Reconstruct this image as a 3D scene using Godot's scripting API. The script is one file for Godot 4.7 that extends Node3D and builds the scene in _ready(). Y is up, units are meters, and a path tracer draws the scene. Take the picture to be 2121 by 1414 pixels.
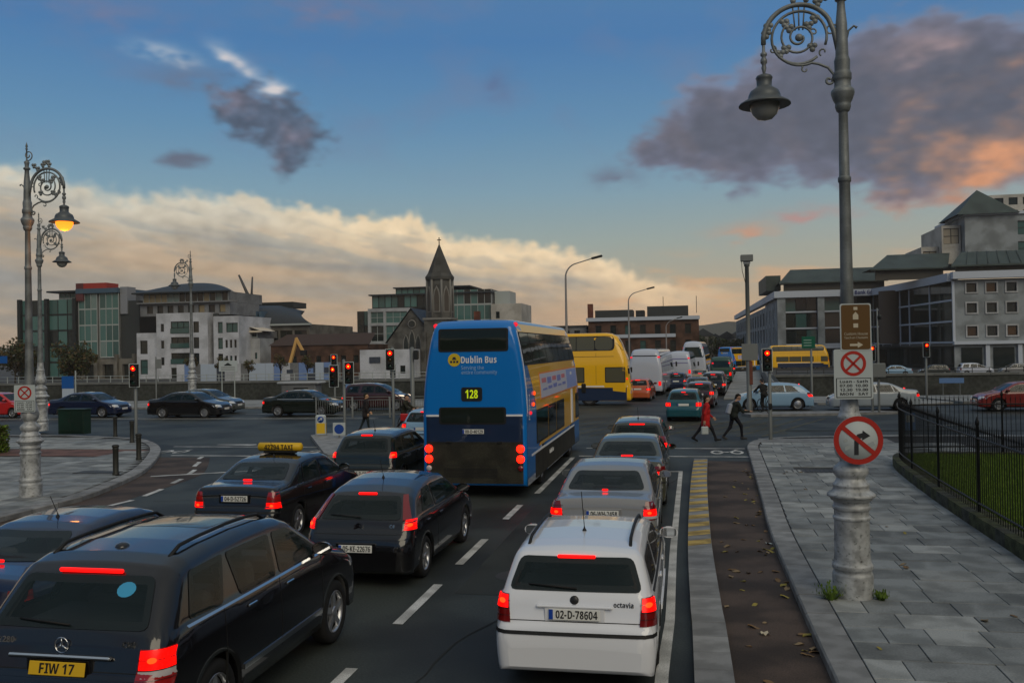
extends Node3D

# ---------------------------------------------------------------- shape builder
class B:
	var st := SurfaceTool.new()
	var tint := false
	func _init(sm := false) -> void:
		st.begin(Mesh.PRIMITIVE_TRIANGLES)
		st.set_smooth_group(0 if sm else -1)
	func sm(on: bool) -> B:
		st.set_smooth_group(0 if on else -1)
		return self
	func tri(a: Vector3, b: Vector3, c: Vector3) -> void:
		st.add_vertex(a); st.add_vertex(c); st.add_vertex(b)
	func quad(a: Vector3, b: Vector3, c: Vector3, d: Vector3) -> void:
		tri(a, b, c); tri(a, c, d)
	func box(c: Vector3, s: Vector3, bs := Basis()) -> B:
		var h := s * 0.5
		var p := []
		for i in 8:
			p.append(c + bs * Vector3(h.x if i & 1 else -h.x, h.y if i & 2 else -h.y, h.z if i & 4 else -h.z))
		quad(p[4], p[5], p[7], p[6]); quad(p[1], p[0], p[2], p[3]); quad(p[5], p[1], p[3], p[7])
		quad(p[0], p[4], p[6], p[2]); quad(p[6], p[7], p[3], p[2]); quad(p[0], p[1], p[5], p[4])
		return self
	# box with chamfered edges
	func rbox(c: Vector3, s: Vector3, r: float, bs := Basis()) -> B:
		var h := s * 0.5
		var k := Vector3(h.x - r, h.y - r, h.z - r)
		var f := func(ix, iy, iz, ax): # corner vertex that lies on the face of axis ax
			var v := Vector3(k.x * ix, k.y * iy, k.z * iz)
			v[ax] = h[ax] * [ix, iy, iz][ax]
			return c + bs * v
		for ax in 3:
			for s1 in [-1, 1]:
				var q := []
				for e in [[-1, -1], [1, -1], [1, 1], [-1, 1]]:
					var i3 := [0, 0, 0]
					i3[ax] = s1; i3[(ax + 1) % 3] = e[0]; i3[(ax + 2) % 3] = e[1]
					q.append(f.call(i3[0], i3[1], i3[2], ax))
				if s1 > 0: quad(q[0], q[1], q[2], q[3])
				else: quad(q[3], q[2], q[1], q[0])
		for ax in 3:
			var b1 := (ax + 1) % 3
			var b2 := (ax + 2) % 3
			for e in [[-1, -1], [1, -1], [1, 1], [-1, 1]]:
				var i0 := [0, 0, 0]
				i0[ax] = -1; i0[b1] = e[0]; i0[b2] = e[1]
				var i1 := i0.duplicate(); i1[ax] = 1
				var q := [f.call(i0[0], i0[1], i0[2], b1), f.call(i1[0], i1[1], i1[2], b1), f.call(i1[0], i1[1], i1[2], b2), f.call(i0[0], i0[1], i0[2], b2)]
				if e[0] * e[1] < 0: quad(q[0], q[1], q[2], q[3])
				else: quad(q[3], q[2], q[1], q[0])
		for i in 8:
			var x := 1 if i & 1 else -1
			var y := 1 if i & 2 else -1
			var z := 1 if i & 4 else -1
			if x * y * z > 0: tri(f.call(x, y, z, 0), f.call(x, y, z, 1), f.call(x, y, z, 2))
			else: tri(f.call(x, y, z, 2), f.call(x, y, z, 1), f.call(x, y, z, 0))
		return self
	func grid(rows: Array, closed := false) -> B:
		for i in rows.size() - 1:
			var a: Array = rows[i]
			var b: Array = rows[i + 1]
			var n := a.size()
			for j in (n if closed else n - 1):
				var j2 := (j + 1) % n
				quad(a[j], a[j2], b[j2], b[j])
		return self
	func tube(pts: Array, rad, sides := 8, caps := true) -> B:
		var rows := []
		var up := Vector3.ZERO
		for i in pts.size():
			var p: Vector3 = pts[i]
			var t: Vector3 = ((pts[mini(i + 1, pts.size() - 1)] as Vector3) - (pts[maxi(i - 1, 0)] as Vector3)).normalized()
			if up == Vector3.ZERO:
				up = Vector3.UP if absf(t.y) < 0.9 else Vector3.RIGHT
			var sx := t.cross(up).normalized()
			up = sx.cross(t).normalized()
			var r: float = rad[i] if rad is Array else rad
			var row := []
			for k in sides:
				var an := TAU * k / sides
				row.append(p + (sx * cos(an) + up * sin(an)) * r)
			rows.append(row)
		grid(rows, true)
		if caps:
			for j in range(1, sides - 1):
				tri(rows[0][0], rows[0][j + 1], rows[0][j])
				tri(rows[-1][0], rows[-1][j], rows[-1][j + 1])
		return self
	# profile: [[radius, height], ...] from the bottom up
	func lathe(prof: Array, sides := 16, at := Vector3.ZERO, bs := Basis()) -> B:
		var rows := []
		for q in prof:
			var row := []
			for k in sides:
				var an := TAU * k / sides
				row.append(at + bs * Vector3(cos(an) * q[0], q[1], -sin(an) * q[0]))
			rows.append(row)
		return grid(rows, true)
	# the same profile with tight bevels at its corners
	func turned(prof: Array, sides := 16, at := Vector3.ZERO) -> B:
		var o := [prof[0]]
		for i in range(1, prof.size() - 1):
			var p := Vector2(prof[i][0], prof[i][1])
			for q in [prof[i - 1], prof[i + 1]]:
				var d := Vector2(q[0], q[1]) - p
				var e := p + d * minf(0.3, 0.005 / maxf(d.length(), 0.001))
				o.append([e.x, e.y])
		o.append(prof[-1])
		return lathe(o, sides, at)
	# flat outline (in x, y) with thickness along z, front face at z = 0, back at -d
	func prism(poly: PackedVector2Array, d: float, t := Transform3D()) -> B:
		var p := poly
		if Geometry2D.is_polygon_clockwise(p): p.reverse()
		var ix := Geometry2D.triangulate_polygon(p)
		for i in range(0, ix.size(), 3):
			var a := p[ix[i]]
			var b := p[ix[i + 1]]
			var c := p[ix[i + 2]]
			if (b - a).cross(c - a) < 0:
				var s := b
				b = c; c = s
			tri(t * Vector3(a.x, a.y, 0), t * Vector3(b.x, b.y, 0), t * Vector3(c.x, c.y, 0))
			tri(t * Vector3(a.x, a.y, -d), t * Vector3(c.x, c.y, -d), t * Vector3(b.x, b.y, -d))
		for i in p.size():
			var a := p[i]
			var b := p[(i + 1) % p.size()]
			quad(t * Vector3(a.x, a.y, -d), t * Vector3(b.x, b.y, -d), t * Vector3(b.x, b.y, 0), t * Vector3(a.x, a.y, 0))
		return self
	func done() -> ArrayMesh:
		st.generate_normals()
		st.index()
		return st.commit()

# ---------------------------------------------------------------- scene helpers
var M := {}
var taken := {}
var rng := RandomNumberGenerator.new()

func numbered(n: String) -> String:
	var k: int = taken.get(n, 0)
	taken[n] = k + 1
	return n if k == 0 else "%s_%03d" % [n, k]

func tag(o: Node, label: String, cat: String, group := "") -> Node:
	o.set_meta("label", label)
	o.set_meta("category", cat)
	if group: o.set_meta("group", group)
	return o

func thing(n: String, label: String, cat: String, at := Vector3.ZERO, turn := 0.0, group := "") -> Node3D:
	var o := Node3D.new()
	o.name = numbered(n)
	add_child(o)
	o.position = at
	o.rotation_degrees.y = turn
	tag(o, label, cat, group)
	return o

func part(n: String, mesh, mat: Material, parent: Node = null, at := Vector3.ZERO) -> MeshInstance3D:
	var o := MeshInstance3D.new()
	o.mesh = mesh.done() if mesh is B else mesh
	o.material_override = mat
	if parent == null:
		o.name = numbered(n)
		add_child(o)
	else:
		o.name = n
		parent.add_child(o, true)
	o.position = at
	return o

func struct(n: String, mesh, mat: Material, at := Vector3.ZERO) -> MeshInstance3D:
	var o := part(n, mesh, mat, null, at)
	o.set_meta("kind", "structure")
	return o

func words(txt: String, size: float, mat: Material, parent: Node, at: Vector3, turn := Vector3.ZERO, bold := false, wide := 0.0, called := "lettering") -> MeshInstance3D:
	var t := TextMesh.new()
	var f := SystemFont.new()
	f.font_names = PackedStringArray(["Droid Sans"])
	if bold: f.font_weight = 700
	t.font = f
	t.text = txt
	t.font_size = 32
	t.pixel_size = size / 23.0
	t.depth = 0.004
	t.curve_step = 3.0
	var o := part(called, t, mat, parent, at)
	o.rotation_degrees = turn
	if wide > 0.0:
		var w := t.get_aabb().size.x
		if w > 0.001: o.scale.x = wide / w
	return o

func lin(r: float, g := -1.0, b := -1.0) -> Color:
	if g < 0: g = r; b = r
	return Color(r, g, b).linear_to_srgb()

func mat(c: Color, rough := 0.7, metal := 0.0, spec := 0.36) -> StandardMaterial3D:
	var m := StandardMaterial3D.new()
	m.albedo_color = c
	m.roughness = rough
	m.metallic = metal
	m.metallic_specular = spec
	return m

func glow(c: Color, e: float, base := Color(0.3, 0.02, 0.02)) -> StandardMaterial3D:
	var m := mat(base, 0.25)
	m.emission_enabled = true
	m.emission = c
	m.emission_energy_multiplier = e
	return m

func paint(c: Color, coat := 1.0, rough := 0.35) -> StandardMaterial3D:
	var m := mat(c, rough, 0.0)
	m.clearcoat_enabled = true
	m.clearcoat = coat
	m.clearcoat_roughness = 0.04
	return m

func noise_tex(freq: float, cols: Array, seed_: int, size := 512, oct := 4, kind := FastNoiseLite.TYPE_SIMPLEX_SMOOTH, nrm := false) -> NoiseTexture2D:
	var n := FastNoiseLite.new()
	n.noise_type = kind
	n.seed = seed_
	n.frequency = freq
	n.fractal_octaves = oct
	var t := NoiseTexture2D.new()
	t.width = size; t.height = size
	t.seamless = true
	t.noise = n
	if cols.size():
		var g := Gradient.new()
		var offs := PackedFloat32Array()
		var cc := PackedColorArray()
		for i in cols.size():
			offs.append(float(i) / (cols.size() - 1))
			cc.append(cols[i])
		g.offsets = offs
		g.colors = cc
		t.color_ramp = g
	t.as_normal_map = nrm
	return t

# rough surface: fine grain (metres per tile) + coarse patches
func grain(cols: Array, freq: float, tile: float, rough: float, seed_: int, relief := 0.0, patch_lo := 0.75, patch_tile := 9.0) -> StandardMaterial3D:
	var m := mat(Color.WHITE, rough, 0.0, 0.4)
	cols.sort_custom(func(a, b): return a.get_luminance() < b.get_luminance())
	m.albedo_texture = noise_tex(freq, cols, seed_)
	m.uv1_triplanar = true
	m.uv1_world_triplanar = true
	m.uv1_scale = Vector3.ONE / tile
	if patch_lo < 1.0:
		m.detail_enabled = true
		m.detail_blend_mode = BaseMaterial3D.BLEND_MODE_MUL
		m.detail_albedo = patch_tex(patch_lo)
		m.detail_uv_layer = BaseMaterial3D.DETAIL_UV_2
		m.uv2_triplanar = true
		m.uv2_world_triplanar = true
		m.uv2_scale = Vector3.ONE / patch_tile
	if relief > 0.0:
		m.heightmap_enabled = true
		m.heightmap_texture = m.albedo_texture
		m.heightmap_scale = relief
	return m

var patches := {}
func patch_tex(lo: float) -> NoiseTexture2D:
	if not patches.has(lo):
		patches[lo] = noise_tex(0.012, [Color(lo, lo, lo), Color(lo, lo, lo * 0.99).lerp(Color.WHITE, 0.3), Color(1, 1, 1), Color(1, 1, 1)], 77, 256, 5)
	return patches[lo]

func poly_round(p: Array, r: float, n := 3) -> Array:
	var out := []
	for i in p.size():
		var a: Vector2 = p[(i + p.size() - 1) % p.size()]
		var b: Vector2 = p[i]
		var c: Vector2 = p[(i + 1) % p.size()]
		var r1 := minf(r, minf(a.distance_to(b), b.distance_to(c)) * 0.45)
		var s := b + (a - b).normalized() * r1
		var e := b + (c - b).normalized() * r1
		for k in n + 1:
			var t := float(k) / n
			out.append(s.lerp(b, t).lerp(b.lerp(e, t), t))
	return out

func v2(a: Array) -> PackedVector2Array:
	var o := PackedVector2Array()
	for q in a: o.append(q if q is Vector2 else Vector2(q[0], q[1]))
	return o

# ---------------------------------------------------------------- camera, sky, sun
func _ready() -> void:
	rng.seed = 11
	var cam := Camera3D.new()
	cam.name = "camera"
	cam.fov = 41.82
	cam.near = 0.1
	cam.far = 9000.0
	cam.position = Vector3(0, 3.5, 0)
	cam.basis = Basis(Vector3.UP, deg_to_rad(10.85)) * Basis(Vector3.RIGHT, deg_to_rad(0.53)) * Basis(Vector3.BACK, deg_to_rad(-1.0))
	add_child(cam)
	cam.current = true
	var we := WorldEnvironment.new()
	we.name = "environment"
	var env := Environment.new()
	env.background_mode = Environment.BG_SKY
	env.tonemap_mode = Environment.TONE_MAPPER_LINEAR
	env.tonemap_exposure = 1.06
	env.sdfgi_enabled = true
	env.ssao_enabled = true
	env.ssil_enabled = true
	env.fog_enabled = true
	env.fog_density = 0.0002
	env.fog_light_color = Color(0.55, 0.52, 0.5)
	var pano := PanoramaSkyMaterial.new()
	pano.panorama = ImageTexture.create_from_image(sky_image())
	pano.energy_multiplier = 1.0
	var sky := Sky.new()
	sky.sky_material = pano
	env.sky = sky
	we.environment = env
	add_child(we)
	var sun := DirectionalLight3D.new()
	sun.name = "sun"
	sun.light_color = Color(1.0, 0.94, 0.82)
	sun.light_energy = 0.42
	sun.light_angular_distance = 45.0
	sun.shadow_enabled = true
	sun.rotation_degrees = Vector3(-36, 32, 0)
	add_child(sun)
	materials()
	ground()
	buildings()
	vehicles()
	furniture()
	people()
	small_things()

var nz := FastNoiseLite.new()
var nz2 := FastNoiseLite.new()

func sgrad(keys: Array, x: float) -> Color:
	if x <= keys[0][0]: return keys[0][1]
	for i in range(1, keys.size()):
		if x < keys[i][0]:
			return keys[i - 1][1].lerp(keys[i][1], (x - keys[i - 1][0]) / (keys[i][0] - keys[i - 1][0]))
	return keys[-1][1]

func fgrad(keys: Array, x: float) -> float:
	if x <= keys[0][0]: return keys[0][1]
	for i in range(1, keys.size()):
		if x < keys[i][0]:
			return lerpf(keys[i - 1][1], keys[i][1], (x - keys[i - 1][0]) / (keys[i][0] - keys[i - 1][0]))
	return keys[-1][1]

func c8(r: float, g: float, b: float) -> Color: return Color(r / 255.0, g / 255.0, b / 255.0)

# signed distance to a closed outline (negative inside)
func psd(p: Vector2, poly: PackedVector2Array) -> float:
	var d := 1e9
	var s := 1.0
	var n := poly.size()
	var j := n - 1
	for i in n:
		var e := poly[j] - poly[i]
		var w := p - poly[i]
		var b := w - e * clampf(w.dot(e) / e.dot(e), 0.0, 1.0)
		d = minf(d, b.length_squared())
		var c1 := p.y >= poly[i].y
		var c2 := p.y < poly[j].y
		var c3 := e.x * w.y > e.y * w.x
		if (c1 and c2 and c3) or (not c1 and not c2 and not c3): s = -s
		j = i
	return s * sqrt(d)

var sky_keys: Array
var cream_edge: Array
var dark_poly: PackedVector2Array
var small_poly: PackedVector2Array
var dash_poly: PackedVector2Array

func sky_color(az: float, el: float) -> Color:
	var c := sgrad(sky_keys, el)
	var away := smoothstep(45.0, 100.0, absf(az + 10.0)) * (1.0 - exp(-pow((az - 85.0) / 60.0, 2.0)))
	c = c.lerp(c8(122, 136, 152), away * exp(-maxf(el, 0.0) / 14.0))
	var west: float = exp(-pow((az - 85.0) / 60.0, 2.0)) * exp(-maxf(el, 0.0) / 11.0)
	c = c.lerp(c8(225, 160, 112), west * 0.75)
	var n1 := nz.get_noise_2d(az * 1.0, el * 1.9)
	var n2 := nz2.get_noise_2d(az * 1.0, el * 2.4)
	var wx := az + n1 * 1.3
	var wy := el + n2 * 0.7
	# high thin veil
	var veil := clampf(nz.get_noise_2d(az * 0.45 + 60.0, el * 0.9) * 1.6 - 0.15, 0.0, 1.0) * smoothstep(9.0, 15.0, el)
	c = c.lerp(c8(120, 122, 150), veil * 0.3)
	# long cream bank, low on the eastern side
	var e := fgrad(cream_edge, az)
	var lump := absf(nz.get_noise_2d(az * 0.55 + 9.0, 4.0)) * 1.2 + absf(nz2.get_noise_2d(az * 1.4, el * 1.2)) * 0.7
	var dd := e + lump - 0.2 - el
	var fade := 1.0 - smoothstep(-3.0, 6.0, az)
	var am := smoothstep(-0.25, 0.55 + 0.6 * smoothstep(-22.0, -38.0, az) + n2 * 0.5, dd + nz.get_noise_2d(az * 3.0, el * 4.0) * 0.35) * fade
	if am > 0.0:
		var stre := nz2.get_noise_2d(az * 0.12 + 31.0, el * 1.1 + az * 0.1)
		var warm := smoothstep(-30.0, -17.0, az)
		var top := c8(212, 202, 182).lerp(c8(238, 212, 174), warm)
		var low := c8(144, 142, 138).lerp(c8(180, 158, 132), clampf(0.5 + stre * 0.9, 0.0, 1.0))
		var cc := top.lerp(low, smoothstep(0.4, 4.2 + stre * 2.0, dd))
		cc = cc.lerp(c8(186, 158, 132), clampf(stre * 0.9, 0.0, 0.4) * smoothstep(1.0, 3.0, dd))
		cc = cc * (1.0 + n2 * 0.05 + nz.get_noise_2d(az * 2.2 + 5.0, el * 4.5) * 0.06)
		var wisp := clampf(nz2.get_noise_2d(az * 0.35 + 70.0, el * 2.2 + az * 0.5) * 1.6, 0.0, 0.28) * smoothstep(0.6, 1.6, dd) * smoothstep(5.0, 2.5, dd)
		cc = cc.lerp(c8(132, 142, 148), wisp)
		c = c.lerp(cc, am * 0.93)
	# broken streaks under the right of the bank
	var st2 := nz2.get_noise_2d(az * 0.3 - 20.0, el * 1.8)
	c = c.lerp(c8(205, 164, 128), clampf(st2 * 2.0 - 0.15, 0.0, 0.7) * smoothstep(-12.0, -2.0, az) * (1.0 - smoothstep(4.0, 6.5, el)))
	c = c.lerp(c8(216, 174, 132), 0.55 * exp(-pow((az + 3.0) / 13.0, 2.0)) * exp(-pow((el - 1.2) / 2.6, 2.0)))
	# great mauve cloud
	var dk := psd(Vector2(az + n1 * 1.7, wy + n1 * 0.5), dark_poly)
	if dk < 1.2:
		var fine := nz.get_noise_2d(az * 3.2 + 11.0, el * 4.4)
		dk += fine * 0.3
		var a := smoothstep(0.45, -1.0, dk)
		var inner := smoothstep(0.0, -2.4, dk)
		var blot := nz.get_noise_2d(az * 0.8 - 40.0, el * 1.2)
		var col := c8(112, 114, 132).lerp(c8(92, 95, 108), inner)
		col = col.lerp(c8(112, 106, 114), clampf(blot * 1.1, 0.0, 1.0))
		var lit := smoothstep(9.0, 20.0, az + n2 * 4.0) * smoothstep(15.5, 9.0, el + n1 * 4.0)
		col = col.lerp(c8(206, 146, 112), clampf(lit * (0.6 + blot * 1.3), 0.0, 1.0))
		var low_lit := smoothstep(-1.4, -0.1, dk) * smoothstep(9.5, 7.5, el) * smoothstep(4.0, 12.0, az)
		col = col.lerp(c8(198, 142, 118), low_lit * 0.8)
		var rim := smoothstep(-0.9, 0.0, dk) * smoothstep(13.0, 16.0, el)
		col = col.lerp(c8(164, 142, 150), rim * 0.55)
		col = col * (1.0 + fine * 0.06)
		c = c.lerp(col, a * 0.96)
	# small dark cloud with bright crests
	var sd := psd(Vector2(az + n1 * 1.0, el + n2 * 0.9), small_poly)
	if sd < 1.0:
		var col := c8(84, 94, 112).lerp(c8(112, 108, 122), clampf(nz.get_noise_2d(az * 1.6, el * 2.0 + 50.0) * 1.6 + smoothstep(14.0, 16.0, el) * 0.7, 0.0, 1.0))
		var fine2 := nz.get_noise_2d(az * 3.6 - 7.0, el * 5.0)
		c = c.lerp(col * (1.0 + fine2 * 0.2), smoothstep(0.6, -0.9, sd + fine2 * 0.6) * 0.9)
	var sd2 := psd(Vector2(az + n1 * 0.5, el + n2 * 0.3), dash_poly)
	c = c.lerp(c8(96, 98, 114), smoothstep(0.35, -0.4, sd2) * 0.8)
	for w in [[-31.8, 17.6, 1.5, 0.45, -0.2, 0.75], [-27.6, 17.4, 1.3, 0.5, -0.55, 1.0], [-25.6, 16.2, 0.7, 0.35, 0.0, 0.9]]:
		var dx: float = az - w[0] + n1 * 0.8
		var dy: float = el - w[1] - dx * w[4] + n2 * 0.5
		var q: float = exp(-pow(dx / w[2], 2.0) - pow(dy / w[3], 2.0))
		c = c.lerp(c8(216, 206, 204), clampf(q * w[5] * (0.75 + n2 * 1.2), 0.0, 0.9))
	for w in [[-11.3, 16.6, 0.8, 0.8, 0.5, c8(92, 108, 142)], [-4.0, 10.8, 1.3, 0.5, 0.65, c8(104, 110, 128)], [4.2, 7.1, 1.8, 0.4, 0.8, c8(190, 148, 126)], [7.5, 7.9, 2.2, 0.35, 0.75, c8(172, 142, 138)], [14.5, 16.8, 1.6, 0.9, 0.5, c8(176, 150, 150)], [-22.0, 21.0, 4.0, 1.2, 0.4, c8(128, 118, 140)], [-35.0, 19.6, 4.5, 0.9, 0.35, c8(126, 120, 146)], [-30.6, 16.4, 2.0, 0.7, 0.5, c8(104, 112, 134)]]:
		var dx: float = az - w[0] + n1 * 1.2
		var dy: float = el - w[1] + n2 * 0.6
		var q: float = exp(-pow(dx / w[2], 2.0) - pow(dy / w[3], 2.0))
		c = c.lerp(w[5], clampf(q * w[4] * (1.0 + n2), 0.0, 1.0))
	# more broken cloud all round
	var off := smoothstep(24.0, 40.0, az) + smoothstep(-45.0, -60.0, az)
	if off > 0.0:
		var k := nz.get_noise_2d(az * 0.16, el * 0.35 + 200.0)
		var cl := smoothstep(0.05, 0.4, k) * (1.0 - smoothstep(25.0, 60.0, el)) * clampf(off, 0.0, 1.0)
		c = c.lerp(c8(118, 112, 126).lerp(c8(200, 160, 132), clampf(1.0 - el / 14.0, 0.0, 1.0)), cl * 0.8)
	return c

func sky_image() -> Image:
	nz.seed = 5; nz.frequency = 0.22; nz.fractal_octaves = 5
	nz2.seed = 9; nz2.frequency = 0.4; nz2.fractal_octaves = 4
	sky_keys = [[0.0, c8(178, 152, 126)], [2.0, c8(172, 156, 134)], [4.5, c8(160, 161, 148)], [7.0, c8(145, 161, 160)], [10.0, c8(122, 154, 172)], [14.0, c8(96, 138, 172)], [19.0, c8(74, 120, 168)], [26.0, c8(84, 122, 162)], [40.0, c8(126, 144, 160)], [60.0, c8(156, 162, 166)], [90.0, c8(162, 166, 168)]]
	cream_edge = [[-60.0, 11.5], [-40.6, 10.6], [-36.9, 10.1], [-33.1, 9.7], [-29.0, 9.3], [-24.7, 9.2], [-21.8, 8.5], [-17.2, 8.5], [-16.2, 7.6], [-14.2, 7.3], [-11.1, 6.9], [-8.0, 6.1], [-4.9, 5.4], [-2.5, 4.5], [0.2, 3.9], [3.4, 3.0], [9.0, 1.0]]
	dark_poly = v2([[-3.2, 13.0], [-1.1, 14.3], [-0.1, 16.0], [1.1, 16.7], [3.7, 16.5], [5.5, 18.0], [8.6, 17.9], [12.6, 18.7], [15.2, 18.8], [19.3, 17.6], [27, 17], [31, 13], [27, 8.5], [19.1, 8.7], [16.2, 7.9], [12.4, 7.5], [10.6, 8.8], [8.4, 9.7], [5.6, 10.1], [3.8, 9.2], [2.4, 10.3], [-0.3, 10.5], [-2.7, 11.5]])
	small_poly = v2([[-29.7, 15.6], [-27.5, 16.0], [-25.2, 16.0], [-23.4, 15.1], [-22.0, 13.3], [-23.2, 12.9], [-23.3, 11.8], [-24.7, 10.9], [-25.8, 11.3], [-26.2, 12.7], [-27.8, 13.2], [-28.9, 14.4]])
	dash_poly = v2([[-32.6, 11.4], [-31.4, 12.1], [-29.5, 11.9], [-29.7, 11.4], [-31.5, 11.2]])
	var w := 2048
	var h := 2048
	var im := Image.create(w, h, false, Image.FORMAT_RGB8)
	im.fill(c8(84, 80, 76))
	var x0 := int((-44.0 / 360.0) * w)
	var x1 := int((24.0 / 360.0) * w)
	var yb := int(h * 0.5) + 6
	var cw := 320
	var ch := 160
	var lo := Image.create(cw, ch, false, Image.FORMAT_RGB8)
	lo.fill(c8(84, 80, 76))
	for y in ch / 2:
		for x in cw:
			var az := (x + 0.5) / cw * 360.0
			if az > 180.0: az -= 360.0
			lo.set_pixel(x, y, sky_color(az, 90.0 - (y + 0.5) / ch * 180.0))
	lo.resize(w, h, Image.INTERPOLATE_CUBIC)
	im.blit_rect(lo, Rect2i(0, 0, w, h), Vector2i.ZERO)
	for y in range(int(h * (90.0 - 25.0) / 180.0), yb):
		var el := maxf(90.0 - (y + 0.5) / h * 180.0, 0.0)
		for x in range(x0, x1):
			im.set_pixel(posmod(x, w), y, sky_color((x + 0.5) / w * 360.0, el))
	return im
func materials() -> void:
	M.tyre = mat(lin(0.012), 0.85)
	M.alloy = mat(lin(0.42, 0.43, 0.45), 0.32, 0.85)
	M.rubber = mat(lin(0.012), 0.6)
	M.chrome = mat(lin(0.6), 0.12, 1.0)
	M.mirror = mat(lin(0.7), 0.03, 1.0)
	M.plate_white = mat(lin(0.62, 0.62, 0.58), 0.4)
	M.plate_yellow = mat(lin(0.62, 0.38, 0.02), 0.4)
	M.eu_blue = mat(lin(0.01, 0.05, 0.3), 0.4)
	M.ink = mat(lin(0.015), 0.5)
	M.car_glass = mat(lin(0.008, 0.022, 0.022), 0.02, 0.0, 0.36)
	M.car_glass.albedo_color.a = 0.36
	M.car_glass.transparency = BaseMaterial3D.TRANSPARENCY_ALPHA
	M.coach_glass = mat(lin(0.008, 0.018, 0.018), 0.03, 0.0, 0.4)
	M.lining = mat(lin(0.05, 0.05, 0.048), 0.9)
	M.seat = mat(lin(0.05, 0.055, 0.058), 0.85)
	M.lamp_red = paint(lin(0.16, 0.006, 0.006), 1.0, 0.15)
	M.lamp_clear = paint(lin(0.5, 0.45, 0.45), 1.0, 0.1)
	M.brake = glow(Color(1.0, 0.03, 0.015), 1.7)
	M.brake_core = glow(Color(1.0, 0.22, 0.05), 3.0)
	M.brake_dim = glow(Color(1.0, 0.05, 0.03), 1.1)
	M.brake_high = glow(Color(1.0, 0.06, 0.05), 1.8)
	M.headlamp = paint(lin(0.55, 0.57, 0.6), 1.0, 0.1)
	M.headlamp_on = glow(Color(1.0, 0.86, 0.7), 1.2, Color(0.8, 0.8, 0.8))
	M.white_paint = paint(lin(0.66, 0.67, 0.7))
	M.black_paint = paint(lin(0.006, 0.006, 0.007))
	M.navy_paint = paint(lin(0.008, 0.014, 0.04))
	M.green_black = paint(lin(0.008, 0.012, 0.009))
	M.grey_paint = paint(lin(0.2, 0.2, 0.2), 1.0, 0.3)
	M.dark_grey = paint(lin(0.035, 0.04, 0.035))
	for m in [M.black_paint, M.navy_paint, M.green_black, M.dark_grey]:
		m.metallic_specular = 0.3
		m.roughness = 0.25
	M.asphalt = grain([lin(0.021, 0.026, 0.0235), lin(0.044, 0.051, 0.046), lin(0.033, 0.039, 0.035), lin(0.068, 0.076, 0.068)], 0.11, 2.2, 0.62, 3, 0.5, 0.55, 13.0)
	M.asphalt2 = grain([lin(0.017, 0.02, 0.019), lin(0.036, 0.041, 0.038), lin(0.026, 0.03, 0.028), lin(0.05, 0.056, 0.051)], 0.12, 1.9, 0.8, 4, 0.5, 0.7, 7.0)
	M.far_asphalt = mat(lin(0.05, 0.05, 0.048), 0.8)
	M.far_land = mat(lin(0.05, 0.055, 0.04), 0.9)
	M.red_tarmac = grain([lin(0.042, 0.03, 0.023), lin(0.085, 0.058, 0.044), lin(0.06, 0.042, 0.032), lin(0.105, 0.074, 0.058)], 0.12, 1.7, 0.82, 6, 0.5, 0.62, 5.0)
	M.tactile_red = grain([lin(0.12, 0.06, 0.045), lin(0.19, 0.1, 0.08)], 0.1, 1.2, 0.8, 8, 0.4, 0.7, 4.0)
	M.joint = grain([lin(0.035), lin(0.06)], 0.1, 1.0, 0.9, 9)
	M.slabs = []
	for i in 5:
		var k: float = [0.18, 0.23, 0.27, 0.25, 0.34][i]
		var wm: float = [0.0, 0.0, 0.01, -0.006, 0.012][i]
		M.slabs.append(grain([lin(k * 0.66, k * 0.7, k * 0.7), lin(k * 0.97 + wm, k * 1.02, k - wm), lin(k * 0.85, k * 0.89, k * 0.89), lin(k * 1.18 + wm, k * 1.22, k * 1.2 - wm)], 0.06 + i * 0.012, 1.3, 0.72, 20 + i, 0.3, 0.8, 2.3))
	M.kerbs = []
	for i in 3:
		var k: float = [0.24, 0.28, 0.21][i]
		M.kerbs.append(grain([lin(k * 0.65), lin(k, k * 1.01, k), lin(k * 0.85), lin(k * 1.3)], 0.14, 0.9, 0.75, 30 + i, 0.5, 0.82, 1.7))
	M.paving_far = grain([lin(0.2, 0.2, 0.19), lin(0.3, 0.3, 0.285)], 0.05, 4.0, 0.8, 36, 0.0, 0.8, 11.0)
	M.granite = grain([lin(0.1, 0.105, 0.1), lin(0.17, 0.175, 0.165)], 0.06, 2.0, 0.8, 37)
	M.granite2 = grain([lin(0.08, 0.085, 0.08), lin(0.14, 0.145, 0.135)], 0.06, 2.0, 0.8, 38)
	M.granite_dark = grain([lin(0.018, 0.021, 0.018), lin(0.042, 0.046, 0.04), lin(0.028, 0.032, 0.026), lin(0.052, 0.054, 0.048)], 0.03, 9.0, 0.85, 39, 0.0, 0.6, 17.0)
	M.concrete = grain([lin(0.2, 0.2, 0.19), lin(0.29, 0.285, 0.27)], 0.04, 3.0, 0.8, 40)
	M.concrete2 = grain([lin(0.17, 0.17, 0.165), lin(0.25, 0.245, 0.235)], 0.04, 3.0, 0.8, 41)
	M.water = mat(lin(0.01, 0.014, 0.013), 0.12)
	M.galv = mat(lin(0.3, 0.31, 0.32), 0.5, 0.6)
	M.cast_iron = grain([lin(0.03), lin(0.065, 0.06, 0.055)], 0.2, 0.5, 0.6, 42)
	M.line_white = grain([lin(0.2), lin(0.5, 0.5, 0.48), lin(0.6, 0.6, 0.58), lin(0.62, 0.62, 0.6)], 0.09, 1.1, 0.7, 43, 0.0, 0.75, 3.0)
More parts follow.
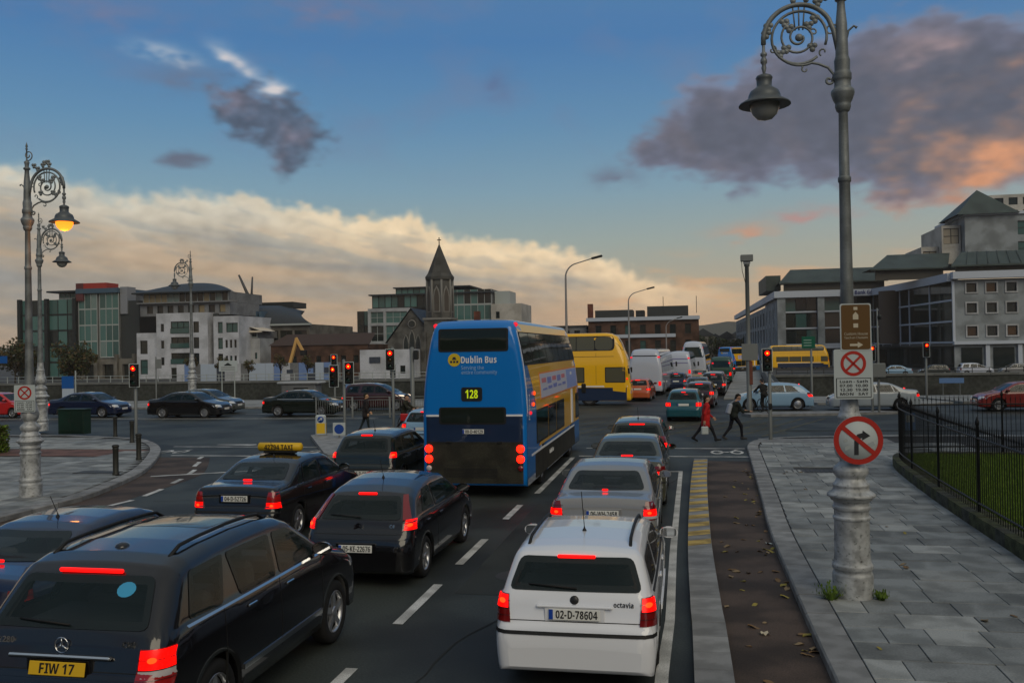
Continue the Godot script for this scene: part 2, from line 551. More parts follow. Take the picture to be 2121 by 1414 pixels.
	M.line_yellow_worn = grain([lin(0.05, 0.05, 0.045), lin(0.1, 0.09, 0.05), lin(0.22, 0.19, 0.09)], 0.09, 1.3, 0.75, 44, 0.0, 0.7, 4.0)
	M.yellow_line = grain([lin(0.3, 0.2, 0.06), lin(0.5, 0.35, 0.09), lin(0.56, 0.4, 0.12)], 0.12, 0.8, 0.7, 45, 0.0, 0.7, 1.5)
	M.bus_blue = paint(lin(0.001, 0.155, 0.5), 0.8, 0.35)
	M.bus_yellow = paint(lin(0.8, 0.43, 0.004), 0.8, 0.4)
	M.bus_navy = paint(lin(0.008, 0.02, 0.055), 0.7, 0.4)
	M.bus_dirt = grain([lin(0.018, 0.017, 0.011), lin(0.042, 0.039, 0.025), lin(0.028, 0.026, 0.017)], 0.05, 1.3, 0.75, 50, 0.0, 0.7, 2.0)
	M.bus_glass = mat(lin(0.012, 0.017, 0.014), 0.04, 0.0, 0.36)
	M.bus_glass2 = mat(lin(0.09, 0.085, 0.055), 0.05, 0.0, 0.4)
	M.bus_lamp = glow(Color(1.0, 0.1, 0.03), 4.5)
	M.marker_orange = glow(Color(1.0, 0.3, 0.05), 1.2, Color(0.5, 0.2, 0.05))
	M.marker_pink = glow(Color(1.0, 0.12, 0.2), 0.9)
	M.wheel_grey = mat(lin(0.16), 0.5, 0.3)
	M.white_vinyl = mat(lin(0.7), 0.45)
	M.sky_vinyl = mat(lin(0.25, 0.42, 0.65), 0.45)
	M.orange_vinyl = mat(lin(0.6, 0.2, 0.04), 0.5)
	M.advert_pale = mat(lin(0.46, 0.48, 0.58), 0.4)
	M.advert_blue = mat(lin(0.16, 0.2, 0.5), 0.4)
	M.advert_red = mat(lin(0.5, 0.16, 0.2), 0.4)
	M.advert_sky = mat(lin(0.22, 0.3, 0.6), 0.4)
	M.logo_yellow = mat(lin(0.6, 0.42, 0.02), 0.45)
	M.led_yellow = glow(Color(0.72, 0.8, 0.1), 0.8, Color(0.3, 0.3, 0.05))
	M.stripe_purple = mat(lin(0.12, 0.1, 0.25), 0.5)
	M.silver_white = paint(lin(0.42, 0.45, 0.52))
	M.dark_badge = mat(lin(0.03), 0.3, 0.3)
	M.lamp_red_bright = paint(lin(0.3, 0.01, 0.01), 1.0, 0.15)
	M.sticker_blue = mat(lin(0.05, 0.3, 0.5), 0.5)
	M.taxi_yellow = mat(lin(0.62, 0.38, 0.015), 0.45)
	M.olive_paint = paint(lin(0.045, 0.047, 0.03))
	M.pale_blue = paint(lin(0.22, 0.36, 0.5))
	M.teal_paint = paint(lin(0.008, 0.07, 0.09))
	M.maroon_paint = paint(lin(0.035, 0.008, 0.01))
	M.van_green = paint(lin(0.01, 0.05, 0.035))
	M.orange_paint = paint(lin(0.42, 0.09, 0.03))
	M.beige_paint = paint(lin(0.3, 0.24, 0.15))
	M.red_paint = paint(lin(0.42, 0.012, 0.012))
	M.red_dull = paint(lin(0.2, 0.015, 0.012))
	M.silver_paint = paint(lin(0.3, 0.34, 0.37))
	M.frame_dark = mat(lin(0.02, 0.023, 0.023), 0.5)
	M.frame_pale = mat(lin(0.32, 0.35, 0.34), 0.5)
	M.louvre = mat(lin(0.07, 0.06, 0.05), 0.9)
	var gg := func(r: float, g: float, b: float):
		var m := mat(lin(r, g, b), 0.05, 0.0, 0.45)
		return m
	M.glass_teal = gg.call(0.06, 0.14, 0.13)
	M.glass_teal2 = gg.call(0.04, 0.09, 0.085)
	M.glass_dark = gg.call(0.012, 0.018, 0.018)
	M.glass_dark2 = gg.call(0.025, 0.028, 0.024)
	M.glass_pale = gg.call(0.14, 0.2, 0.19)
	M.glass_sunset_tint = gg.call(0.22, 0.18, 0.1)  # sunset reflection put into the pane colour
	M.glass_brown = gg.call(0.06, 0.035, 0.02)
	M.pane_blind = mat(lin(0.3, 0.26, 0.2), 0.5)
	M.stone = grain([lin(0.13, 0.12, 0.1), lin(0.2, 0.19, 0.165), lin(0.16, 0.15, 0.13)], 0.05, 5.0, 0.85, 60, 0.0, 0.75, 13.0)
	M.pale_stone = grain([lin(0.3, 0.31, 0.32), lin(0.4, 0.41, 0.42)], 0.04, 6.0, 0.8, 61, 0.0, 0.85, 15.0)
	M.white_wall = grain([lin(0.42, 0.44, 0.48), lin(0.52, 0.53, 0.56)], 0.03, 7.0, 0.75, 62, 0.0, 0.85, 15.0)
	M.cream_wall = grain([lin(0.36, 0.34, 0.3), lin(0.46, 0.44, 0.4)], 0.03, 7.0, 0.8, 63, 0.0, 0.85, 15.0)
	M.grey_wall = grain([lin(0.14, 0.145, 0.15), lin(0.2, 0.205, 0.21)], 0.03, 7.0, 0.8, 64, 0.0, 0.8, 15.0)
	M.grey_stone = grain([lin(0.2, 0.23, 0.245), lin(0.28, 0.31, 0.325), lin(0.24, 0.265, 0.28)], 0.06, 4.0, 0.8, 65, 0.0, 0.78, 14.0)
	M.brown_stone = mat(lin(0.11, 0.085, 0.065), 0.8)
	M.brick_brown = grain([lin(0.06, 0.032, 0.022), lin(0.13, 0.065, 0.04), lin(0.09, 0.047, 0.03)], 0.08, 3.0, 0.9, 66, 0.0, 0.7, 9.0)
	M.brick_red = grain([lin(0.12, 0.04, 0.025), lin(0.2, 0.07, 0.045)], 0.08, 3.0, 0.9, 67, 0.0, 0.7, 9.0)
	M.church_stone = grain([lin(0.06, 0.058, 0.05), lin(0.13, 0.125, 0.11), lin(0.09, 0.088, 0.08)], 0.07, 4.0, 0.9, 68, 0.0, 0.65, 8.0)
	M.church_trim = mat(lin(0.18, 0.175, 0.16), 0.85)
	M.church_spire = grain([lin(0.05, 0.05, 0.045), lin(0.09, 0.088, 0.08)], 0.07, 4.0, 0.9, 69, 0.0, 0.75, 7.0)
	M.roof_slate = mat(lin(0.03, 0.036, 0.042), 0.55)
	M.roof_blue = mat(lin(0.05, 0.09, 0.13), 0.5)
	M.roof_green = grain([lin(0.035, 0.05, 0.045), lin(0.06, 0.08, 0.072)], 0.05, 5.0, 0.6, 70, 0.0, 0.8, 15.0)
	M.roof_brown = mat(lin(0.05, 0.03, 0.022), 0.8)
	M.cream_roof = mat(lin(0.55, 0.48, 0.38), 0.6)
	M.dark_cladding = mat(lin(0.035, 0.04, 0.04), 0.6)
	M.clerestory = mat(lin(0.06, 0.055, 0.045), 0.5)
	M.pale_band = mat(lin(0.4, 0.44, 0.5), 0.6)
	M.red_box = mat(lin(0.3, 0.035, 0.025), 0.6)
	M.red_dark = mat(lin(0.1, 0.03, 0.03), 0.6)
	M.banner_red = mat(lin(0.42, 0.03, 0.05), 0.6)
	M.hoard_blue = mat(lin(0.14, 0.22, 0.42), 0.6)
	M.hoard_pale = mat(lin(0.36, 0.42, 0.5), 0.6)
	M.hoard_dark = mat(lin(0.04, 0.05, 0.07), 0.6)
	M.digger_yellow = mat(lin(0.55, 0.32, 0.1), 0.6)
	M.crane_grey = mat(lin(0.07), 0.6)
	M.sign_blue = mat(lin(0.01, 0.02, 0.12), 0.5)
	M.bark = mat(lin(0.035, 0.028, 0.02), 0.95)
	for q in [["leaf_dark", 0.03, 0.042, 0.014], ["leaf_olive", 0.05, 0.052, 0.016], ["leaf_brown", 0.075, 0.048, 0.018], ["leaf_grass", 0.12, 0.185, 0.02]]:
		var m := mat(lin(q[1], q[2], q[3]), 0.7)
		m.backlight_enabled = true
		m.backlight = lin(q[1] * 0.6, q[2] * 0.6, q[3] * 0.4)
		M[q[0]] = m
	var g2 := mat(lin(0.09, 0.145, 0.018), 0.7)
	g2.backlight_enabled = true
	g2.backlight = lin(0.03, 0.05, 0.008)
	M.leaf_grass2 = g2
	M.leaf_dry = mat(lin(0.16, 0.1, 0.05), 0.8)
	M.leaf_dry2 = mat(lin(0.22, 0.16, 0.09), 0.8)
	M.leaf_yellow = mat(lin(0.24, 0.2, 0.05), 0.8)
	M.soil = grain([lin(0.04, 0.06, 0.014), lin(0.07, 0.1, 0.02)], 0.1, 1.0, 0.95, 80)
	M.lamp_silver = grain([lin(0.17, 0.185, 0.185), lin(0.25, 0.265, 0.265)], 0.05, 0.8, 0.55, 81, 0.0, 0.75, 1.6)
	M.lamp_silver.metallic = 0.35
	M.lamp_base = grain([lin(0.07, 0.07, 0.065), lin(0.12, 0.12, 0.115), lin(0.44, 0.455, 0.45), lin(0.46, 0.47, 0.47), lin(0.48, 0.49, 0.49), lin(0.5, 0.51, 0.51), lin(0.52, 0.53, 0.53), lin(0.54, 0.55, 0.55)], 0.022, 0.9, 0.6, 82, 0.0, 0.7, 0.9)
	M.lamp_base.metallic = 0.35
	M.lamp_hood = mat(lin(0.09, 0.1, 0.105), 0.45, 0.3)
	M.globe_dull = mat(lin(0.3, 0.3, 0.28), 0.2)
	M.globe_lit = glow(Color(1.0, 0.5, 0.12), 2.2, Color(0.9, 0.6, 0.3))
	M.sign_white = mat(lin(0.4, 0.44, 0.44), 0.5)
	M.sign_red = mat(lin(0.36, 0.02, 0.012), 0.5)
	M.sign_ink = mat(lin(0.02, 0.022, 0.025), 0.6)
	M.sign_brown = mat(lin(0.1, 0.05, 0.012), 0.5)
	M.sign_cream = mat(lin(0.45, 0.4, 0.3), 0.55)
	M.sign_green = mat(lin(0.0, 0.09, 0.05), 0.5)
	M.sign_pale = mat(lin(0.25, 0.35, 0.3), 0.5)
	M.sign_blue_mid = mat(lin(0.01, 0.05, 0.25), 0.5)
	M.sign_blue_pale = mat(lin(0.12, 0.22, 0.42), 0.5)
	M.sign_grey = mat(lin(0.2), 0.6)
	M.sticker_grey = mat(lin(0.3, 0.33, 0.33), 0.7)
	M.totem_blue = mat(lin(0.005, 0.08, 0.3), 0.5)
	M.beacon_yellow = mat(lin(0.6, 0.38, 0.02), 0.45)
	M.pole_grey = mat(lin(0.16, 0.17, 0.165), 0.55, 0.3)
	M.pole_pale = mat(lin(0.26, 0.25, 0.24), 0.55, 0.3)
	M.cabinet_grey = mat(lin(0.16, 0.17, 0.165), 0.6)
	M.cabinet_green = grain([lin(0.004, 0.022, 0.014), lin(0.008, 0.034, 0.022)], 0.05, 1.0, 0.5, 83)
	M.bollard_black = grain([lin(0.016, 0.017, 0.014), lin(0.035, 0.035, 0.028)], 0.08, 0.6, 0.55, 84)
	M.iron = mat(lin(0.008, 0.009, 0.01), 0.45, 0.2)
	M.moss_stone = [grain([lin(0.03, 0.035, 0.014), lin(0.075, 0.08, 0.035), lin(0.1, 0.1, 0.06)], 0.05, 0.9, 0.9, 85, 0.0, 0.6, 1.3), grain([lin(0.04, 0.042, 0.03), lin(0.1, 0.1, 0.075)], 0.05, 0.9, 0.9, 86, 0.0, 0.6, 1.3)]
	M.signal_red = glow(Color(1.0, 0.05, 0.01), 3.0)
	M.signal_red_dim = glow(Color(1.0, 0.02, 0.015), 1.0)
	M.signal_core = glow(Color(1.0, 0.42, 0.06), 6.0)
	M.lens_red = paint(lin(0.05, 0.005, 0.005))
	M.lens_amber = paint(lin(0.05, 0.025, 0.003))
	M.lens_green = paint(lin(0.005, 0.03, 0.02))
	M.person = mat(Color.WHITE, 0.85)
	M.person.vertex_color_use_as_albedo = true
	M.bag_grey = mat(lin(0.34, 0.36, 0.4), 0.7)
	M.bitumen = mat(lin(0.02, 0.021, 0.021), 0.8)
# ---------------------------------------------------------------- vehicle shells
# side outline [z, y, edge radius] from the rear bumper over the roof to the front bumper, swept across a width that depends on height
class Shell:
	var o: Array
	var W := 0.86
	var belt := 0.95
	var tum := 0.3
	var inset := 0.015
	var bulge := 0.05
	var crown := 0.025
	var sill := 0.22
	var wheels: Array = []
	var wr := 0.31
	var ar := 0.36
	var taper := 0.02
	func _init(d: Dictionary) -> void:
		for k in d:
			if k in self: set(k, d[k])
	func zmax() -> float: return o[0][0]
	func zmin() -> float: return o[-1][0]
	func yt(z: float) -> float:
		for i in range(1, o.size()):
			if z >= o[i][0]:
				return lerpf(o[i][1], o[i - 1][1], clampf((z - o[i][0]) / maxf(o[i - 1][0] - o[i][0], 1e-5), 0.0, 1.0))
		return o[-1][1]
	func yb(z: float) -> float:
		var y := sill
		var e := minf(zmax() - z, z - zmin())
		if e < 0.08: y += (0.08 - e) * (0.08 - e) * 9.0
		for zw in wheels:
			var dz := absf(z - zw)
			if dz < ar: y = maxf(y, wr + sqrt(ar * ar - dz * dz))
		return minf(y, yt(z) - 0.02)
	func w(y: float, z: float) -> float:
		var base := W - taper * pow(absf(z) / zmax(), 2.0)
		if y <= belt:
			var t := (y - 0.6 * belt) / (0.5 * belt)
			return base - bulge * t * t
		var h := y - belt
		var t1 := 0.4 / 0.5
		return base - bulge * t1 * t1 - minf(inset, h) - tum * h - 0.06 * h * h
	func near(z: float, y: float) -> Array: # distance to the outline and the edge radius there
		var best := 1e9
		var r := 0.05
		var p := Vector2(z, y)
		for i in range(1, o.size()):
			var a := Vector2(o[i - 1][0], o[i - 1][1])
			var e := Vector2(o[i][0], o[i][1]) - a
			var t := clampf((p - a).dot(e) / maxf(e.length_squared(), 1e-9), 0.0, 1.0)
			var d := (a + e * t).distance_squared_to(p)
			if d < best:
				best = d
				r = lerpf(o[i - 1][2], o[i][2], t)
		for e in [o[0], o[-1]]: # the bumper faces go on straight down
			if y < e[1] and (e[0] - z) * (e[0] - z) < best:
				best = (e[0] - z) * (e[0] - z)
				r = e[2]
		return [sqrt(best), r]
	func xat(z: float, y: float) -> float:
		var q := near(z, y)
		var x := w(y, z)
		if q[0] < q[1]:
			var k: float = 1.0 - q[0] / q[1]
			x -= q[1] * (1.0 - sqrt(1.0 - k * k))
		return x
	func topw(z: float) -> float:
		var y := yt(z)
		return maxf(0.05, w(y, z) - near(z, y)[1])
	func zr(y: float) -> float:
		if y <= o[0][1]: return o[0][0]
		for i in range(1, o.size()):
			if o[i][1] >= y:
				return lerpf(o[i - 1][0], o[i][0], (y - o[i - 1][1]) / maxf(o[i][1] - o[i - 1][1], 1e-5))
		return 0.0
	func zf(y: float) -> float:
		var n := o.size()
		if y <= o[n - 1][1]: return o[n - 1][0]
		for i in range(n - 2, -1, -1):
			if o[i][1] >= y:
				return lerpf(o[i + 1][0], o[i][0], (y - o[i + 1][1]) / maxf(o[i][1] - o[i + 1][1], 1e-5))
		return 0.0
	func end_pt(p: Vector2, off: float, front: bool) -> Vector3:
		var x := p.x
		var y := p.y
		var z := zf(y) if front else zr(y)
		var r: float = near(z, y)[1]
		var ww := w(y, z)
		var flat := maxf(ww - r, 0.05)
		var fx := minf(absf(x) / flat, 1.0)
		var ye := y - crown * (1.0 - fx * fx)
		z = zf(ye) if front else zr(ye)
		var z2 := zf(ye + 0.02) if front else zr(ye + 0.02)
		var s := -1.0 if front else 1.0
		var nrm := Vector2(0.02, -(z2 - z) * s).normalized() # (out, up)
		var q := clampf((absf(x) - flat) / r, 0.0, 0.999)
		var d := r * (1.0 - sqrt(1.0 - q * q))
		var nx := signf(x) * q * q
		var kz := sqrt(maxf(0.0, 1.0 - nx * nx))
		return Vector3(signf(x) * minf(absf(x), ww) + nx * off, y + nrm.y * kz * off, z - s * d / maxf(nrm.x, 0.35) + s * nrm.x * kz * off)
	func rear(p: Vector2, off: float) -> Vector3: return end_pt(p, off, false)
	func front(p: Vector2, off: float) -> Vector3: return end_pt(p, off, true)
	func right(p: Vector2, off: float) -> Vector3: return Vector3(xat(p.x, p.y) + off, p.y, p.x)
	func left(p: Vector2, off: float) -> Vector3: return Vector3(-xat(p.x, p.y) - off, p.y, p.x)
	func top(p: Vector2, off: float) -> Vector3: # p = (x, z)
		var f := minf(absf(p.x) / topw(p.y), 1.0)
		return Vector3(p.x, yt(p.y) + crown * (1.0 - f * f) + off, p.y)
	func open_at(c: Vector3, holes: Dictionary) -> bool:
		if c.y < belt - 0.05: return false
		if absf(c.x) > W * 0.55:
			for q in holes.get("side", []):
				if Geometry2D.is_point_in_polygon(Vector2(c.z, c.y), q): return true
		if c.z > 0.2 and holes.has("rear") and Geometry2D.is_point_in_polygon(Vector2(c.x, c.y), holes.rear): return true
		return c.z < -0.2 and holes.has("front") and Geometry2D.is_point_in_polygon(Vector2(c.x, c.y), holes.front)
	func body(step := 0.07, holes := {}) -> B:
		var b := B.new(true)
		var zs := []
		for q in o: zs.append(q[0])
		var z := zmax()
		while z > zmin():
			zs.append(z)
			z -= step
		for zw in wheels:
			for k in 13: zs.append(zw + ar * cos(PI * k / 12.0) * 0.999)
		for k in [0.01, 0.03, 0.06]:
			zs.append(zmax() - k); zs.append(zmin() + k)
		zs.sort()
		zs.reverse()
		var zz := [zs[0]]
		for q in zs:
			if zz[-1] - q > 0.006: zz.append(q)
		var rows := []
		for q in zz:
			var ytop := yt(q)
			var ybot := yb(q)
			var re: float = near(q, ytop)[1]
			var spl := maxf(ybot + 0.3 * (ytop - ybot), minf(belt, ytop - re))
			var ys := []
			for k in 8: ys.append(lerpf(ybot, spl, k / 7.0))
			for f in ([0.07, 0.14, 0.22, 0.3, 0.38, 0.46, 0.54, 0.62, 0.7, 0.78, 0.85, 0.91, 0.955, 0.985, 1.0] if holes else [0.25, 0.5, 0.7, 0.82, 0.9, 0.955, 0.985, 1.0]): ys.append(lerpf(spl, ytop, f))
			var rp := []
			var first := xat(q, ybot)
			rp.append(Vector3(0, ybot, q)); rp.append(Vector3(maxf(first - 0.06, 0.02), ybot, q))
			for y in ys: rp.append(Vector3(maxf(xat(q, y), 0.02), y, q))
			var tx: float = rp[-1].x
			for f in ([0.92, 0.84, 0.76, 0.68, 0.6, 0.5, 0.4, 0.3, 0.2, 0.1] if holes else [0.85, 0.65, 0.4, 0.15]): rp.append(Vector3(tx * f, ytop + crown * (1.0 - f * f), q))
			var row := rp.duplicate()
			for i in range(rp.size() - 1, 0, -1): row.append(Vector3(-rp[i].x, rp[i].y, rp[i].z))
			rows.append(row)
		for i in rows.size() - 1:
			var ra: Array = rows[i]
			var rc: Array = rows[i + 1]
			for j in ra.size():
				var j2 := (j + 1) % ra.size()
				if holes and open_at((ra[j] + ra[j2] + rc[j2] + rc[j]) * 0.25, holes): continue
				b.quad(ra[j], ra[j2], rc[j2], rc[j])
		b.sm(false)
		for e in [0, rows.size() - 1]:
			var r: Array = rows[e]
			var n := r.size()
			for i in range(0, n / 2):
				b.quad(r[i], r[(i + 1) % n], r[n - 1 - i], r[(n - i) % n])
		return b

# a panel laid on a shell surface: four corners in the surface's own coordinates, raised by off, with a returned edge
func patch(b: B, fn: Callable, c: Array, off := 0.004, nu := 8, nv := 5, deep := 0.02) -> B:
	var rows := []
	for j in nv + 1:
		var row := []
		for i in nu + 1:
			var u := float(i) / nu
			var v := float(j) / nv
			var p: Vector2 = (c[0] as Vector2).lerp(c[1], u).lerp((c[3] as Vector2).lerp(c[2], u), v)
			row.append([p, fn.call(p, off)])
		rows.append(row)
	var pr := []
	for r in rows: pr.append(r.map(func(q): return q[1]))
	b.sm(true)
	b.grid(pr)
	b.sm(false)
	var ring := []
	for i in nu: ring.append(rows[0][i])
	for j in nv: ring.append(rows[j][nu])
	for i in nu: ring.append(rows[nv][nu - i])
	for j in nv: ring.append(rows[nv - j][0])
	for i in ring.size():
		var p = ring[i]
		var q = ring[(i + 1) % ring.size()]
		b.quad(p[1], fn.call(p[0], off - deep), fn.call(q[0], off - deep), q[1])
	return b

# a panel with any outline (star shaped about its middle)
func fan(b: B, fn: Callable, poly: Array, off := 0.004, rings := 4, deep := 0.02) -> B:
	var fine := []
	for i in poly.size():
		var a: Vector2 = poly[i]
		var c: Vector2 = poly[(i + 1) % poly.size()]
		var n := int(ceil(a.distance_to(c) / 0.16))
		for k in n: fine.append(a.lerp(c, float(k) / n))
	poly = fine
	var m := Vector2.ZERO
	for p in poly: m += p
	m /= poly.size()
	var rows := []
	for k in rings + 1:
		var row := []
		for p in poly: row.append(fn.call((p as Vector2).lerp(m, float(k) / rings * 0.999), off))
		rows.append(row)
	b.sm(true)
	b.grid(rows, true)
	b.sm(false)
	for i in poly.size():
		var p: Vector2 = poly[i]
		var q: Vector2 = poly[(i + 1) % poly.size()]
		b.quad(fn.call(p, off), fn.call(p, off - deep), fn.call(q, off - deep), fn.call(q, off))
	return b

func inset(poly: Array, d: float) -> PackedVector2Array:
	var best := PackedVector2Array()
	for q in Geometry2D.offset_polygon(PackedVector2Array(poly), -d):
		if q.size() > best.size(): best = q
	return best

# black printed border round a pane
func border(b: B, fn: Callable, poly: Array, wide: float, off: float) -> B:
	var m := Vector2.ZERO
	for p in poly: m += p
	m /= poly.size()
	var o := []
	for i in poly.size():
		var a: Vector2 = poly[i]
		var c: Vector2 = poly[(i + 1) % poly.size()]
		var n := int(ceil(a.distance_to(c) / 0.1))
		for k in n: o.append(a.lerp(c, float(k) / n))
	var inn := inset(poly, wide)
	if inn.size() < 3: return fan(b, fn, poly, off)
	var r0 := []
	var r1 := []
	for p in o:
		var best := 1e9
		var bp := Vector2.ZERO
		for i in inn.size():
			var e := Geometry2D.get_closest_point_to_segment(p, inn[i], inn[(i + 1) % inn.size()])
			if e.distance_to(p) < best:
				best = e.distance_to(p)
				bp = e
		r0.append(fn.call(p, off))
		r1.append(fn.call(bp, off))
	b.grid([r0, r1], true)
	return b

func vq(x0: float, y0: float, x1: float, y1: float) -> Array:
	return [Vector2(x0, y0), Vector2(x1, y0), Vector2(x1, y1), Vector2(x0, y1)]

func mirrored(p: Array) -> Array:
	var out := []
	for q in p: out.append(Vector2(-q.x, q.y))
	out.reverse()
	return out

var wheel_cache := {}
func wheel(parent: Node, x: float, y: float, z: float, r: float, wide: float, style := "spoke", rim_mat: Material = null) -> void:
	var key := "%s %.3f %.3f" % [style, r, wide]
	if not wheel_cache.has(key):
		var t := B.new(true)
		var turn := Basis(Vector3.BACK, -PI / 2)
		var h := wide * 0.5
		t.lathe([[r * 0.64, -h * 0.8], [r * 0.7, -h], [r * 0.9, -h], [r * 0.985, -h * 0.75], [r, -h * 0.4], [r, h * 0.4], [r * 0.985, h * 0.75], [r * 0.9, h], [r * 0.7, h], [r * 0.64, h * 0.8], [r * 0.62, h * 0.3], [r * 0.62, -h * 0.3], [r * 0.64, -h * 0.8]], 28, Vector3.ZERO, turn)
		var m := B.new()
		m.sm(true).lathe([[r * 0.68, h * 0.78], [r * 0.66, h * 0.92], [r * 0.62, h * 0.9], [r * 0.6, h * 0.4]], 24, Vector3.ZERO, turn)
		m.lathe([[r * 0.6, h * 0.2], [0.001, h * 0.2]], 20, Vector3.ZERO, turn)
		m.sm(false)
		var n := 5 if style == "spoke" else (7 if style == "alloy" else 10)
		if style == "disc":
			m.sm(true).lathe([[r * 0.62, h * 0.55], [r * 0.5, h * 0.75], [r * 0.3, h * 0.7], [r * 0.15, h * 0.85], [0.001, h * 0.88]], 20, Vector3.ZERO, turn)
		else:
			for k in n:
				var an := TAU * k / n
				var bs := Basis(Vector3.RIGHT, an)
				m.box(bs * Vector3(h * 0.68, r * 0.36, 0), Vector3(h * 0.28, r * 0.56, r * (0.2 if n == 5 else 0.12)), bs)
			m.sm(true).lathe([[r * 0.17, h * 0.5], [r * 0.17, h * 0.85], [r * 0.1, h * 0.92], [0.001, h * 0.92]], 14, Vector3.ZERO, turn)
		wheel_cache[key] = [t.done(), m.done()]
	var w := part("wheel", wheel_cache[key][0], M.tyre, parent, Vector3(x, y, z))
	part("rim", wheel_cache[key][1], rim_mat if rim_mat else M.alloy, w)
	if x < 0: w.rotation.y = PI

func plate(parent: Node, txt: String, at: Vector3, tilt: float, yellow := false, w := 0.52, h := 0.11) -> void:
	var p := part("number_plate", B.new().rbox(Vector3.ZERO, Vector3(w, h, 0.012), 0.004), M.plate_yellow if yellow else M.plate_white, parent, at)
	p.rotation_degrees.x = tilt
	if not yellow:
		part("country_band", B.new().box(Vector3(-w * 0.455, 0, 0.0075), Vector3(w * 0.08, h * 0.9, 0.003)), M.eu_blue, p)
	if txt:
		words(txt, h * 0.72, M.ink, p, Vector3(0.0 if yellow else w * 0.045, 0, 0.007), Vector3.ZERO, true, w * (0.62 if yellow else 0.82))
# ---------------------------------------------------------------- cars
var OUT := {
	"estate": [[2.26, 0.46, .14], [2.255, 0.56, .14], [2.22, 0.66, .14], [2.17, 0.71, .13], [2.15, 0.86, .13], [2.10, 0.98, .13], [1.88, 1.28, .12], [1.82, 1.345, .11], [1.72, 1.375, .1], [1.45, 1.4, .1], [0.9, 1.415, .1], [0.4, 1.405, .1], [0.0, 1.375, .1], [-0.35, 1.32, .09], [-1.15, 0.98, .07], [-1.3, 0.94, .07], [-1.8, 0.85, .12], [-2.1, 0.74, .2], [-2.22, 0.62, .25], [-2.26, 0.46, .25]],
	"saloon": [[2.24, 0.45, .16], [2.24, 0.56, .16], [2.20, 0.66, .16], [2.17, 0.71, .14], [2.16, 0.9, .13], [2.13, 1.0, .11], [2.09, 1.045, .09], [1.95, 1.06, .08], [1.62, 1.075, .08], [1.5, 1.1, .08], [0.92, 1.36, .1], [0.75, 1.41, .11], [0.45, 1.44, .11], [0.0, 1.45, .11], [-0.35, 1.42, .1], [-0.55, 1.36, .09], [-1.2, 0.98, .07], [-1.35, 0.93, .07], [-1.85, 0.84, .12], [-2.12, 0.72, .2], [-2.21, 0.6, .25], [-2.24, 0.45, .25]],
	"coupe_hatch": [[2.044, 0.42, 0.22], [2.044, 0.56, 0.22], [2.02, 0.68, 0.22], [1.96, 0.78, 0.2], [1.9, 0.86, 0.19], [1.84, 0.98, 0.18], [1.52, 1.25, 0.17], [1.4, 1.325, 0.16], [1.15, 1.39, 0.15], [0.75, 1.44, 0.14], [0.3, 1.465, 0.13], [-0.1, 1.45, 0.12], [-0.4, 1.4, 0.1], [-1.15, 1.0, 0.07], [-1.32, 0.94, 0.08], [-1.77, 0.82, 0.15], [-1.99, 0.68, 0.23], [-2.044, 0.5, 0.26]],
	"hatch": [[1.95, 0.42, .17], [1.95, 0.54, .17], [1.92, 0.66, .17], [1.87, 0.72, .16], [1.84, 0.9, .15], [1.79, 1.0, .14], [1.55, 1.33, .13], [1.48, 1.39, .12], [1.3, 1.43, .12], [0.8, 1.465, .12], [0.3, 1.475, .12], [-0.1, 1.46, .11], [-0.4, 1.41, .1], [-1.1, 1.0, .07], [-1.25, 0.95, .08], [-1.65, 0.84, .14], [-1.88, 0.68, .22], [-1.95, 0.48, .22]],
	"suv": [[2.3, 0.5, .2], [2.3, 0.66, .2], [2.27, 0.8, .2], [2.21, 0.9, .19], [2.18, 1.08, .18], [2.11, 1.2, .18], [1.78, 1.6, .16], [1.69, 1.67, .15], [1.5, 1.72, .14], [1.1, 1.75, .13], [0.5, 1.765, .13], [0.0, 1.755, .13], [-0.35, 1.71, .12], [-0.55, 1.64, .11], [-1.2, 1.21, .08], [-1.35, 1.16, .08], [-1.9, 1.05, .16], [-2.16, 0.92, .24], [-2.27, 0.75, .28], [-2.3, 0.5, .28]],
	"mpv": [[2.1, 0.45, .17], [2.1, 0.58, .17], [2.07, 0.7, .17], [2.03, 0.78, .16], [2.0, 0.98, .15], [1.95, 1.08, .14], [1.78, 1.45, .12], [1.7, 1.55, .12], [1.5, 1.6, .12], [0.6, 1.64, .12], [0.1, 1.62, .12], [-0.3, 1.54, .11], [-1.25, 1.06, .07], [-1.4, 1.0, .08], [-1.75, 0.9, .14], [-2.02, 0.72, .22], [-2.1, 0.5, .22]],
}
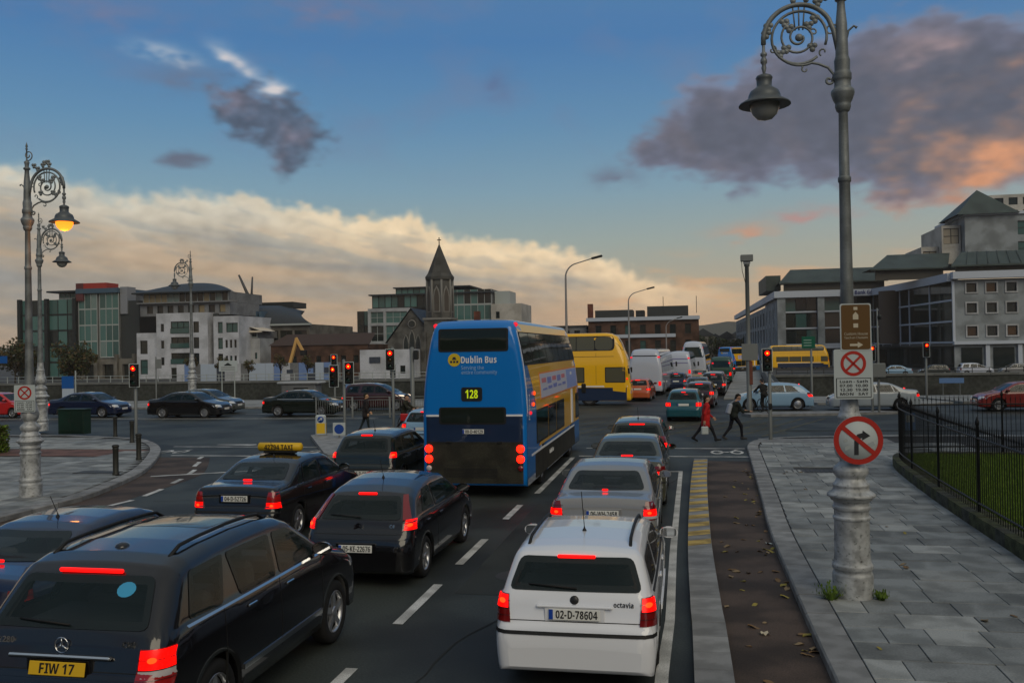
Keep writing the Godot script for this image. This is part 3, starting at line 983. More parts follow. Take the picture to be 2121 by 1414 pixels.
var FORM := {
	"estate": {"W": 0.84, "belt": 0.96, "tum": 0.27, "wheels": [1.22, -1.29], "wr": 0.315, "ar": 0.365, "rw": [1.01, 1.315, 0.69, 0.59], "sw": [[1.74, 1.64, 0.98, 0.86], [0.8, 0.74, 0.02, -0.06], [-0.04, -0.12, -0.92, -0.3]], "swt": 1.3},
	"saloon": {"W": 0.865, "belt": 0.96, "tum": 0.33, "wheels": [1.25, -1.32], "wr": 0.315, "ar": 0.365, "rw": [1.115, 1.36, 0.66, 0.53], "sw": [[1.2, 0.86, 0.98, 0.84], [0.93, 0.79, 0.12, 0.06], [0.06, 0.0, -1.02, -0.46]], "swt": 1.335},
	"coupe_hatch": {"W": 0.885, "belt": 0.97, "tum": 0.36, "wheels": [1.2, -1.3], "wr": 0.32, "ar": 0.37, "rw": [0.99, 1.29, 0.64, 0.54], "sw": [[1.24, 0.92, 0.6, 0.54], [0.54, 0.48, -1.0, -0.38]], "swt": 1.34},
	"hatch": {"W": 0.835, "belt": 0.97, "tum": 0.3, "wheels": [1.18, -1.27], "wr": 0.295, "ar": 0.345, "rw": [1.03, 1.34, 0.64, 0.55], "sw": [[1.5, 1.36, 1.0, 0.9], [0.94, 0.84, 0.1, 0.04], [0.03, -0.03, -0.95, -0.38]], "swt": 1.355},
	"suv": {"W": 0.955, "belt": 1.17, "tum": 0.28, "wheels": [1.35, -1.45], "wr": 0.375, "ar": 0.43, "sill": 0.32, "rw": [1.225, 1.6, 0.73, 0.62], "sw": [[1.72, 1.54, 1.16, 0.95], [0.84, 0.9, 0.08, 0.02], [0.0, -0.06, -1.0, -0.42]], "swt": 1.615},
	"mpv": {"W": 0.87, "belt": 1.05, "tum": 0.26, "wheels": [1.25, -1.4], "wr": 0.31, "ar": 0.36, "rw": [1.11, 1.47, 0.68, 0.58], "sw": [[1.72, 1.55, 0.98, 0.86], [0.8, 0.72, 0.0, -0.05], [-0.06, -0.1, -1.05, -0.4]], "swt": 1.5},
}
var shape_cache := {}

func cached(key: String, make: Callable) -> Mesh:
	if not shape_cache.has(key): shape_cache[key] = make.call().done()
	return shape_cache[key]

# d: kind, paint, plate, lights ("high": tall lamps beside the window, "block", "wrap"), extras
func car(n: String, label: String, at: Vector3, turn: float, d: Dictionary, group := "") -> Node3D:
	var t := thing(n, label, d.get("category", "car"), at, turn, group)
	var kind: String = d.kind
	var f: Dictionary = FORM[kind].duplicate()
	f["o"] = OUT[kind]
	if d.has("W"): f["W"] = d.W
	var s := Shell.new(f)
	var K := "%s %.3f " % [kind, s.W]
	var detail: int = d.get("detail", 2)
	var body_mat: Material = d.paint
	var glassy: Material = d.get("glass", M.car_glass)
	var rw: Array = f.rw
	var wy0 := 0.0
	var wy1 := 0.0
	for i in range(s.o.size() - 1, 0, -1):
		if s.o[i][2] <= 0.0801 and s.o[i - 1][1] - s.o[i][1] > 0.2:
			wy0 = s.o[i][1] + 0.03; wy1 = s.o[i - 1][1] - 0.01
	var yb0: float = s.belt + 0.03
	var yt0: float = f.swt
	var p_rear := poly_round([Vector2(-rw[2], rw[0]), Vector2(rw[2], rw[0]), Vector2(rw[3], rw[1]), Vector2(-rw[3], rw[1])], 0.07)
	var p_front := poly_round([Vector2(-s.W + 0.16, wy0), Vector2(s.W - 0.16, wy0), Vector2(s.W - 0.3, wy1), Vector2(-s.W + 0.3, wy1)], 0.05)
	var p_side := []
	for i in f.sw.size():
		var q: Array = f.sw[i]
		p_side.append(poly_round([Vector2(q[0], yb0 + (0.02 if i == 0 else 0.0)), Vector2(q[2], yb0), Vector2(q[3], yt0 - (0.02 if i == f.sw.size() - 1 else 0.0)), Vector2(q[1], yt0 - (0.02 if i == 0 else 0.0))], 0.05))
	var hollow := {"rear": inset(p_rear, 0.03), "front": inset(p_front, 0.03), "side": p_side.map(func(q): return inset(q, 0.025))}
	part("body", cached(K + "body", func(): return s.body(0.045, hollow)), body_mat, t)
	var lining := part("cabin_lining", cached(K + "body", func(): return s.body(0.045, hollow)), M.lining, t, Vector3(0, 0.024, 0))
	lining.scale = Vector3(0.962, 0.965, 0.975)
	var sy := s.belt - 0.97
	for side in [-1, 1]:
		var se := part("seat", cached("seat", func(): return B.new().rbox(Vector3(0, 0.62, -0.2), Vector3(0.48, 0.18, 0.5), 0.05).rbox(Vector3(0, 0.85, 0.1), Vector3(0.48, 0.58, 0.14), 0.06, Basis(Vector3.RIGHT, 0.25))), M.seat, t, Vector3(side * 0.36, sy, -0.15))
		part("headrest", cached("headrest", func(): return B.new().rbox(Vector3(0, 1.22, 0.2), Vector3(0.27, 0.19, 0.1), 0.04)), M.seat, se)
		part("rear_headrest", cached("rear headrest", func(): return B.new().rbox(Vector3(0, 1.08, 0), Vector3(0.26, 0.16, 0.1), 0.04)), M.seat, t, Vector3(side * 0.36, sy, 0.98))
	part("rear_seat", cached("bench", func(): return B.new().rbox(Vector3(0, 0.8, 0.9), Vector3(1.3, 0.5, 0.16), 0.05, Basis(Vector3.RIGHT, 0.2))), M.seat, t, Vector3(0, sy, 0))
	part("parcel_shelf", cached(K + "shelf", func(): return B.new().box(Vector3(0, s.belt - 0.06, 1.32), Vector3(s.W * 2 - 0.3, 0.03, 0.62))), M.seat, t)
	part("dashboard", cached(K + "dash", func(): return B.new().rbox(Vector3(0, s.belt - 0.1, -0.98), Vector3(s.W * 2 - 0.28, 0.2, 0.4), 0.05)), M.seat, t)
	part("underbody", cached(K + "under", func():
		var u := B.new()
		u.box(Vector3(0, s.sill + 0.16, 0), Vector3(s.W * 2 - 0.5, 0.4, s.zmax() * 2 - 0.5))
		for zw in s.wheels:
			u.box(Vector3(0, s.wr + 0.06, zw), Vector3(s.W * 2 - 0.52, s.wr * 1.6, s.ar * 2.0))
		return u), M.rubber, t)
	# windows
	var pane := func(n: String, key: String, fn: Callable, poly: Array, wide: float):
		var g := part(n, cached(K + key, func(): return fan(B.new(), fn, poly, 0.008, 4, 0.001)), glassy, t)
		part("black_border", cached(K + key + "b", func(): return border(B.new(true), fn, poly, wide, 0.005)), M.rubber, g)
	pane.call("rear_window", "rw", s.rear, p_rear, 0.06)
	pane.call("windscreen", "ws", s.front, p_front, 0.06)
	for side in [1, -1]:
		var fn: Callable = s.right if side > 0 else s.left
		for i in f.sw.size():
			pane.call("side_window", "sw%d %d" % [i, side], fn, p_side[i], 0.05)
		part("window_trim", cached(K + "trim %d" % side, func():
			var z0: float = f.sw[0][0] + 0.06
			var z1: float = f.sw[-1][2] - 0.06
			var tb := B.new()
			patch(tb, fn, [Vector2(z0, yb0 - 0.03), Vector2(z1, yb0 - 0.03), Vector2(z1, yb0 - 0.012), Vector2(z0, yb0 - 0.012)], 0.008, 14, 1)
			return tb), M.rubber if not d.get("chrome_trim", false) else M.chrome, t)
		if detail > 1:
			for i in f.sw.size():
				part("door_seam", cached(K + "seam %d %d" % [i, side], func():
					var zc: float = f.sw[i][2] - 0.03
					if i == 0 and f.sw.size() > 2: zc = f.sw[0][2] + 0.02
					return patch(B.new(), fn, [Vector2(zc + 0.004, s.sill + 0.14), Vector2(zc - 0.004, s.sill + 0.14), Vector2(zc - 0.004, yb0 - 0.03), Vector2(zc + 0.004, yb0 - 0.03)], 0.0025, 1, 6)), M.rubber, t)
			for i in range(0, f.sw.size()):
				if i == 0 and f.sw.size() > 2: continue
				var zc: float = f.sw[i][0] - 0.16
				var p: Vector3 = fn.call(Vector2(zc, s.belt - 0.1), 0.012)
				part("door_handle", cached("handle", func(): return B.new().rbox(Vector3.ZERO, Vector3(0.025, 0.03, 0.17), 0.008)), M.chrome if d.get("chrome_trim", false) else body_mat, t, p)
		if d.get("moulding", false):
			part("side_moulding", cached(K + "mould %d" % side, func(): return patch(B.new(), fn, [Vector2(s.wheels[0] - s.ar - 0.04, 0.5), Vector2(s.wheels[1] + s.ar + 0.04, 0.5), Vector2(s.wheels[1] + s.ar + 0.04, 0.55), Vector2(s.wheels[0] - s.ar - 0.04, 0.55)], 0.014, 12, 1)), d.get("moulding_mat", body_mat), t)
		# mirror
		var mz: float = f.sw[-1][2] + 0.1
		var mx: float = s.xat(mz, s.belt + 0.05)
		var mir := part("door_mirror", cached("mirror", func():
			var b := B.new(true)
			var rows := []
			for k in 6:
				var a := float(k) / 5.0
				var sc := sqrt(maxf(0.02, 1.0 - a * a * 0.85))
				var row := []
				for j in 14:
					var an := TAU * j / 14
					row.append(Vector3(0.12 * cos(an) * sc, 0.075 * sin(an) * sc, 0.06 - a * 0.13))
				rows.append(row)
			b.grid(rows, true)
			b.sm(false)
			b.box(Vector3(-0.1, -0.05, 0.0), Vector3(0.12, 0.035, 0.05))
			for j in range(1, 13): b.tri(rows[0][0], rows[0][j + 1], rows[0][j])
			return b), d.get("mirror_mat", body_mat), t, Vector3(side * (mx + 0.13), s.belt + 0.1, mz))
		if side < 0: mir.scale.x = -1
		part("mirror_glass", cached("mirror_glass", func(): return B.new().prism(v2(poly_round([Vector2(-0.1, -0.055), Vector2(0.1, -0.055), Vector2(0.1, 0.055), Vector2(-0.1, 0.055)], 0.04)), 0.004)), M.mirror, mir, Vector3(0, 0, 0.065))
	# tail lights
	var L: Dictionary = d.get("lamps", {})
	var lx0: float = L.get("x0", s.W - 0.26)
	var ly0: float = L.get("y0", 0.72)
	var ly1: float = L.get("y1", 0.95)
	var lit0: float = L.get("l0", 0.0)  # lit band as fractions of the lamp's height
	var lit1: float = L.get("l1", 0.55)
	for side in [1, -1]:
		var xe := s.W + 0.05
		var tl := part("tail_light", cached(K + "tail %s %d" % [str(L), side], func():
			var b := B.new()
			var c := [Vector2(lx0, ly0), Vector2(xe, ly0), Vector2(xe - L.get("lean", 0.02), ly1), Vector2(lx0 + L.get("in", 0.02), ly1)]
			if side < 0: c = mirrored(c)
			patch(b, s.rear, c, 0.012, 8, 4, 0.05)
			return b), L.get("mat", M.lamp_red), t)
		part("lit_lamp", cached(K + "lit %s %d" % [str(L), side], func():
			var b := B.new()
			var y0 := lerpf(ly0, ly1, lit0) + 0.008
			var y1 := lerpf(ly0, ly1, lit1) - 0.008
			var c := [Vector2(lx0 + 0.025, y0), Vector2(xe - 0.07, y0), Vector2(xe - 0.08, y1), Vector2(lx0 + 0.03, y1)]
			if side < 0: c = mirrored(c)
			patch(b, s.rear, c, 0.017, 7, 3, 0.01)
			return b), L.get("lit", M.brake), tl)
		if not L.has("lit"):
			part("bulb_glow", cached(K + "core %s %d" % [str(L), side], func():
				var ym := lerpf(ly0, ly1, (lit0 + lit1) * 0.5)
				var xm: float = (lx0 + xe) * 0.5 - 0.03
				var rr: float = minf(0.024, (ly1 - ly0) * (lit1 - lit0) * 0.25)
				return fan(B.new(), s.rear, circle2(Vector2(xm * side, ym), rr * 1.3, rr, 10), 0.021, 2, 0.004)), M.brake_core, tl)
		if detail > 1:
			for kk in 3:
				part("lens_rib", cached(K + "rib %d %s %d" % [kk, str(L), side], func():
					var yr := lerpf(ly0, ly1, 0.25 + kk * 0.25)
					var c := [Vector2(lx0 + 0.01, yr), Vector2(xe - 0.05, yr), Vector2(xe - 0.05, yr + 0.006), Vector2(lx0 + 0.01, yr + 0.006)]
					if side < 0: c = mirrored(c)
					return patch(B.new(), s.rear, c, 0.0195, 7, 1, 0.004)), M.lens_red, tl)
		if L.has("clear"):
			var q: Array = L.clear
			part("reversing_lamp", cached(K + "rev %s %d" % [str(L), side], func():
				var b := B.new()
				var c := [Vector2(lx0 + 0.02, q[0]), Vector2(xe - 0.06, q[0]), Vector2(xe - 0.06, q[1]), Vector2(lx0 + 0.02, q[1])]
				if side < 0: c = mirrored(c)
				patch(b, s.rear, c, 0.016, 7, 2, 0.01)
				return b), M.lamp_clear, tl)
	if L.has("tall"): # slim lamps beside the rear window
		var q: Array = L.tall
		for side in [1, -1]:
			part("upper_tail_light", cached(K + "tall %d" % side, func():
				var b := B.new()
				var c := [Vector2(q[0], q[2]), Vector2(q[0] + 0.1, q[2]), Vector2(q[1] + 0.06, q[3]), Vector2(q[1], q[3])]
				if side < 0: c = mirrored(c)
				patch(b, s.rear, c, 0.014, 4, 8, 0.03)
				return b), L.get("tall_mat", M.lamp_red), t)
	# high brake light
	if d.has("high"):
		var hp: Vector3 = s.rear(Vector2(0, d.high), 0.016) if d.get("high_on", "rear") == "rear" else s.top(Vector2(0, d.high), 0.03)
		var hw: float = d.get("high_w", 0.32)
		part("high_brake_light", cached("high %.2f" % hw, func(): return B.new().rbox(Vector3.ZERO, Vector3(hw, 0.035, 0.035), 0.01)), M.brake_high, t, hp)
	# rear bumper trim, plate, shut line
	if detail > 1:
		part("bumper_trim", cached(K + "btrim%s" % str(d.get("bumper_y", 0.6)), func():
			var by: float = d.get("bumper_y", 0.6)
			return patch(B.new(), s.rear, vq(-s.W - 0.02, by, s.W + 0.02, by + 0.035), 0.01, 24, 1, 0.03)), d.get("bumper_mat", M.rubber), t)
		part("tailgate_seam", cached(K + "gate", func():
			var b := B.new()
			var gy: float = f.get("gate_y", s.o[3][1] + 0.012)
			var gx: float = s.W - 0.17
			patch(b, s.rear, vq(-gx, gy, gx, gy + 0.008), 0.003, 16, 1)
			return b), M.rubber, t)
	if d.has("plate"):
		var py: float = d.get("plate_y", 0.8)
		var p0: Vector3 = s.rear(Vector2(0, py - 0.05), 0.01)
		var p1: Vector3 = s.rear(Vector2(0, py + 0.05), 0.01)
		plate(t, d.plate, Vector3(0, py, maxf(p0.z, p1.z) + 0.008), -rad_to_deg(atan2(p0.z - p1.z, 0.1)) * 0.7, d.get("plate_yellow", false))
		part("plate_recess", B.new().rbox(Vector3(0, py, minf(p0.z, p1.z) - 0.004), Vector3(0.62, 0.17, 0.03), 0.01), d.get("recess", body_mat), t)
	# front
	for side in [1, -1]:
		part("headlight", cached(K + "head %d" % side, func():
			var b := B.new()
			var hy: float = s.o[-3][1] - 0.06
			var c := [Vector2(s.W - 0.36, hy - 0.06), Vector2(s.W + 0.02, hy - 0.04), Vector2(s.W - 0.03, hy + 0.09), Vector2(s.W - 0.34, hy + 0.06)]
			if side < 0: c = mirrored(c)
			return patch(b, s.front, c, 0.01, 6, 3)), M.headlamp if not d.get("headlights_on", false) else M.headlamp_on, t)
	part("grille", cached(K + "grille", func():
		var hy: float = s.o[-3][1] - 0.08
		return patch(B.new(), s.front, vq(-0.36, hy - 0.05, 0.36, hy + 0.05), 0.008, 6, 2)), M.rubber, t)
	if d.get("front_plate", true):
		var fz: float = s.front(Vector2(0, 0.5), 0.012).z
		var fp := part("front_number_plate", cached("fplate", func(): return B.new().rbox(Vector3.ZERO, Vector3(0.5, 0.11, 0.015), 0.004)), M.plate_white, t, Vector3(0, 0.5, fz))
	for zw in s.wheels:
		for side in [1, -1]:
			wheel(t, side * (s.W - 0.125), s.wr, zw, s.wr, 0.2, d.get("wheels", "spoke"), d.get("rim"))
	# roof furniture
	if d.get("rails", false):
		for side in [1, -1]:
			part("roof_rail", cached(K + "rail %d" % side, func():
				var pts := []
				for k in 12:
					var z: float = lerpf(f.sw[0][1] - 0.02, f.sw[-1][3] + 0.15, k / 11.0)
					var lift := 0.045 if k > 0 and k < 11 else -0.01
					pts.append(Vector3(side * (s.topw(z) - 0.01), s.yt(z) + lift, z))
				return B.new(true).tube(pts, 0.018, 8)), M.rubber, t)
	if d.has("aerial"):
		var a: Array = d.aerial # z, length, lean
		var p: Vector3 = s.top(Vector2(a[3] if a.size() > 3 else 0.0, a[0]), 0.0)
		part("aerial", B.new(true).lathe([[0.028, -0.01], [0.022, 0.012], [0.01, 0.03], [0.006, 0.05]], 10).tube([Vector3(0, 0.04, 0), Vector3(0, 0.04 + a[1] * cos(a[2]), a[1] * sin(a[2]))], 0.0045, 6), M.rubber, t, p)
	if d.get("wiper", false):
		var p0: Vector3 = s.rear(Vector2(0.02, rw[0] + 0.02), 0.025)
		var p1: Vector3 = s.rear(Vector2(-0.48, rw[0] + 0.05), 0.02)
		part("rear_wiper", B.new(true).tube([p0, p0.lerp(p1, 0.5) + Vector3(0, 0.004, 0.01), p1], 0.009, 6), M.rubber, t)
	if detail > 1:
		part("exhaust_pipe", cached("exhaust", func(): return B.new(true).lathe([[0.03, -0.2], [0.03, 0.0], [0.024, 0.0], [0.024, -0.15]], 10, Vector3.ZERO, Basis(Vector3.RIGHT, PI / 2))), M.alloy, t, Vector3(-0.5, 0.27, s.zmax() - 0.06))
	# seats and people-shaped headrests are seen only as a dark cabin behind the tinted glass
	t.set_meta("w", s.W)
	return t

func shell_of(d: Dictionary) -> Shell:
	var f: Dictionary = FORM[d.kind].duplicate()
	f["o"] = OUT[d.kind]
	if d.has("W"): f["W"] = d.W
	return Shell.new(f)
# ---------------------------------------------------------------- ground, road, pavements, river
func strip(b: B, l: Array, r: Array, y: float) -> B:
	for i in l.size() - 1:
		b.quad(Vector3(l[i].x, y, l[i].y), Vector3(r[i].x, y, r[i].y), Vector3(r[i + 1].x, y, r[i + 1].y), Vector3(l[i + 1].x, y, l[i + 1].y))
	return b

func rect(b: B, x0: float, x1: float, z0: float, z1: float, y: float) -> B:
	b.quad(Vector3(x0, y, maxf(z0, z1)), Vector3(x1, y, maxf(z0, z1)), Vector3(x1, y, minf(z0, z1)), Vector3(x0, y, minf(z0, z1)))
	return b

func solid(b: B, poly: PackedVector2Array, y0: float, y1: float) -> B: # plan outline (x, z) raised from y0 to y1
	var q := PackedVector2Array()
	for p in poly: q.append(Vector2(p.x, -p.y))
	return b.prism(q, y1 - y0, Transform3D(Basis(Vector3.RIGHT, -PI / 2), Vector3(0, y1, 0)))

func along(p: Array, step: float) -> Array: # resample a polyline
	var c := Curve2D.new()
	c.bake_interval = 0.05
	for i in p.size():
		var t: Vector2 = ((p[mini(i + 1, p.size() - 1)] as Vector2) - (p[maxi(i - 1, 0)] as Vector2)) / 6.0
		c.add_point(p[i], -t if i > 0 else Vector2.ZERO, t if i < p.size() - 1 else Vector2.ZERO)
	var out := []
	var n := int(ceil(c.get_baked_length() / step))
	for i in n + 1: out.append(c.sample_baked(c.get_baked_length() * i / n))
	return out

func offset(p: Array, d: float) -> Array: # to the right of travel for positive d
	var out := []
	for i in p.size():
		var t: Vector2 = ((p[mini(i + 1, p.size() - 1)] as Vector2) - (p[maxi(i - 1, 0)] as Vector2)).normalized()
		out.append((p[i] as Vector2) + Vector2(-t.y, t.x) * d)
	return out

func xline(p: Array, z: float) -> float: # x of a polyline (z falling) at z
	for i in p.size() - 1:
		if z <= p[i].y and z >= p[i + 1].y:
			return lerpf(p[i].x, p[i + 1].x, (p[i].y - z) / maxf(p[i].y - p[i + 1].y, 1e-4))
	return p[0].x if z > p[0].y else p[-1].x

func kerb(parent: Node, path: Array, wide: float, high: float, stone: float, mats: Array) -> void:
	var inner := offset(path, wide)
	for i in path.size() - 1:
		var b := B.new()
		var g := 0.004
		var a: Vector2 = path[i].lerp(path[i + 1], g / stone)
		var c: Vector2 = path[i + 1].lerp(path[i], g / stone)
		var d: Vector2 = inner[i + 1].lerp(inner[i], g / stone)
		var e: Vector2 = inner[i].lerp(inner[i + 1], g / stone)
		var h := high + rng.randf_range(-0.005, 0.004)
		var ch := 0.022
		var a2 := a.lerp(e, ch / wide)
		var c2 := c.lerp(d, ch / wide)
		var f := func(p: Vector2, y: float): return Vector3(p.x, y, p.y)
		b.quad(f.call(a2, h), f.call(e, h), f.call(d, h), f.call(c2, h))
		b.quad(f.call(a, h - ch), f.call(a2, h), f.call(c2, h), f.call(c, h - ch))
		b.quad(f.call(a, -0.02), f.call(a, h - ch), f.call(c, h - ch), f.call(c, -0.02))
		b.quad(f.call(a, -0.02), f.call(e, -0.02), f.call(e, h), f.call(a2, h))
		b.quad(f.call(c, -0.02), f.call(c2, h), f.call(d, h), f.call(d, -0.02))
		part("kerb_stone", b, mats[rng.randi() % mats.size()], parent)

var slab_mesh := {}
func slab(parent: Node, x0: float, x1: float, z0: float, z1: float, y: float, mats: Array) -> void:
	var w := snappedf(x1 - x0, 0.02)
	var dz := snappedf(absf(z1 - z0), 0.02)
	var k := "%.2f %.2f" % [w, dz]
	if not slab_mesh.has(k): slab_mesh[k] = B.new().rbox(Vector3(0, -0.02, 0), Vector3(w - 0.012, 0.04, dz - 0.012), 0.005).done()
	var o := part("slab", slab_mesh[k], mats[rng.randi() % mats.size()], parent, Vector3((x0 + x1) * 0.5, y + rng.randf_range(-0.003, 0.003), (z0 + z1) * 0.5))
	o.rotation = Vector3(rng.randf_range(-0.003, 0.003), 0, rng.randf_range(-0.003, 0.003))

var kerb_right: Array
var kerb_left: Array

func ground() -> void:
	var b := B.new()
	for i in 20:
		for j in 4:
			rect(b, -300 + i * 30, -270 + i * 30, 80 - j * 35.35, 80 - (j + 1) * 35.35, 0.0)
	var road := struct("road", b, M.asphalt)
	# river bed side, water, far bank
	var near_wall := B.new().box(Vector3(0, -2.6, -61.9), Vector3(600, 5.2, 1.0))
	var nw := struct("quay_edge", near_wall, M.granite_dark)
	struct("river", rect(B.new(), -700, 700, -61, -122.5, -4.6), M.water)
	var fb := B.new()
	rect(fb, -900, 900, -121.8, -420, -0.9)
	struct("far_quay_road", fb, M.far_asphalt)
	var fg := B.new()
	rect(fg, -1900, 1900, -420, -1300, -0.95)
	struct("far_ground", fg, M.far_land)
	var fw := thing("quay_wall", "long dark stone quay wall across the river with pale coping", "wall", Vector3(0, 0, -122.2))
	part("wall_face", B.new().box(Vector3(0, -3.0, 0), Vector3(900, 4.6, 0.9)), M.granite_dark, fw)
	for i in 90:
		part("coping_stone", cached("coping", func(): return B.new().rbox(Vector3.ZERO, Vector3(3.29, 0.34, 1.1), 0.03)), [M.granite, M.granite2][i % 2], fw, Vector3(-175 + i * 3.3, -0.56, 0.05))
	# bridge
	var br := thing("bridge", "flat concrete road bridge with low grey parapets over the river", "bridge", Vector3(0, 0, -61), -4)
	var dk := B.new()
	var prof := [[0.0, 0.0], [-40.0, 0.0], [-56.0, -0.08], [-66.0, -0.5], [-78.0, -0.89]]
	for i in prof.size() - 1:
		var z0: float = prof[i][0]
		var z1: float = prof[i + 1][0]
		dk.quad(Vector3(-11, prof[i][1] + 0.004, z0), Vector3(7, prof[i][1] + 0.004, z0), Vector3(7, prof[i + 1][1] + 0.004, z1), Vector3(-11, prof[i + 1][1] + 0.004, z1))
	part("deck", dk, M.asphalt2, br)
	part("deck_beam", B.new().box(Vector3(-2, -0.65, -31), Vector3(18, 1.2, 61.4)), M.concrete, br)
	part("footpath", B.new().rbox(Vector3(4.05, 0.06, -29.5), Vector3(2.9, 0.13, 61.0), 0.02), M.paving_far, br)
	part("footpath", B.new().rbox(Vector3(-10, 0.06, -29.5), Vector3(1.9, 0.13, 61.0), 0.02), M.paving_far, br)
	for x in [5.75, -11.2]:
		for i in 15:
			part("parapet_panel", cached("parapet", func(): return B.new().rbox(Vector3(0, 0.5, 0), Vector3(0.22, 0.9, 3.96), 0.03)), [M.concrete, M.concrete2][i % 2], br, Vector3(x, 0, -2.0 - i * 4.0))
		part("handrail", B.new(true).tube([Vector3(x, 1.12, 0), Vector3(x, 1.12, -60)], 0.05, 8), M.galv, br)
	# ---- right pavement
	kerb_right = along([Vector2(1.45, 12), Vector2(1.45, -9.4), Vector2(1.46, -13.4), Vector2(1.5, -17.0), Vector2(1.64, -20.5), Vector2(1.8, -24.6), Vector2(1.98, -29.3), Vector2(2.06, -31.2), Vector2(2.4, -32.9), Vector2(3.2, -34.0), Vector2(4.9, -34.5), Vector2(7.4, -34.7), Vector2(14, -34.8), Vector2(40, -34.8)], 0.85)
	var kin := offset(kerb_right, 0.36)
	var pv := PackedVector2Array()
	for p in kin: pv.append(p)
	pv.append(Vector2(40, 12))
	var pave := struct("pavement", solid(B.new(), pv, -0.05, 0.105), M.joint)
	kerb(pave, kerb_right, 0.36, 0.125, 0.85, M.kerbs)
	var z := -8.4
	var row := 0
	while z > -31.6:
		var dz := 0.58
		var x := maxf(xline(kin, z), xline(kin, z - dz)) + 0.012
		var xe := 5.3 if z > -22 else lerpf(5.3, 6.2, (-22.0 - z) / 5.0)
		if z < -27.2: xe = 9.0
		var first := true
		while x < xe - 0.1:
			var w: float = [0.5, 0.6, 0.72, 0.84, 0.92][rng.randi() % 5]
			if first: w = [0.4, 0.7][row % 2]
			first = false
			w = minf(w, xe - x)
			var drain := z < -24.2 and z > -25.6 and x > 2.6 and x < 4.0
			if not drain: slab(pave, x, x + w, z, z - dz, 0.122, M.slabs)
			x += w
		z -= dz
		row += 1
	var cover := part("drain_cover", B.new().rbox(Vector3(0, -0.01, 0), Vector3(1.15, 0.03, 0.62), 0.006), M.cast_iron, pave, Vector3(3.3, 0.118, -25.0))
	for i in 9: part("cover_rib", B.new().box(Vector3(-0.48 + i * 0.12, 0.008, 0), Vector3(0.03, 0.008, 0.5)), M.cast_iron, cover)
	part("tactile_strip", rect(B.new(), 2.6, 7.0, -32.2, -33.6, 0.126), M.kerbs[2], pave)
	# ---- raised strip between the lanes and the cycle lane
	var ml := along([Vector2(0.06, 10), Vector2(0.05, -9.2), Vector2(0.03, -12.1), Vector2(0.02, -16.2), Vector2(0.12, -22.7), Vector2(0.26, -27.6)], 0.55)
	var md := struct("median_strip", strip(B.new(), ml, offset(ml, 0.4), 0.085), M.kerbs[0])
	for i in ml.size() - 1:
		var a: Vector2 = ml[i]
		var c: Vector2 = ml[i + 1]
		var n := (c - a).normalized()
		var rt := Vector2(-n.y, n.x) * 0.4
		var b2 := B.new()
		var poly := v2([a + n * 0.003, c - n * 0.003, c - n * 0.003 + rt, a + n * 0.003 + rt])
		solid(b2, poly, -0.02, 0.115)
		var zz := (a.y + c.y) * 0.5
		part("kerb_block", b2, M.kerbs[i % 3], md)
	var q := along(ml.filter(func(p): return p.y < -15.6), 0.4)
	var q2 := offset(q, 0.395)
	for i in range(0, q.size() - 2, 2):
		var sb := B.new()
		var lean := 0.12
		var f := func(p: Vector2, dz: float): return Vector3(p.x, 0.1185, p.y - dz)
		sb.quad(f.call(q[i], -lean), f.call(q2[i], lean), f.call(q2[i + 1], lean), f.call(q[i + 1], -lean))
		part("yellow_band", sb, M.yellow_line, md)
	# ---- cycle lanes
	var cr := offset(kerb_right, -0.01)
	var lane := []
	for p in kerb_right:
		if p.y > -28.6 and p.x < 3: lane.append(p)
	var med_r := []
	for p in lane: med_r.append(Vector2(xline(offset(ml, 0.4), p.y) if p.y > -27.6 else lerpf(0.66, 0.7, (-27.6 - p.y)), p.y))
	part("cycle_lane", strip(B.new(), med_r, lane, 0.004), M.red_tarmac, road)
	kerb_left = along([Vector2(-14.4, 12), Vector2(-14.42, -16.7), Vector2(-14.43, -19.2), Vector2(-14.95, -21.5), Vector2(-15.98, -24.4), Vector2(-17.84, -28.0), Vector2(-19.2, -30.2), Vector2(-20.6, -31.9), Vector2(-22.2, -33.3), Vector2(-25.3, -34.3), Vector2(-30, -34.6), Vector2(-60, -34.6)], 0.85)
	var ll := []
	for p in kerb_left:
		if p.y > -28.4: ll.append(p)
	var lr := []
	for i in ll.size():
		var p: Vector2 = ll[i]
		lr.append(Vector2(p.x + (1.1 if p.y > -20 else lerpf(1.1, 1.9, clampf((-20 - p.y) / 4.0, 0, 1))), p.y))
	part("cycle_lane", strip(B.new(), ll, lr, 0.004), M.red_tarmac, road)
	# ---- left pavement
	var kl := []
	for p in kerb_left: kl.append(p)
	kl.reverse()
	var kli := offset(kl, 0.36)
	var pl := PackedVector2Array()
	for p in kli: pl.append(p)
	pl.append(Vector2(-60, 12))
	var pave2 := struct("pavement", solid(B.new(), pl, -0.05, 0.105), M.joint)
	kerb(pave2, kl, 0.36, 0.125, 0.85, M.kerbs)
	var kin_l := kli.duplicate()
	kin_l.reverse()
	z = -16.2
	while z > -33.6:
		var dz := 0.6
		var xe := minf(xline(kin_l, z), xline(kin_l, z - dz)) - 0.012
		var x := xe
		var lim := -14.2 + (z + 16.3) * 0.86 - 2.2
		while x > lim:
			var w: float = [0.62, 0.78, 0.9, 1.0][rng.randi() % 4]
			if not (z < -26.9 and z > -29.4 and x < -19.0):
				slab(pave2, x - w, x, z, z - dz, 0.122, M.slabs)
			x -= w
		z -= dz
	part("tactile_strip", rect(B.new(), -27, -19.0, -27.2, -29.2, 0.121), M.tactile_red, pave2)
	part("cellar_cover", B.new().rbox(Vector3(0, 0, 0), Vector3(1.3, 0.03, 0.5), 0.006), M.cast_iron, pave2, Vector3(-16.9, 0.122, -23.4))
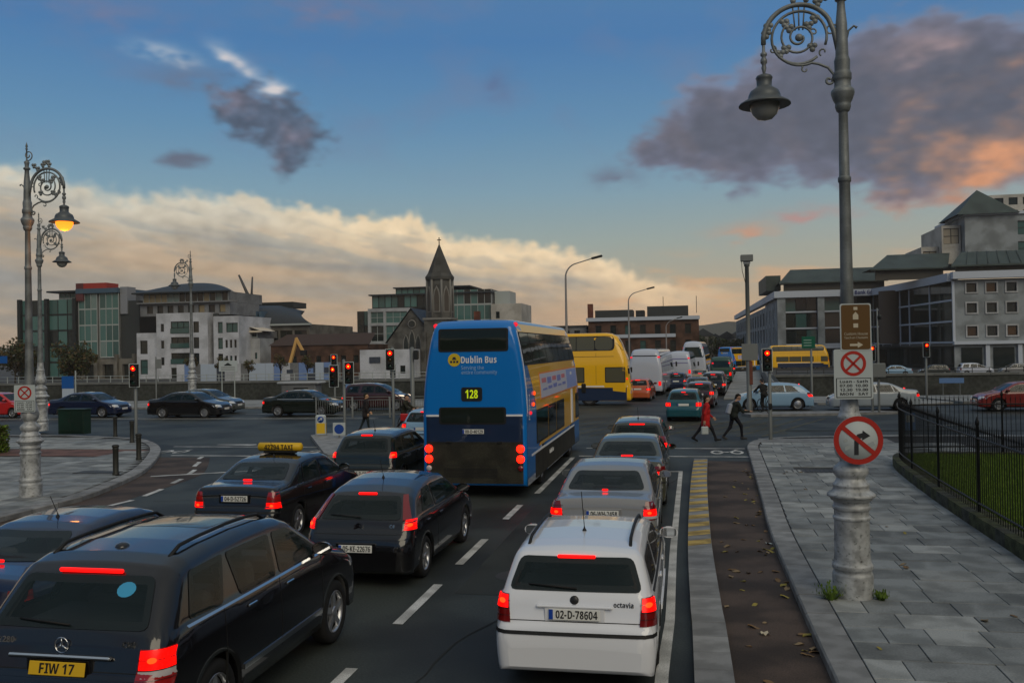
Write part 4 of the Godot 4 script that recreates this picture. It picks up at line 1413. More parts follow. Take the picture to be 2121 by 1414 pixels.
	# ---- traffic island with its tip towards us
	var isl := struct("traffic_island", solid(B.new(), v2([[-11.3, -28.2], [-11.2, -28.6], [-13.9, -35.2], [-14.4, -35.7], [-15.1, -35.4], [-15.2, -34.7], [-12.0, -28.5], [-11.7, -28.1]]), -0.02, 0.12), M.kerbs[1])
	var isr := struct("traffic_island", solid(B.new(), v2([[3.2, -45.2], [9.0, -46.4], [10.5, -47.0], [9.6, -47.7], [4.0, -47.2], [2.8, -46.2]]), -0.02, 0.12), M.kerbs[0])
	var isr2 := struct("traffic_island", solid(B.new(), v2([[7.6, -54.2], [13.5, -53.0], [15, -54.5], [13, -60.9], [7.2, -60.9], [6.4, -58]]), -0.02, 0.12), M.paving_far)
	# ---- promenade along the water
	var prom := struct("promenade", solid(B.new(), v2([[-300, -53.6], [-11.5, -53.6], [-11.3, -61.2], [-300, -61.2]]), -0.02, 0.12), M.paving_far)
	part("kerb_stone", B.new().rbox(Vector3(-80, 0.06, -53.45), Vector3(137, 0.14, 0.3), 0.02), M.kerbs[0], prom)
	var prom2 := struct("promenade", solid(B.new(), v2([[15.5, -54.5], [300, -54.5], [300, -61.2], [14, -61.2]]), -0.02, 0.12), M.paving_far)
	# ---- lines on the road
	var y := 0.009
	var mk := func(n: String, bb: B, m: Material): part(n, bb, m, road)
	for a in [[-8.2, -9.4], [-11.0, -12.95], [-14.2, -16.15], [-18.1, -19.8]]:
		mk.call("lane_dash", rect(B.new(), -3.74, -3.6, a[0], a[1], y), M.line_white)
	mk.call("lane_line", rect(B.new(), -3.62, -3.48, -21.4, -28.6, y), M.line_white)
	for a in [[-11.6, -13.2], [-15.1, -16.7], [-18.9, -20.4]]:
		mk.call("lane_dash", rect(B.new(), -6.92, -6.78, a[0], a[1], y), M.line_white)
	mk.call("lane_line", strip(B.new(), along([Vector2(-0.42, 8), Vector2(-0.36, -9.4), Vector2(-0.29, -11.7), Vector2(-0.29, -16), Vector2(-0.19, -25.4)], 2.0), along([Vector2(-0.28, 8), Vector2(-0.22, -9.4), Vector2(-0.17, -11.7), Vector2(-0.17, -16), Vector2(-0.08, -25.4)], 2.0), y), M.line_white)
	mk.call("lane_line", rect(B.new(), -0.75, -0.08, -25.4, -25.55, y), M.line_white)
	for a in [[-3.4, 2.0], [-19.3, -12.9]]:
		mk.call("stop_line", rect(B.new(), a[0], a[1], -31.2, -31.36, y), M.line_white)
	mk.call("stop_line", rect(B.new(), -3.4, 2.0, -28.9, -29.06, y), M.line_white)
	mk.call("stop_line", rect(B.new(), -17.7, -11.9, -28.42, -28.58, y), M.line_white)
	mk.call("stop_line", strip(B.new(), [Vector2(-15.3, -23.6), Vector2(-10.4, -26.2)], [Vector2(-15.25, -23.45), Vector2(-10.35, -26.05)], y), M.line_white)
	for a in [[-13.4, -18.6, -13.3, -19.6], [-13.38, -20.2, -13.58, -21.3], [-13.9, -22.3, -14.1, -23.1], [-14.45, -24.05, -14.8, -25.0], [-15.25, -25.7, -15.7, -26.8], [-16.2, -27.6, -16.4, -28.2]]:
		var p0 := Vector2(a[0], a[1])
		var p1 := Vector2(a[2], a[3])
		mk.call("cycle_dash", strip(B.new(), [p0, p1], [p0 + Vector2(0.15, 0), p1 + Vector2(0.15, 0)], y), M.line_white)
	# cycle symbols in the advance boxes
	for c in [Vector2(1.35, -30.2), Vector2(-18.3, -29.6), Vector2(-12.6, -29.8)]:
		var cy := B.new()
		for w in [-0.32, 0.32]:
			for k in 10:
				var a0 := TAU * k / 10
				var a1 := TAU * (k + 1) / 10
				cy.quad(Vector3(c.x + w + 0.22 * cos(a0), y, c.y - 0.5 * sin(a0)), Vector3(c.x + w + 0.22 * cos(a1), y, c.y - 0.5 * sin(a1)), Vector3(c.x + w + 0.13 * cos(a1), y, c.y - 0.32 * sin(a1)), Vector3(c.x + w + 0.13 * cos(a0), y, c.y - 0.32 * sin(a0)))
		strip(cy, [Vector2(c.x - 0.3, c.y), Vector2(c.x + 0.02, c.y + 0.05), Vector2(c.x + 0.3, c.y - 0.7)], [Vector2(c.x - 0.22, c.y - 0.12), Vector2(c.x + 0.06, c.y - 0.15), Vector2(c.x + 0.4, c.y - 0.7)], y + 0.001)
		var sy := part("cycle_symbol", cy, M.line_white, road)
		sy.set_meta("kind", "stuff")
	# arrow and hatching left of the queue
	mk.call("road_arrow", strip(B.new(), [Vector2(-17.9, -32.1), Vector2(-16.4, -32.25), Vector2(-16.2, -32.0)], [Vector2(-17.9, -31.95), Vector2(-16.4, -31.75), Vector2(-16.2, -32.01)], y), M.line_white)
	# box junction hatching in front of the bridge
	for i in 14:
		var x := -9.5 + i * 0.95
		mk.call("box_line", strip(B.new(), [Vector2(x, -35.5), Vector2(x + 3.6, -44.2)], [Vector2(x + 0.13, -35.5), Vector2(x + 3.73, -44.2)], y), M.line_yellow_worn)
	for zz in [-46.5, -47.0]:
		mk.call("lane_line", rect(B.new(), -60, -16, zz + 1.6, zz + 1.72, y), M.line_white)
	for i in 8:
		mk.call("lane_dash", rect(B.new(), -42 + i * 4.2, -40.2 + i * 4.2, -48.3, -48.42, y), M.line_white)
	for i in 9:
		mk.call("lane_dash", rect(B.new(), 10 + i * 4.2, 11.8 + i * 4.2, -40.3, -40.42, y), M.line_white)
	mk.call("lane_line", rect(B.new(), 7.0, 40, -36.0, -36.12, y), M.line_white)
	for i in 8: # crossing studs
		mk.call("crossing_band", rect(B.new(), -1.0 + i * 0.02, 4.0, -36.6 - i * 0.75, -36.75 - i * 0.75, y), M.line_yellow_worn)
	# repaired trenches in the asphalt
	for a in [[-3.3, -2.0, -12.5, -20], [-6.4, -5.6, -13, -19], [-11, -8, -21, -22.2], [4, 22, -37.5, -38.3], [-12, -9.2, -15, -17]]:
		mk.call("tarmac_repair", rect(B.new(), a[0], a[1], a[2], a[3], 0.0035), M.asphalt2)
	var cg := RandomNumberGenerator.new()
	cg.seed = 31
	for ck in [[-2.9, -9.0, 0.2, -1, 9.0], [-5.9, -11.0, -0.1, -1, 11.0], [-10.2, -13.0, 0.1, -1, 9.0], [-12.6, -19.5, 1.0, -0.25, 7.0], [-9.0, -27.2, 1.0, 0.05, 9.0], [-16.0, -38.5, 1.0, 0.02, 22.0], [3.0, -39.2, 1.0, -0.02, 18.0], [-1.6, -17.0, 0.1, -1, 8.0], [-24.0, -42.0, 1.0, 0.0, 14.0]]:
		var p := Vector2(ck[0], ck[1])
		var dr := Vector2(ck[2], ck[3]).normalized()
		var la := []
		var lb := []
		for i in int(ck[4] / 0.35):
			var sd := Vector2(-dr.y, dr.x)
			var w := cg.randf_range(0.006, 0.018)
			var pp := p + sd * cg.randf_range(-0.05, 0.05)
			la.append(pp - sd * w); lb.append(pp + sd * w)
			p += dr * 0.35
			dr = dr.rotated(cg.randf_range(-0.16, 0.16)).lerp(Vector2(ck[2], ck[3]).normalized(), 0.15).normalized()
		mk.call("crack_seal", strip(B.new(), la, lb, 0.0062), M.bitumen)
	for a in [[-2.6, -13.6], [-8.6, -23.4], [-13.0, -33.4], [-1.0, -34.6]]:
		mk.call("manhole_cover", B.new().lathe([[0.33, 0.0], [0.33, 0.006], [0.3, 0.008], [0.001, 0.008]], 20, Vector3(a[0], 0, a[1])), M.cast_iron)
# ---------------------------------------------------------------- buses, coaches, all vehicles in place
func rearp(s: Shell, x0: float, y0: float, x1: float, y1: float, off: float, r := 0.0, nu := 10, nv := 6) -> B:
	if r > 0.0: return fan(B.new(), s.rear, poly_round(vq(x0, y0, x1, y1), r), off)
	return patch(B.new(), s.rear, vq(x0, y0, x1, y1), off, nu, nv)

func sidep(s: Shell, sd: int, z0: float, y0: float, z1: float, y1: float, off: float, r := 0.0) -> B:
	var fn: Callable = s.right if sd > 0 else s.left
	if r > 0.0: return fan(B.new(), fn, poly_round(vq(z0, y0, z1, y1), r), off, 2)
	return patch(B.new(), fn, vq(z0, y0, z1, y1), off, 6, 2)

func lamp_disc(parent: Node, n: String, p: Vector3, r: float, m: Material, turn := Vector3.ZERO) -> void:
	var o := part(n, cached("lampdisc %.3f" % r, func(): return B.new(true).lathe([[r * 1.12, -0.01], [r * 1.12, 0.012], [r, 0.018], [r * 0.7, 0.03], [r * 0.3, 0.036], [0.001, 0.037]], 18, Vector3.ZERO, Basis(Vector3.RIGHT, PI / 2))), m, parent, p)
	o.rotation_degrees = turn

func double_decker(n: String, label: String, at: Vector3, turn: float, main: bool) -> Node3D:
	var t := thing(n, label, "bus", at, turn)
	var h := 4.2 if main else 4.4
	var L := 5.45 if main else 5.2
	var s := Shell.new({"o": [[L, 0.42, .1], [L, 1.0, .1], [L - 0.01, 2.0, .1], [L - 0.05, h - 0.45, .13], [L - 0.09, h - 0.16, .16], [L - 0.16, h - 0.06, .16], [L - 0.3, h, .14], [L - 0.8, h + 0.02, .12], [-L + 1.5, h + 0.02, .12], [-L + 1.15, h - 0.03, .2], [-L + 0.8, h - 0.2, .3], [-L + 0.55, h - 0.6, .36], [-L + 0.2, h - 1.6, .38], [-L + 0.03, 1.5, .36], [-L, 1.0, .3], [-L, 0.42, .28]], "W": 1.26, "belt": 2.1, "tum": 0.02, "inset": 0.0, "bulge": 0.0, "crown": 0.02, "sill": 0.3, "wheels": [L - 2.5 if main else L - 2.4, -L + 2.55], "wr": 0.5, "ar": 0.58, "taper": 0.0})
	part("body", s.body(0.12), M.bus_blue if main else M.bus_yellow, t)
	part("underbody", B.new().box(Vector3(0, 0.75, 0), Vector3(1.9, 0.9, L * 2 - 0.6)), M.rubber, t)
	for zw in s.wheels:
		for sd in [1, -1]: wheel(t, sd * 1.08, 0.5, zw, 0.5, 0.28, "disc", M.wheel_grey)
	# ---- both sides
	for sd in [1, -1]:
		var fn: Callable = s.right if sd > 0 else s.left
		if main:
			var pan := part("yellow_side_panel", fan(B.new(), fn, [Vector2(L - 0.75, 3.08), Vector2(L - 0.28, 4.12), Vector2(-L + 0.9, 4.12), Vector2(-L + 0.6, 3.6), Vector2(-L + 0.3, 2.4), Vector2(-L + 0.15, 1.3), Vector2(-L + 0.15, 1.06), Vector2(L - 1.75, 1.06), Vector2(L - 2.1, 1.15)], 0.004, 8), M.bus_yellow, t)
			part("white_stripe", sidep(s, sd, L - 0.7, 0.93, -L + 0.1, 0.98, 0.006), M.white_vinyl, t)
			part("lower_skirt", sidep(s, sd, L - 0.06, 0.32, -L + 0.2, 0.92, 0.003), M.bus_dirt, t)
			part("white_pinstripe", patch(B.new(), fn, [Vector2(L - 0.13, 2.0), Vector2(L - 0.19, 2.0), Vector2(L - 0.28, 3.95), Vector2(L - 0.22, 3.95)], 0.006, 1, 6), M.white_vinyl, t)
		else:
			part("blue_skirt", sidep(s, sd, L - 0.05, 0.32, -L + 0.25, 1.1, 0.004), M.bus_navy, t)
			part("white_stripe", sidep(s, sd, L - 0.05, 1.14, -L + 0.2, 1.22, 0.005), M.white_vinyl, t)
			part("panel_seam", sidep(s, sd, L - 0.4, 2.98, -L + 1.0, 3.0, 0.004), M.rubber, t)
			for zs in [-L + 2.1, -L + 4.2, -L + 6.3]:
				part("panel_seam", sidep(s, sd, zs, 1.3, zs - 0.015, 3.2, 0.004), M.rubber, t)
		# upper deck glazing in panes
		var uz0 := L - 0.32
		var uz1 := -L + 0.75
		var np := 8
		part("glazing_band", sidep(s, sd, uz0, 3.12 if main else 3.34, uz1 + (0.0 if main else 0.2), 3.93 if main else 4.24, 0.007, 0.08 if main else 0.3), M.rubber, t)
		for i in np:
			var a := lerpf(uz0 - 0.05, uz1 + (0.1 if main else 0.3), float(i) / np)
			var c := lerpf(uz0 - 0.05, uz1 + (0.1 if main else 0.3), float(i + 1) / np)
			part("upper_window", sidep(s, sd, a - 0.03, 3.16 if main else 3.38, c + 0.03, 3.9 if main else 4.2, 0.011, 0.06 if i < np - 1 or main else 0.28), M.bus_glass if main else M.bus_glass2, t)
			if main: part("hopper_bar", sidep(s, sd, a - 0.04, 3.66, c + 0.04, 3.69, 0.014), M.rubber, t)
		# lower deck glazing
		if main:
			var lo := [[L - 1.45, L - 3.4], [L - 3.45, L - 4.95], [L - 5.0, L - 6.7], [-L + 1.35, -L + 0.25]]
			for q in lo:
				part("lower_window_frame", sidep(s, sd, q[0], 1.14, q[1], 1.99, 0.007, 0.06), M.rubber, t)
				part("lower_window", sidep(s, sd, q[0] - 0.05, 1.19, q[1] + 0.05, 1.94, 0.011, 0.05), M.bus_glass, t)
		else:
			var lo := [[L - 1.0, L - 3.2], [L - 3.3, L - 5.4], [L - 5.5, L - 7.6], [-L + 1.55, -L + 0.32]]
			for q in lo:
				part("lower_window_frame", sidep(s, sd, q[0], 1.4, q[1], 2.34, 0.007, 0.06), M.rubber, t)
				part("lower_window", sidep(s, sd, q[0] - 0.05, 1.45, q[1] + 0.05, 2.29, 0.011, 0.05), M.bus_glass2, t)
		if main:
			# framed advertisement between the decks
			var az0 := L - 2.2
			var az1 := -L + 0.75
			part("advert_frame", sidep(s, sd, az0, 2.2, az1, 2.9, 0.012), M.orange_vinyl, t)
			var ad := part("advert", sidep(s, sd, az0 - 0.06, 2.24, az1 + 0.06, 2.86, 0.016), M.advert_pale, t)
			for k in 5:
				var z0 := lerpf(az0 - 0.3, az1 + 2.9, k / 5.0)
				part("advert_print", sidep(s, sd, z0, 2.62 - 0.05 * (k % 2), z0 - 0.75, 2.74, 0.018), M.advert_blue if k % 2 else M.advert_red, ad)
				part("advert_print", sidep(s, sd, z0 - 0.1, 2.42, z0 - 0.85, 2.47 + 0.03 * (k % 3), 0.018), M.advert_blue, ad)
			part("advert_picture", sidep(s, sd, az1 + 2.7, 2.26, az1 + 0.2, 2.84, 0.018), M.advert_sky, ad)
			part("advert_bottle", sidep(s, sd, az1 + 1.75, 1.1, az1 + 1.35, 2.75, 0.021), M.white_vinyl, ad)
			for q in [[L - 1.2, 2.42], [L - 1.0, 2.16]]:
				lamp_disc(t, "marker_lamp", fn.call(Vector2(q[0], q[1]), 0.01), 0.045, M.marker_orange, Vector3(0, 90 * sd, 0))
			lamp_disc(t, "marker_lamp", fn.call(Vector2(L - 0.55, 1.98), 0.01), 0.04, M.marker_pink, Vector3(0, 90 * sd, 0))
			words("dublinbus.ie", 0.09, M.white_vinyl, t, fn.call(Vector2(L - 0.42, 2.12), 0.008), Vector3(0, 90 * sd, 90), false, 0.62)
			words("Dublin Bus", 0.11, M.white_vinyl, t, fn.call(Vector2(L - 3.9, 0.72), 0.01), Vector3(0, 90 * sd, 0), true)
		else:
			lamp_disc(t, "front_side_lamp", fn.call(Vector2(-L + 0.22, 1.62), 0.01), 0.05, M.brake_dim, Vector3(0, 90 * sd, 0))
	# ---- front
	part("upper_windscreen", fan(B.new(), s.front, poly_round(vq(-1.05, h - 1.05, 1.05, h - 0.3), 0.1), 0.008), M.bus_glass, t)
	part("windscreen", fan(B.new(), s.front, poly_round(vq(-1.1, 1.35, 1.1, 2.4), 0.1), 0.008), M.bus_glass, t)
	for sd in [1, -1]:
		part("headlight", patch(B.new(), s.front, vq(sd * 0.95 - 0.14, 0.72, sd * 0.95 + 0.14, 0.92), 0.01), M.headlamp, t)
		part("door_mirror", B.new().rbox(Vector3(sd * 1.42, 2.1, -L + 0.1), Vector3(0.16, 0.34, 0.1), 0.03), M.rubber, t)
	# ---- rear
	if not main:
		part("rear_window", rearp(s, -0.85, 3.4, 0.85, 4.0, 0.008, 0.1), M.bus_glass, t)
		part("rear_panel", rearp(s, -1.24, 0.45, 1.24, 3.2, 0.005, 0.0, 20), M.bus_blue, t)
		return t
	part("rear_skirt", rearp(s, -1.27, 0.36, 1.27, 1.34, 0.004, 0.0, 24), M.bus_dirt, t)
	part("navy_rear_panel", rearp(s, -1.27, 1.34, 1.27, 1.94, 0.004, 0.0, 24), M.bus_navy, t)
	part("white_rear_stripe", rearp(s, -1.27, 1.94, 1.27, 1.985, 0.006, 0.0, 24, 1), M.white_vinyl, t)
	for k in 7: part("engine_louvre", rearp(s, -0.75, 0.5 + k * 0.034, 0.55, 0.514 + k * 0.034, 0.01, 0.0, 8, 1), M.rubber, t)
	for x in [-0.62, 0.62]: part("hinge", B.new().rbox(Vector3(x, 1.33, L + 0.012), Vector3(0.12, 0.05, 0.03), 0.008), M.rubber, t)
	part("engine_grille_seam", rearp(s, -1.1, 0.78, 1.1, 0.79, 0.006, 0.0, 10, 1), M.rubber, t)
	part("engine_door_seam", rearp(s, -1.02, 1.3, 1.02, 1.312, 0.007, 0.0, 10, 1), M.rubber, t)
	var uw := part("upper_rear_window_frame", rearp(s, -0.85, 3.47, 0.85, 4.02, 0.008, 0.06), M.rubber, t)
	part("upper_rear_window", rearp(s, -0.8, 3.52, 0.8, 3.98, 0.012, 0.05), M.bus_glass, t)
	part("lower_rear_window_frame", rearp(s, -0.85, 1.75, 0.78, 2.16, 0.01, 0.07), M.rubber, t)
	part("lower_rear_window", rearp(s, -0.8, 1.79, 0.73, 2.12, 0.014, 0.06), M.bus_glass, t)
	var db := part("route_display", rearp(s, -0.3, 2.3, 0.21, 2.63, 0.012, 0.06), M.ink, t)
	var rz := s.rear(Vector2(0, 2.5), 0.0).z
	words("128", 0.2, M.led_yellow, db, Vector3(-0.045, 2.465, rz + 0.016), Vector3.ZERO, true, 0.3)
	var lz := s.rear(Vector2(0, 3.28), 0.0).z + 0.008
	var logo := part("emblem", B.new().lathe([[0.155, -0.006], [0.155, 0.004], [0.001, 0.004]], 28, Vector3(-0.46, 3.28, lz), Basis(Vector3.RIGHT, PI / 2)), M.logo_yellow, t)
	# three castle towers
	for q in [[-0.46, 3.33, 0.07, 0.04], [-0.46, 3.295, 0.11, 0.022]]:
		part("emblem_tower", B.new().box(Vector3(q[0], q[1], lz + 0.006), Vector3(q[2], q[3], 0.004)), M.bus_navy, logo)
	for x in [-0.535, -0.46, -0.385]:
		part("emblem_tower", B.new().box(Vector3(x, 3.235, lz + 0.006), Vector3(0.05, 0.05, 0.004)), M.bus_navy, logo)
	words("Dublin Bus", 0.155, M.white_vinyl, t, Vector3(0.13, 3.275, lz), Vector3(-1, 0, 0), true, 0.86)
	words("Serving the", 0.085, M.sky_vinyl, t, Vector3(-0.02, 3.09, lz + 0.004), Vector3(-1, 0, 0), false, 0.55)
	words("entire community", 0.085, M.sky_vinyl, t, Vector3(0.14, 2.98, lz + 0.006), Vector3(-1, 0, 0), false, 0.86)
	plate(t, "00-D-40129", Vector3(-0.02, 1.585, s.rear(Vector2(0, 1.58), 0.0).z + 0.016), 0, false, 0.52, 0.11)
	for sd in [1, -1]:
		for yy in [1.18, 0.94]:
			lamp_disc(t, "tail_light", Vector3(sd * 1.11, yy, L + 0.012), 0.085, M.bus_lamp)
		lamp_disc(t, "reversing_lamp", Vector3(sd * 1.11, 0.72, L + 0.012), 0.06, M.lamp_clear if sd < 0 else M.lamp_red)
		lamp_disc(t, "top_marker_lamp", s.rear(Vector2(sd * 1.06, 4.1), 0.0), 0.05, M.marker_pink)
	return t

func coach(n: String, label: String, at: Vector3, turn: float, d: Dictionary) -> Node3D:
	var t := thing(n, label, d.get("category", "coach"), at, turn)
	var h: float = d.h
	var L: float = d.get("L", 5.6)
	var W: float = d.get("W", 1.22)
	var s := Shell.new({"o": [[L, 0.5, .2], [L, 1.0, .22], [L - 0.03, h * 0.62, .22], [L - 0.12, h - 0.45, .25], [L - 0.25, h - 0.15, .25], [L - 0.5, h, .22], [-L + 0.8, h, .22], [-L + 0.45, h - 0.2, .3], [-L + 0.08, h * 0.45, .32], [-L, 0.9, .3], [-L, 0.5, .3]], "W": W, "belt": 1.5, "tum": 0.05, "inset": 0.0, "bulge": 0.0, "crown": 0.05, "sill": 0.34, "wheels": [L - 2.4, -L + 2.0], "wr": 0.48, "ar": 0.56, "taper": 0.0})
	part("body", s.body(0.18), d.paint, t)
	for zw in s.wheels:
		for sd in [1, -1]: wheel(t, sd * (W - 0.16), 0.48, zw, 0.48, 0.26, "disc", M.wheel_grey)
	for sd in [1, -1]:
		var nw := 6
		for i in nw:
			var a := lerpf(L - 0.5, -L + 0.7, float(i) / nw)
			var c := lerpf(L - 0.5, -L + 0.7, float(i + 1) / nw)
			part("side_window", sidep(s, sd, a - 0.02, h * 0.5, c + 0.02, h - 0.45, 0.008, 0.08), M.coach_glass, t)
		part("tail_light", patch(B.new(), s.rear, vq(sd * (W - 0.17) - 0.09, d.get("ly", 0.85), sd * (W - 0.17) + 0.09, d.get("ly", 0.85) + 0.3), 0.012), M.brake_dim, t)
		part("upper_tail_light", patch(B.new(), s.rear, vq(sd * (W - 0.24) - 0.08, h - 0.62, sd * (W - 0.24) + 0.08, h - 0.5), 0.016), M.marker_pink, t)
		part("door_mirror", B.new().rbox(Vector3(sd * (W + 0.16), h * 0.62, -L + 0.1), Vector3(0.14, 0.4, 0.12), 0.03), M.rubber, t)
	if d.has("rw"): part("rear_window", rearp(s, -W + 0.22, d.rw[0], W - 0.22, d.rw[1], 0.012, 0.12), M.coach_glass, t)
	if d.has("band"): part("rear_spoiler_seam", rearp(s, -W + 0.15, d.band, W - 0.15, d.band + 0.07, 0.012), M.rubber, t)
	if d.has("stripe"):
		for y in d.stripe: part("rear_stripe", rearp(s, -W + 0.3, y, W - 0.3, y + 0.06, 0.01), M.stripe_purple, t)
	part("rear_bumper", rearp(s, -W + 0.02, 0.5, W - 0.02, 0.72, 0.02, 0.0, 18), d.paint, t)
	part("windscreen", fan(B.new(), s.front, poly_round(vq(-W + 0.2, h * 0.42, W - 0.2, h - 0.4), 0.1), 0.01), M.coach_glass, t)
	part("number_plate", B.new().rbox(Vector3(0, 0.8, L + 0.03), Vector3(0.5, 0.12, 0.02), 0.004), M.plate_white, t)
	return t

func vehicles() -> void:
	double_decker("double_decker_bus", "blue backed double decker bus showing route 128 in the middle lane", Vector3(-4.89, 0, -26.0), 0, true)
	double_decker("double_decker_bus", "plain yellow double decker bus crossing the junction before the bridge", Vector3(-8.35, 0, -55.6), -90, false)
	double_decker("double_decker_bus", "blue backed double decker bus turning off the far end of the bridge", Vector3(9.0, -0.9, -151), -28, true)
	double_decker("double_decker_bus", "yellow double decker bus side on along the far quay", Vector3(21.0, -1.0, -172), -90, false)
	coach("touring_coach", "silver white touring coach just behind the yellow bus on the bridge", Vector3(-2.35, 0, -70.4), -4, {"h": 3.35, "paint": M.silver_white, "band": 2.85, "ly": 0.75})
	coach("touring_coach", "tall white touring coach with a wide dark rear window far along the bridge", Vector3(1.25, 0, -90), -4, {"h": 3.95, "paint": M.silver_white, "rw": [2.5, 3.45], "ly": 1.0})
	coach("minibus", "small white minibus with purple stripes between two coaches on the bridge", Vector3(-0.1, 0, -80.2), -4, {"h": 3.1, "L": 3.8, "W": 1.02, "paint": M.silver_white, "stripe": [2.45, 2.1], "ly": 1.25, "category": "minibus"})
	# --- the queue towards us
	var white := car("estate_car", "white estate car with roof rails and plate 02-D-78604 beside the raised kerb strip", Vector3(-1.14, 0, -11.22), 0, {"kind": "estate", "paint": M.white_paint, "plate": "02-D-78604", "plate_y": 0.8, "high": 1.312, "high_w": 0.4, "rails": true, "wiper": true, "aerial": [1.1, 0.5, 0.5], "lamps": {"x0": 0.66, "y0": 0.7, "y1": 0.97, "l0": 0.5, "l1": 1.0}, "bumper_y": 0.6, "moulding": true, "wheels": "spoke"})
	var ws := shell_of({"kind": "estate"})
	var ez := ws.rear(Vector2(0, 0.94), 0.0)
	part("emblem", B.new(true).lathe([[0.045, -0.02], [0.045, 0.008], [0.035, 0.014], [0.001, 0.016]], 18, Vector3.ZERO, Basis(Vector3.RIGHT, PI / 2 - 0.25)), M.dark_badge, white, Vector3(0, 0.935, ez.z + 0.004))
	var bw := words("octavia", 0.05, M.dark_badge, white, ws.rear(Vector2(0.5, 0.9), 0.006), Vector3(-14, 0, 0), true, 0.2)
	part("plate_handle", B.new().rbox(Vector3(0, 0.875, ws.rear(Vector2(0, 0.87), 0.01).z), Vector3(0.78, 0.03, 0.05), 0.01), M.white_paint, white)
	car("saloon_car", "grey saloon car with plate 06-WH-2458 ahead of the white estate", Vector3(-1.33, 0, -16.6), 0, {"kind": "saloon", "paint": M.grey_paint, "plate": "06-WH-2458", "plate_y": 0.83, "high": 1.62, "high_on": "top", "high_w": 0.1, "lamps": {"x0": 0.63, "y0": 0.74, "y1": 1.02, "l0": 0.2, "l1": 0.62, "in": 0.06, "clear": [0.76, 0.8]}, "W": 0.88})
	car("saloon_car", "dark olive saloon car between the grey saloon and a small hatchback", Vector3(-1.26, 0, -21.45), 0, {"kind": "saloon", "paint": M.olive_paint, "plate": "", "high": 1.66, "high_on": "top", "high_w": 0.26, "lamps": {"x0": 0.6, "y0": 0.74, "y1": 0.96, "l0": 0.0, "l1": 0.55}})
	car("hatchback_car", "dark hatchback first in the right lane at the white stop line", Vector3(-1.3, 0, -26.6), 0, {"kind": "hatch", "paint": M.dark_grey, "plate": "", "high": 1.36, "high_w": 0.42, "lamps": {"x0": 0.6, "y0": 0.75, "y1": 1.05, "l0": 0.0, "l1": 0.45}, "aerial": [0.9, 0.35, 0.6]})
	var c4 := car("hatchback_car", "glossy black round backed hatchback with tall red lamps behind the blue bus", Vector3(-4.82, 0, -14.6), 0, {"kind": "coupe_hatch", "W": 0.865, "paint": M.black_paint, "plate": "05-KE-22676", "plate_y": 0.6, "high": 1.31, "high_w": 0.3, "wiper": true, "wheels": "spoke", "aerial": [0.75, 0.3, 0.5], "lamps": {"x0": 0.68, "y0": 0.84, "y1": 0.99, "l0": 0.0, "l1": 1.0, "tall": [0.67, 0.56, 0.98, 1.3]}, "bumper_y": 0.72, "bumper_mat": M.black_paint})
	var cs := shell_of({"kind": "coupe_hatch"})
	for k in 2:
		var yy := 0.885 + k * 0.035
		var pz := cs.rear(Vector2(0, yy), 0.012)
		part("chevron_badge", B.new().prism(v2([[-0.07, -0.03], [0, 0.02], [0.07, -0.03], [0.07, -0.008], [0, 0.042], [-0.07, -0.008]]), 0.012), M.chrome, c4, Vector3(0, yy, pz.z + 0.008))
	words("C4", 0.05, M.chrome, c4, cs.rear(Vector2(0.52, 0.9), 0.01), Vector3(-12, 0, 0), true)
	var sv := car("off_road_car", "large black off-road estate with a yellow plate and grey roof rails", Vector3(-5.12, 0, -8.78), 0, {"kind": "suv", "paint": M.black_paint, "plate": "FIW 17", "plate_y": 0.94, "plate_yellow": true, "high": 1.625, "high_w": 0.62, "rails": true, "wiper": true, "wheels": "spoke", "chrome_trim": true, "moulding": true, "moulding_mat": M.chrome, "lamps": {"x0": 0.7, "y0": 0.78, "y1": 1.1, "l0": 0.5, "l1": 1.0, "clear": [0.88, 0.94], "mat": M.lamp_red_bright}, "bumper_y": 0.86, "bumper_mat": M.black_paint})
	var ss := shell_of({"kind": "suv"})
	var star := part("star_badge", B.new(true), M.chrome, sv, Vector3(0, 1.115, ss.rear(Vector2(0, 1.115), 0.014).z))
	var sb := B.new(true)
	var ringp := []
	for k in 25: ringp.append(Vector3(0.062 * cos(TAU * k / 24), 0.062 * sin(TAU * k / 24), 0))
	sb.tube(ringp, 0.006, 6, false)
	for k in 3: sb.tube([Vector3.ZERO, Vector3(0.06 * sin(TAU * k / 3), 0.06 * cos(TAU * k / 3), 0)], [0.012, 0.003], 5)
	star.mesh = sb.done()
	part("plate_handle", B.new().rbox(Vector3(0, 1.03, ss.rear(Vector2(0, 1.03), 0.02).z), Vector3(0.95, 0.035, 0.05), 0.012), M.chrome, sv)
	words("CDI", 0.05, M.chrome, sv, ss.rear(Vector2(0.6, 1.13), 0.01), Vector3(-10, 0, 0), true)
	words("ML 280", 0.05, M.chrome, sv, ss.rear(Vector2(-0.58, 1.13), 0.01), Vector3(-10, 0, 0), true)
	part("window_sticker", fan(B.new(), ss.rear, circle2(Vector2(0.4, 1.5), 0.085, 0.055, 14), 0.011, 2, 0.004), M.sticker_blue, sv)
	part("sunroof", patch(B.new(), ss.top, vq(-0.42, -0.1, 0.42, -0.25 + 0.85), 0.004, 8, 6), M.car_glass, sv)
	part("roof_fin", B.new(true).lathe([[0.07, -0.01], [0.06, 0.015], [0.03, 0.03], [0.001, 0.034]], 14), M.black_paint, sv, ss.top(Vector2(0, 1.35), 0.0))
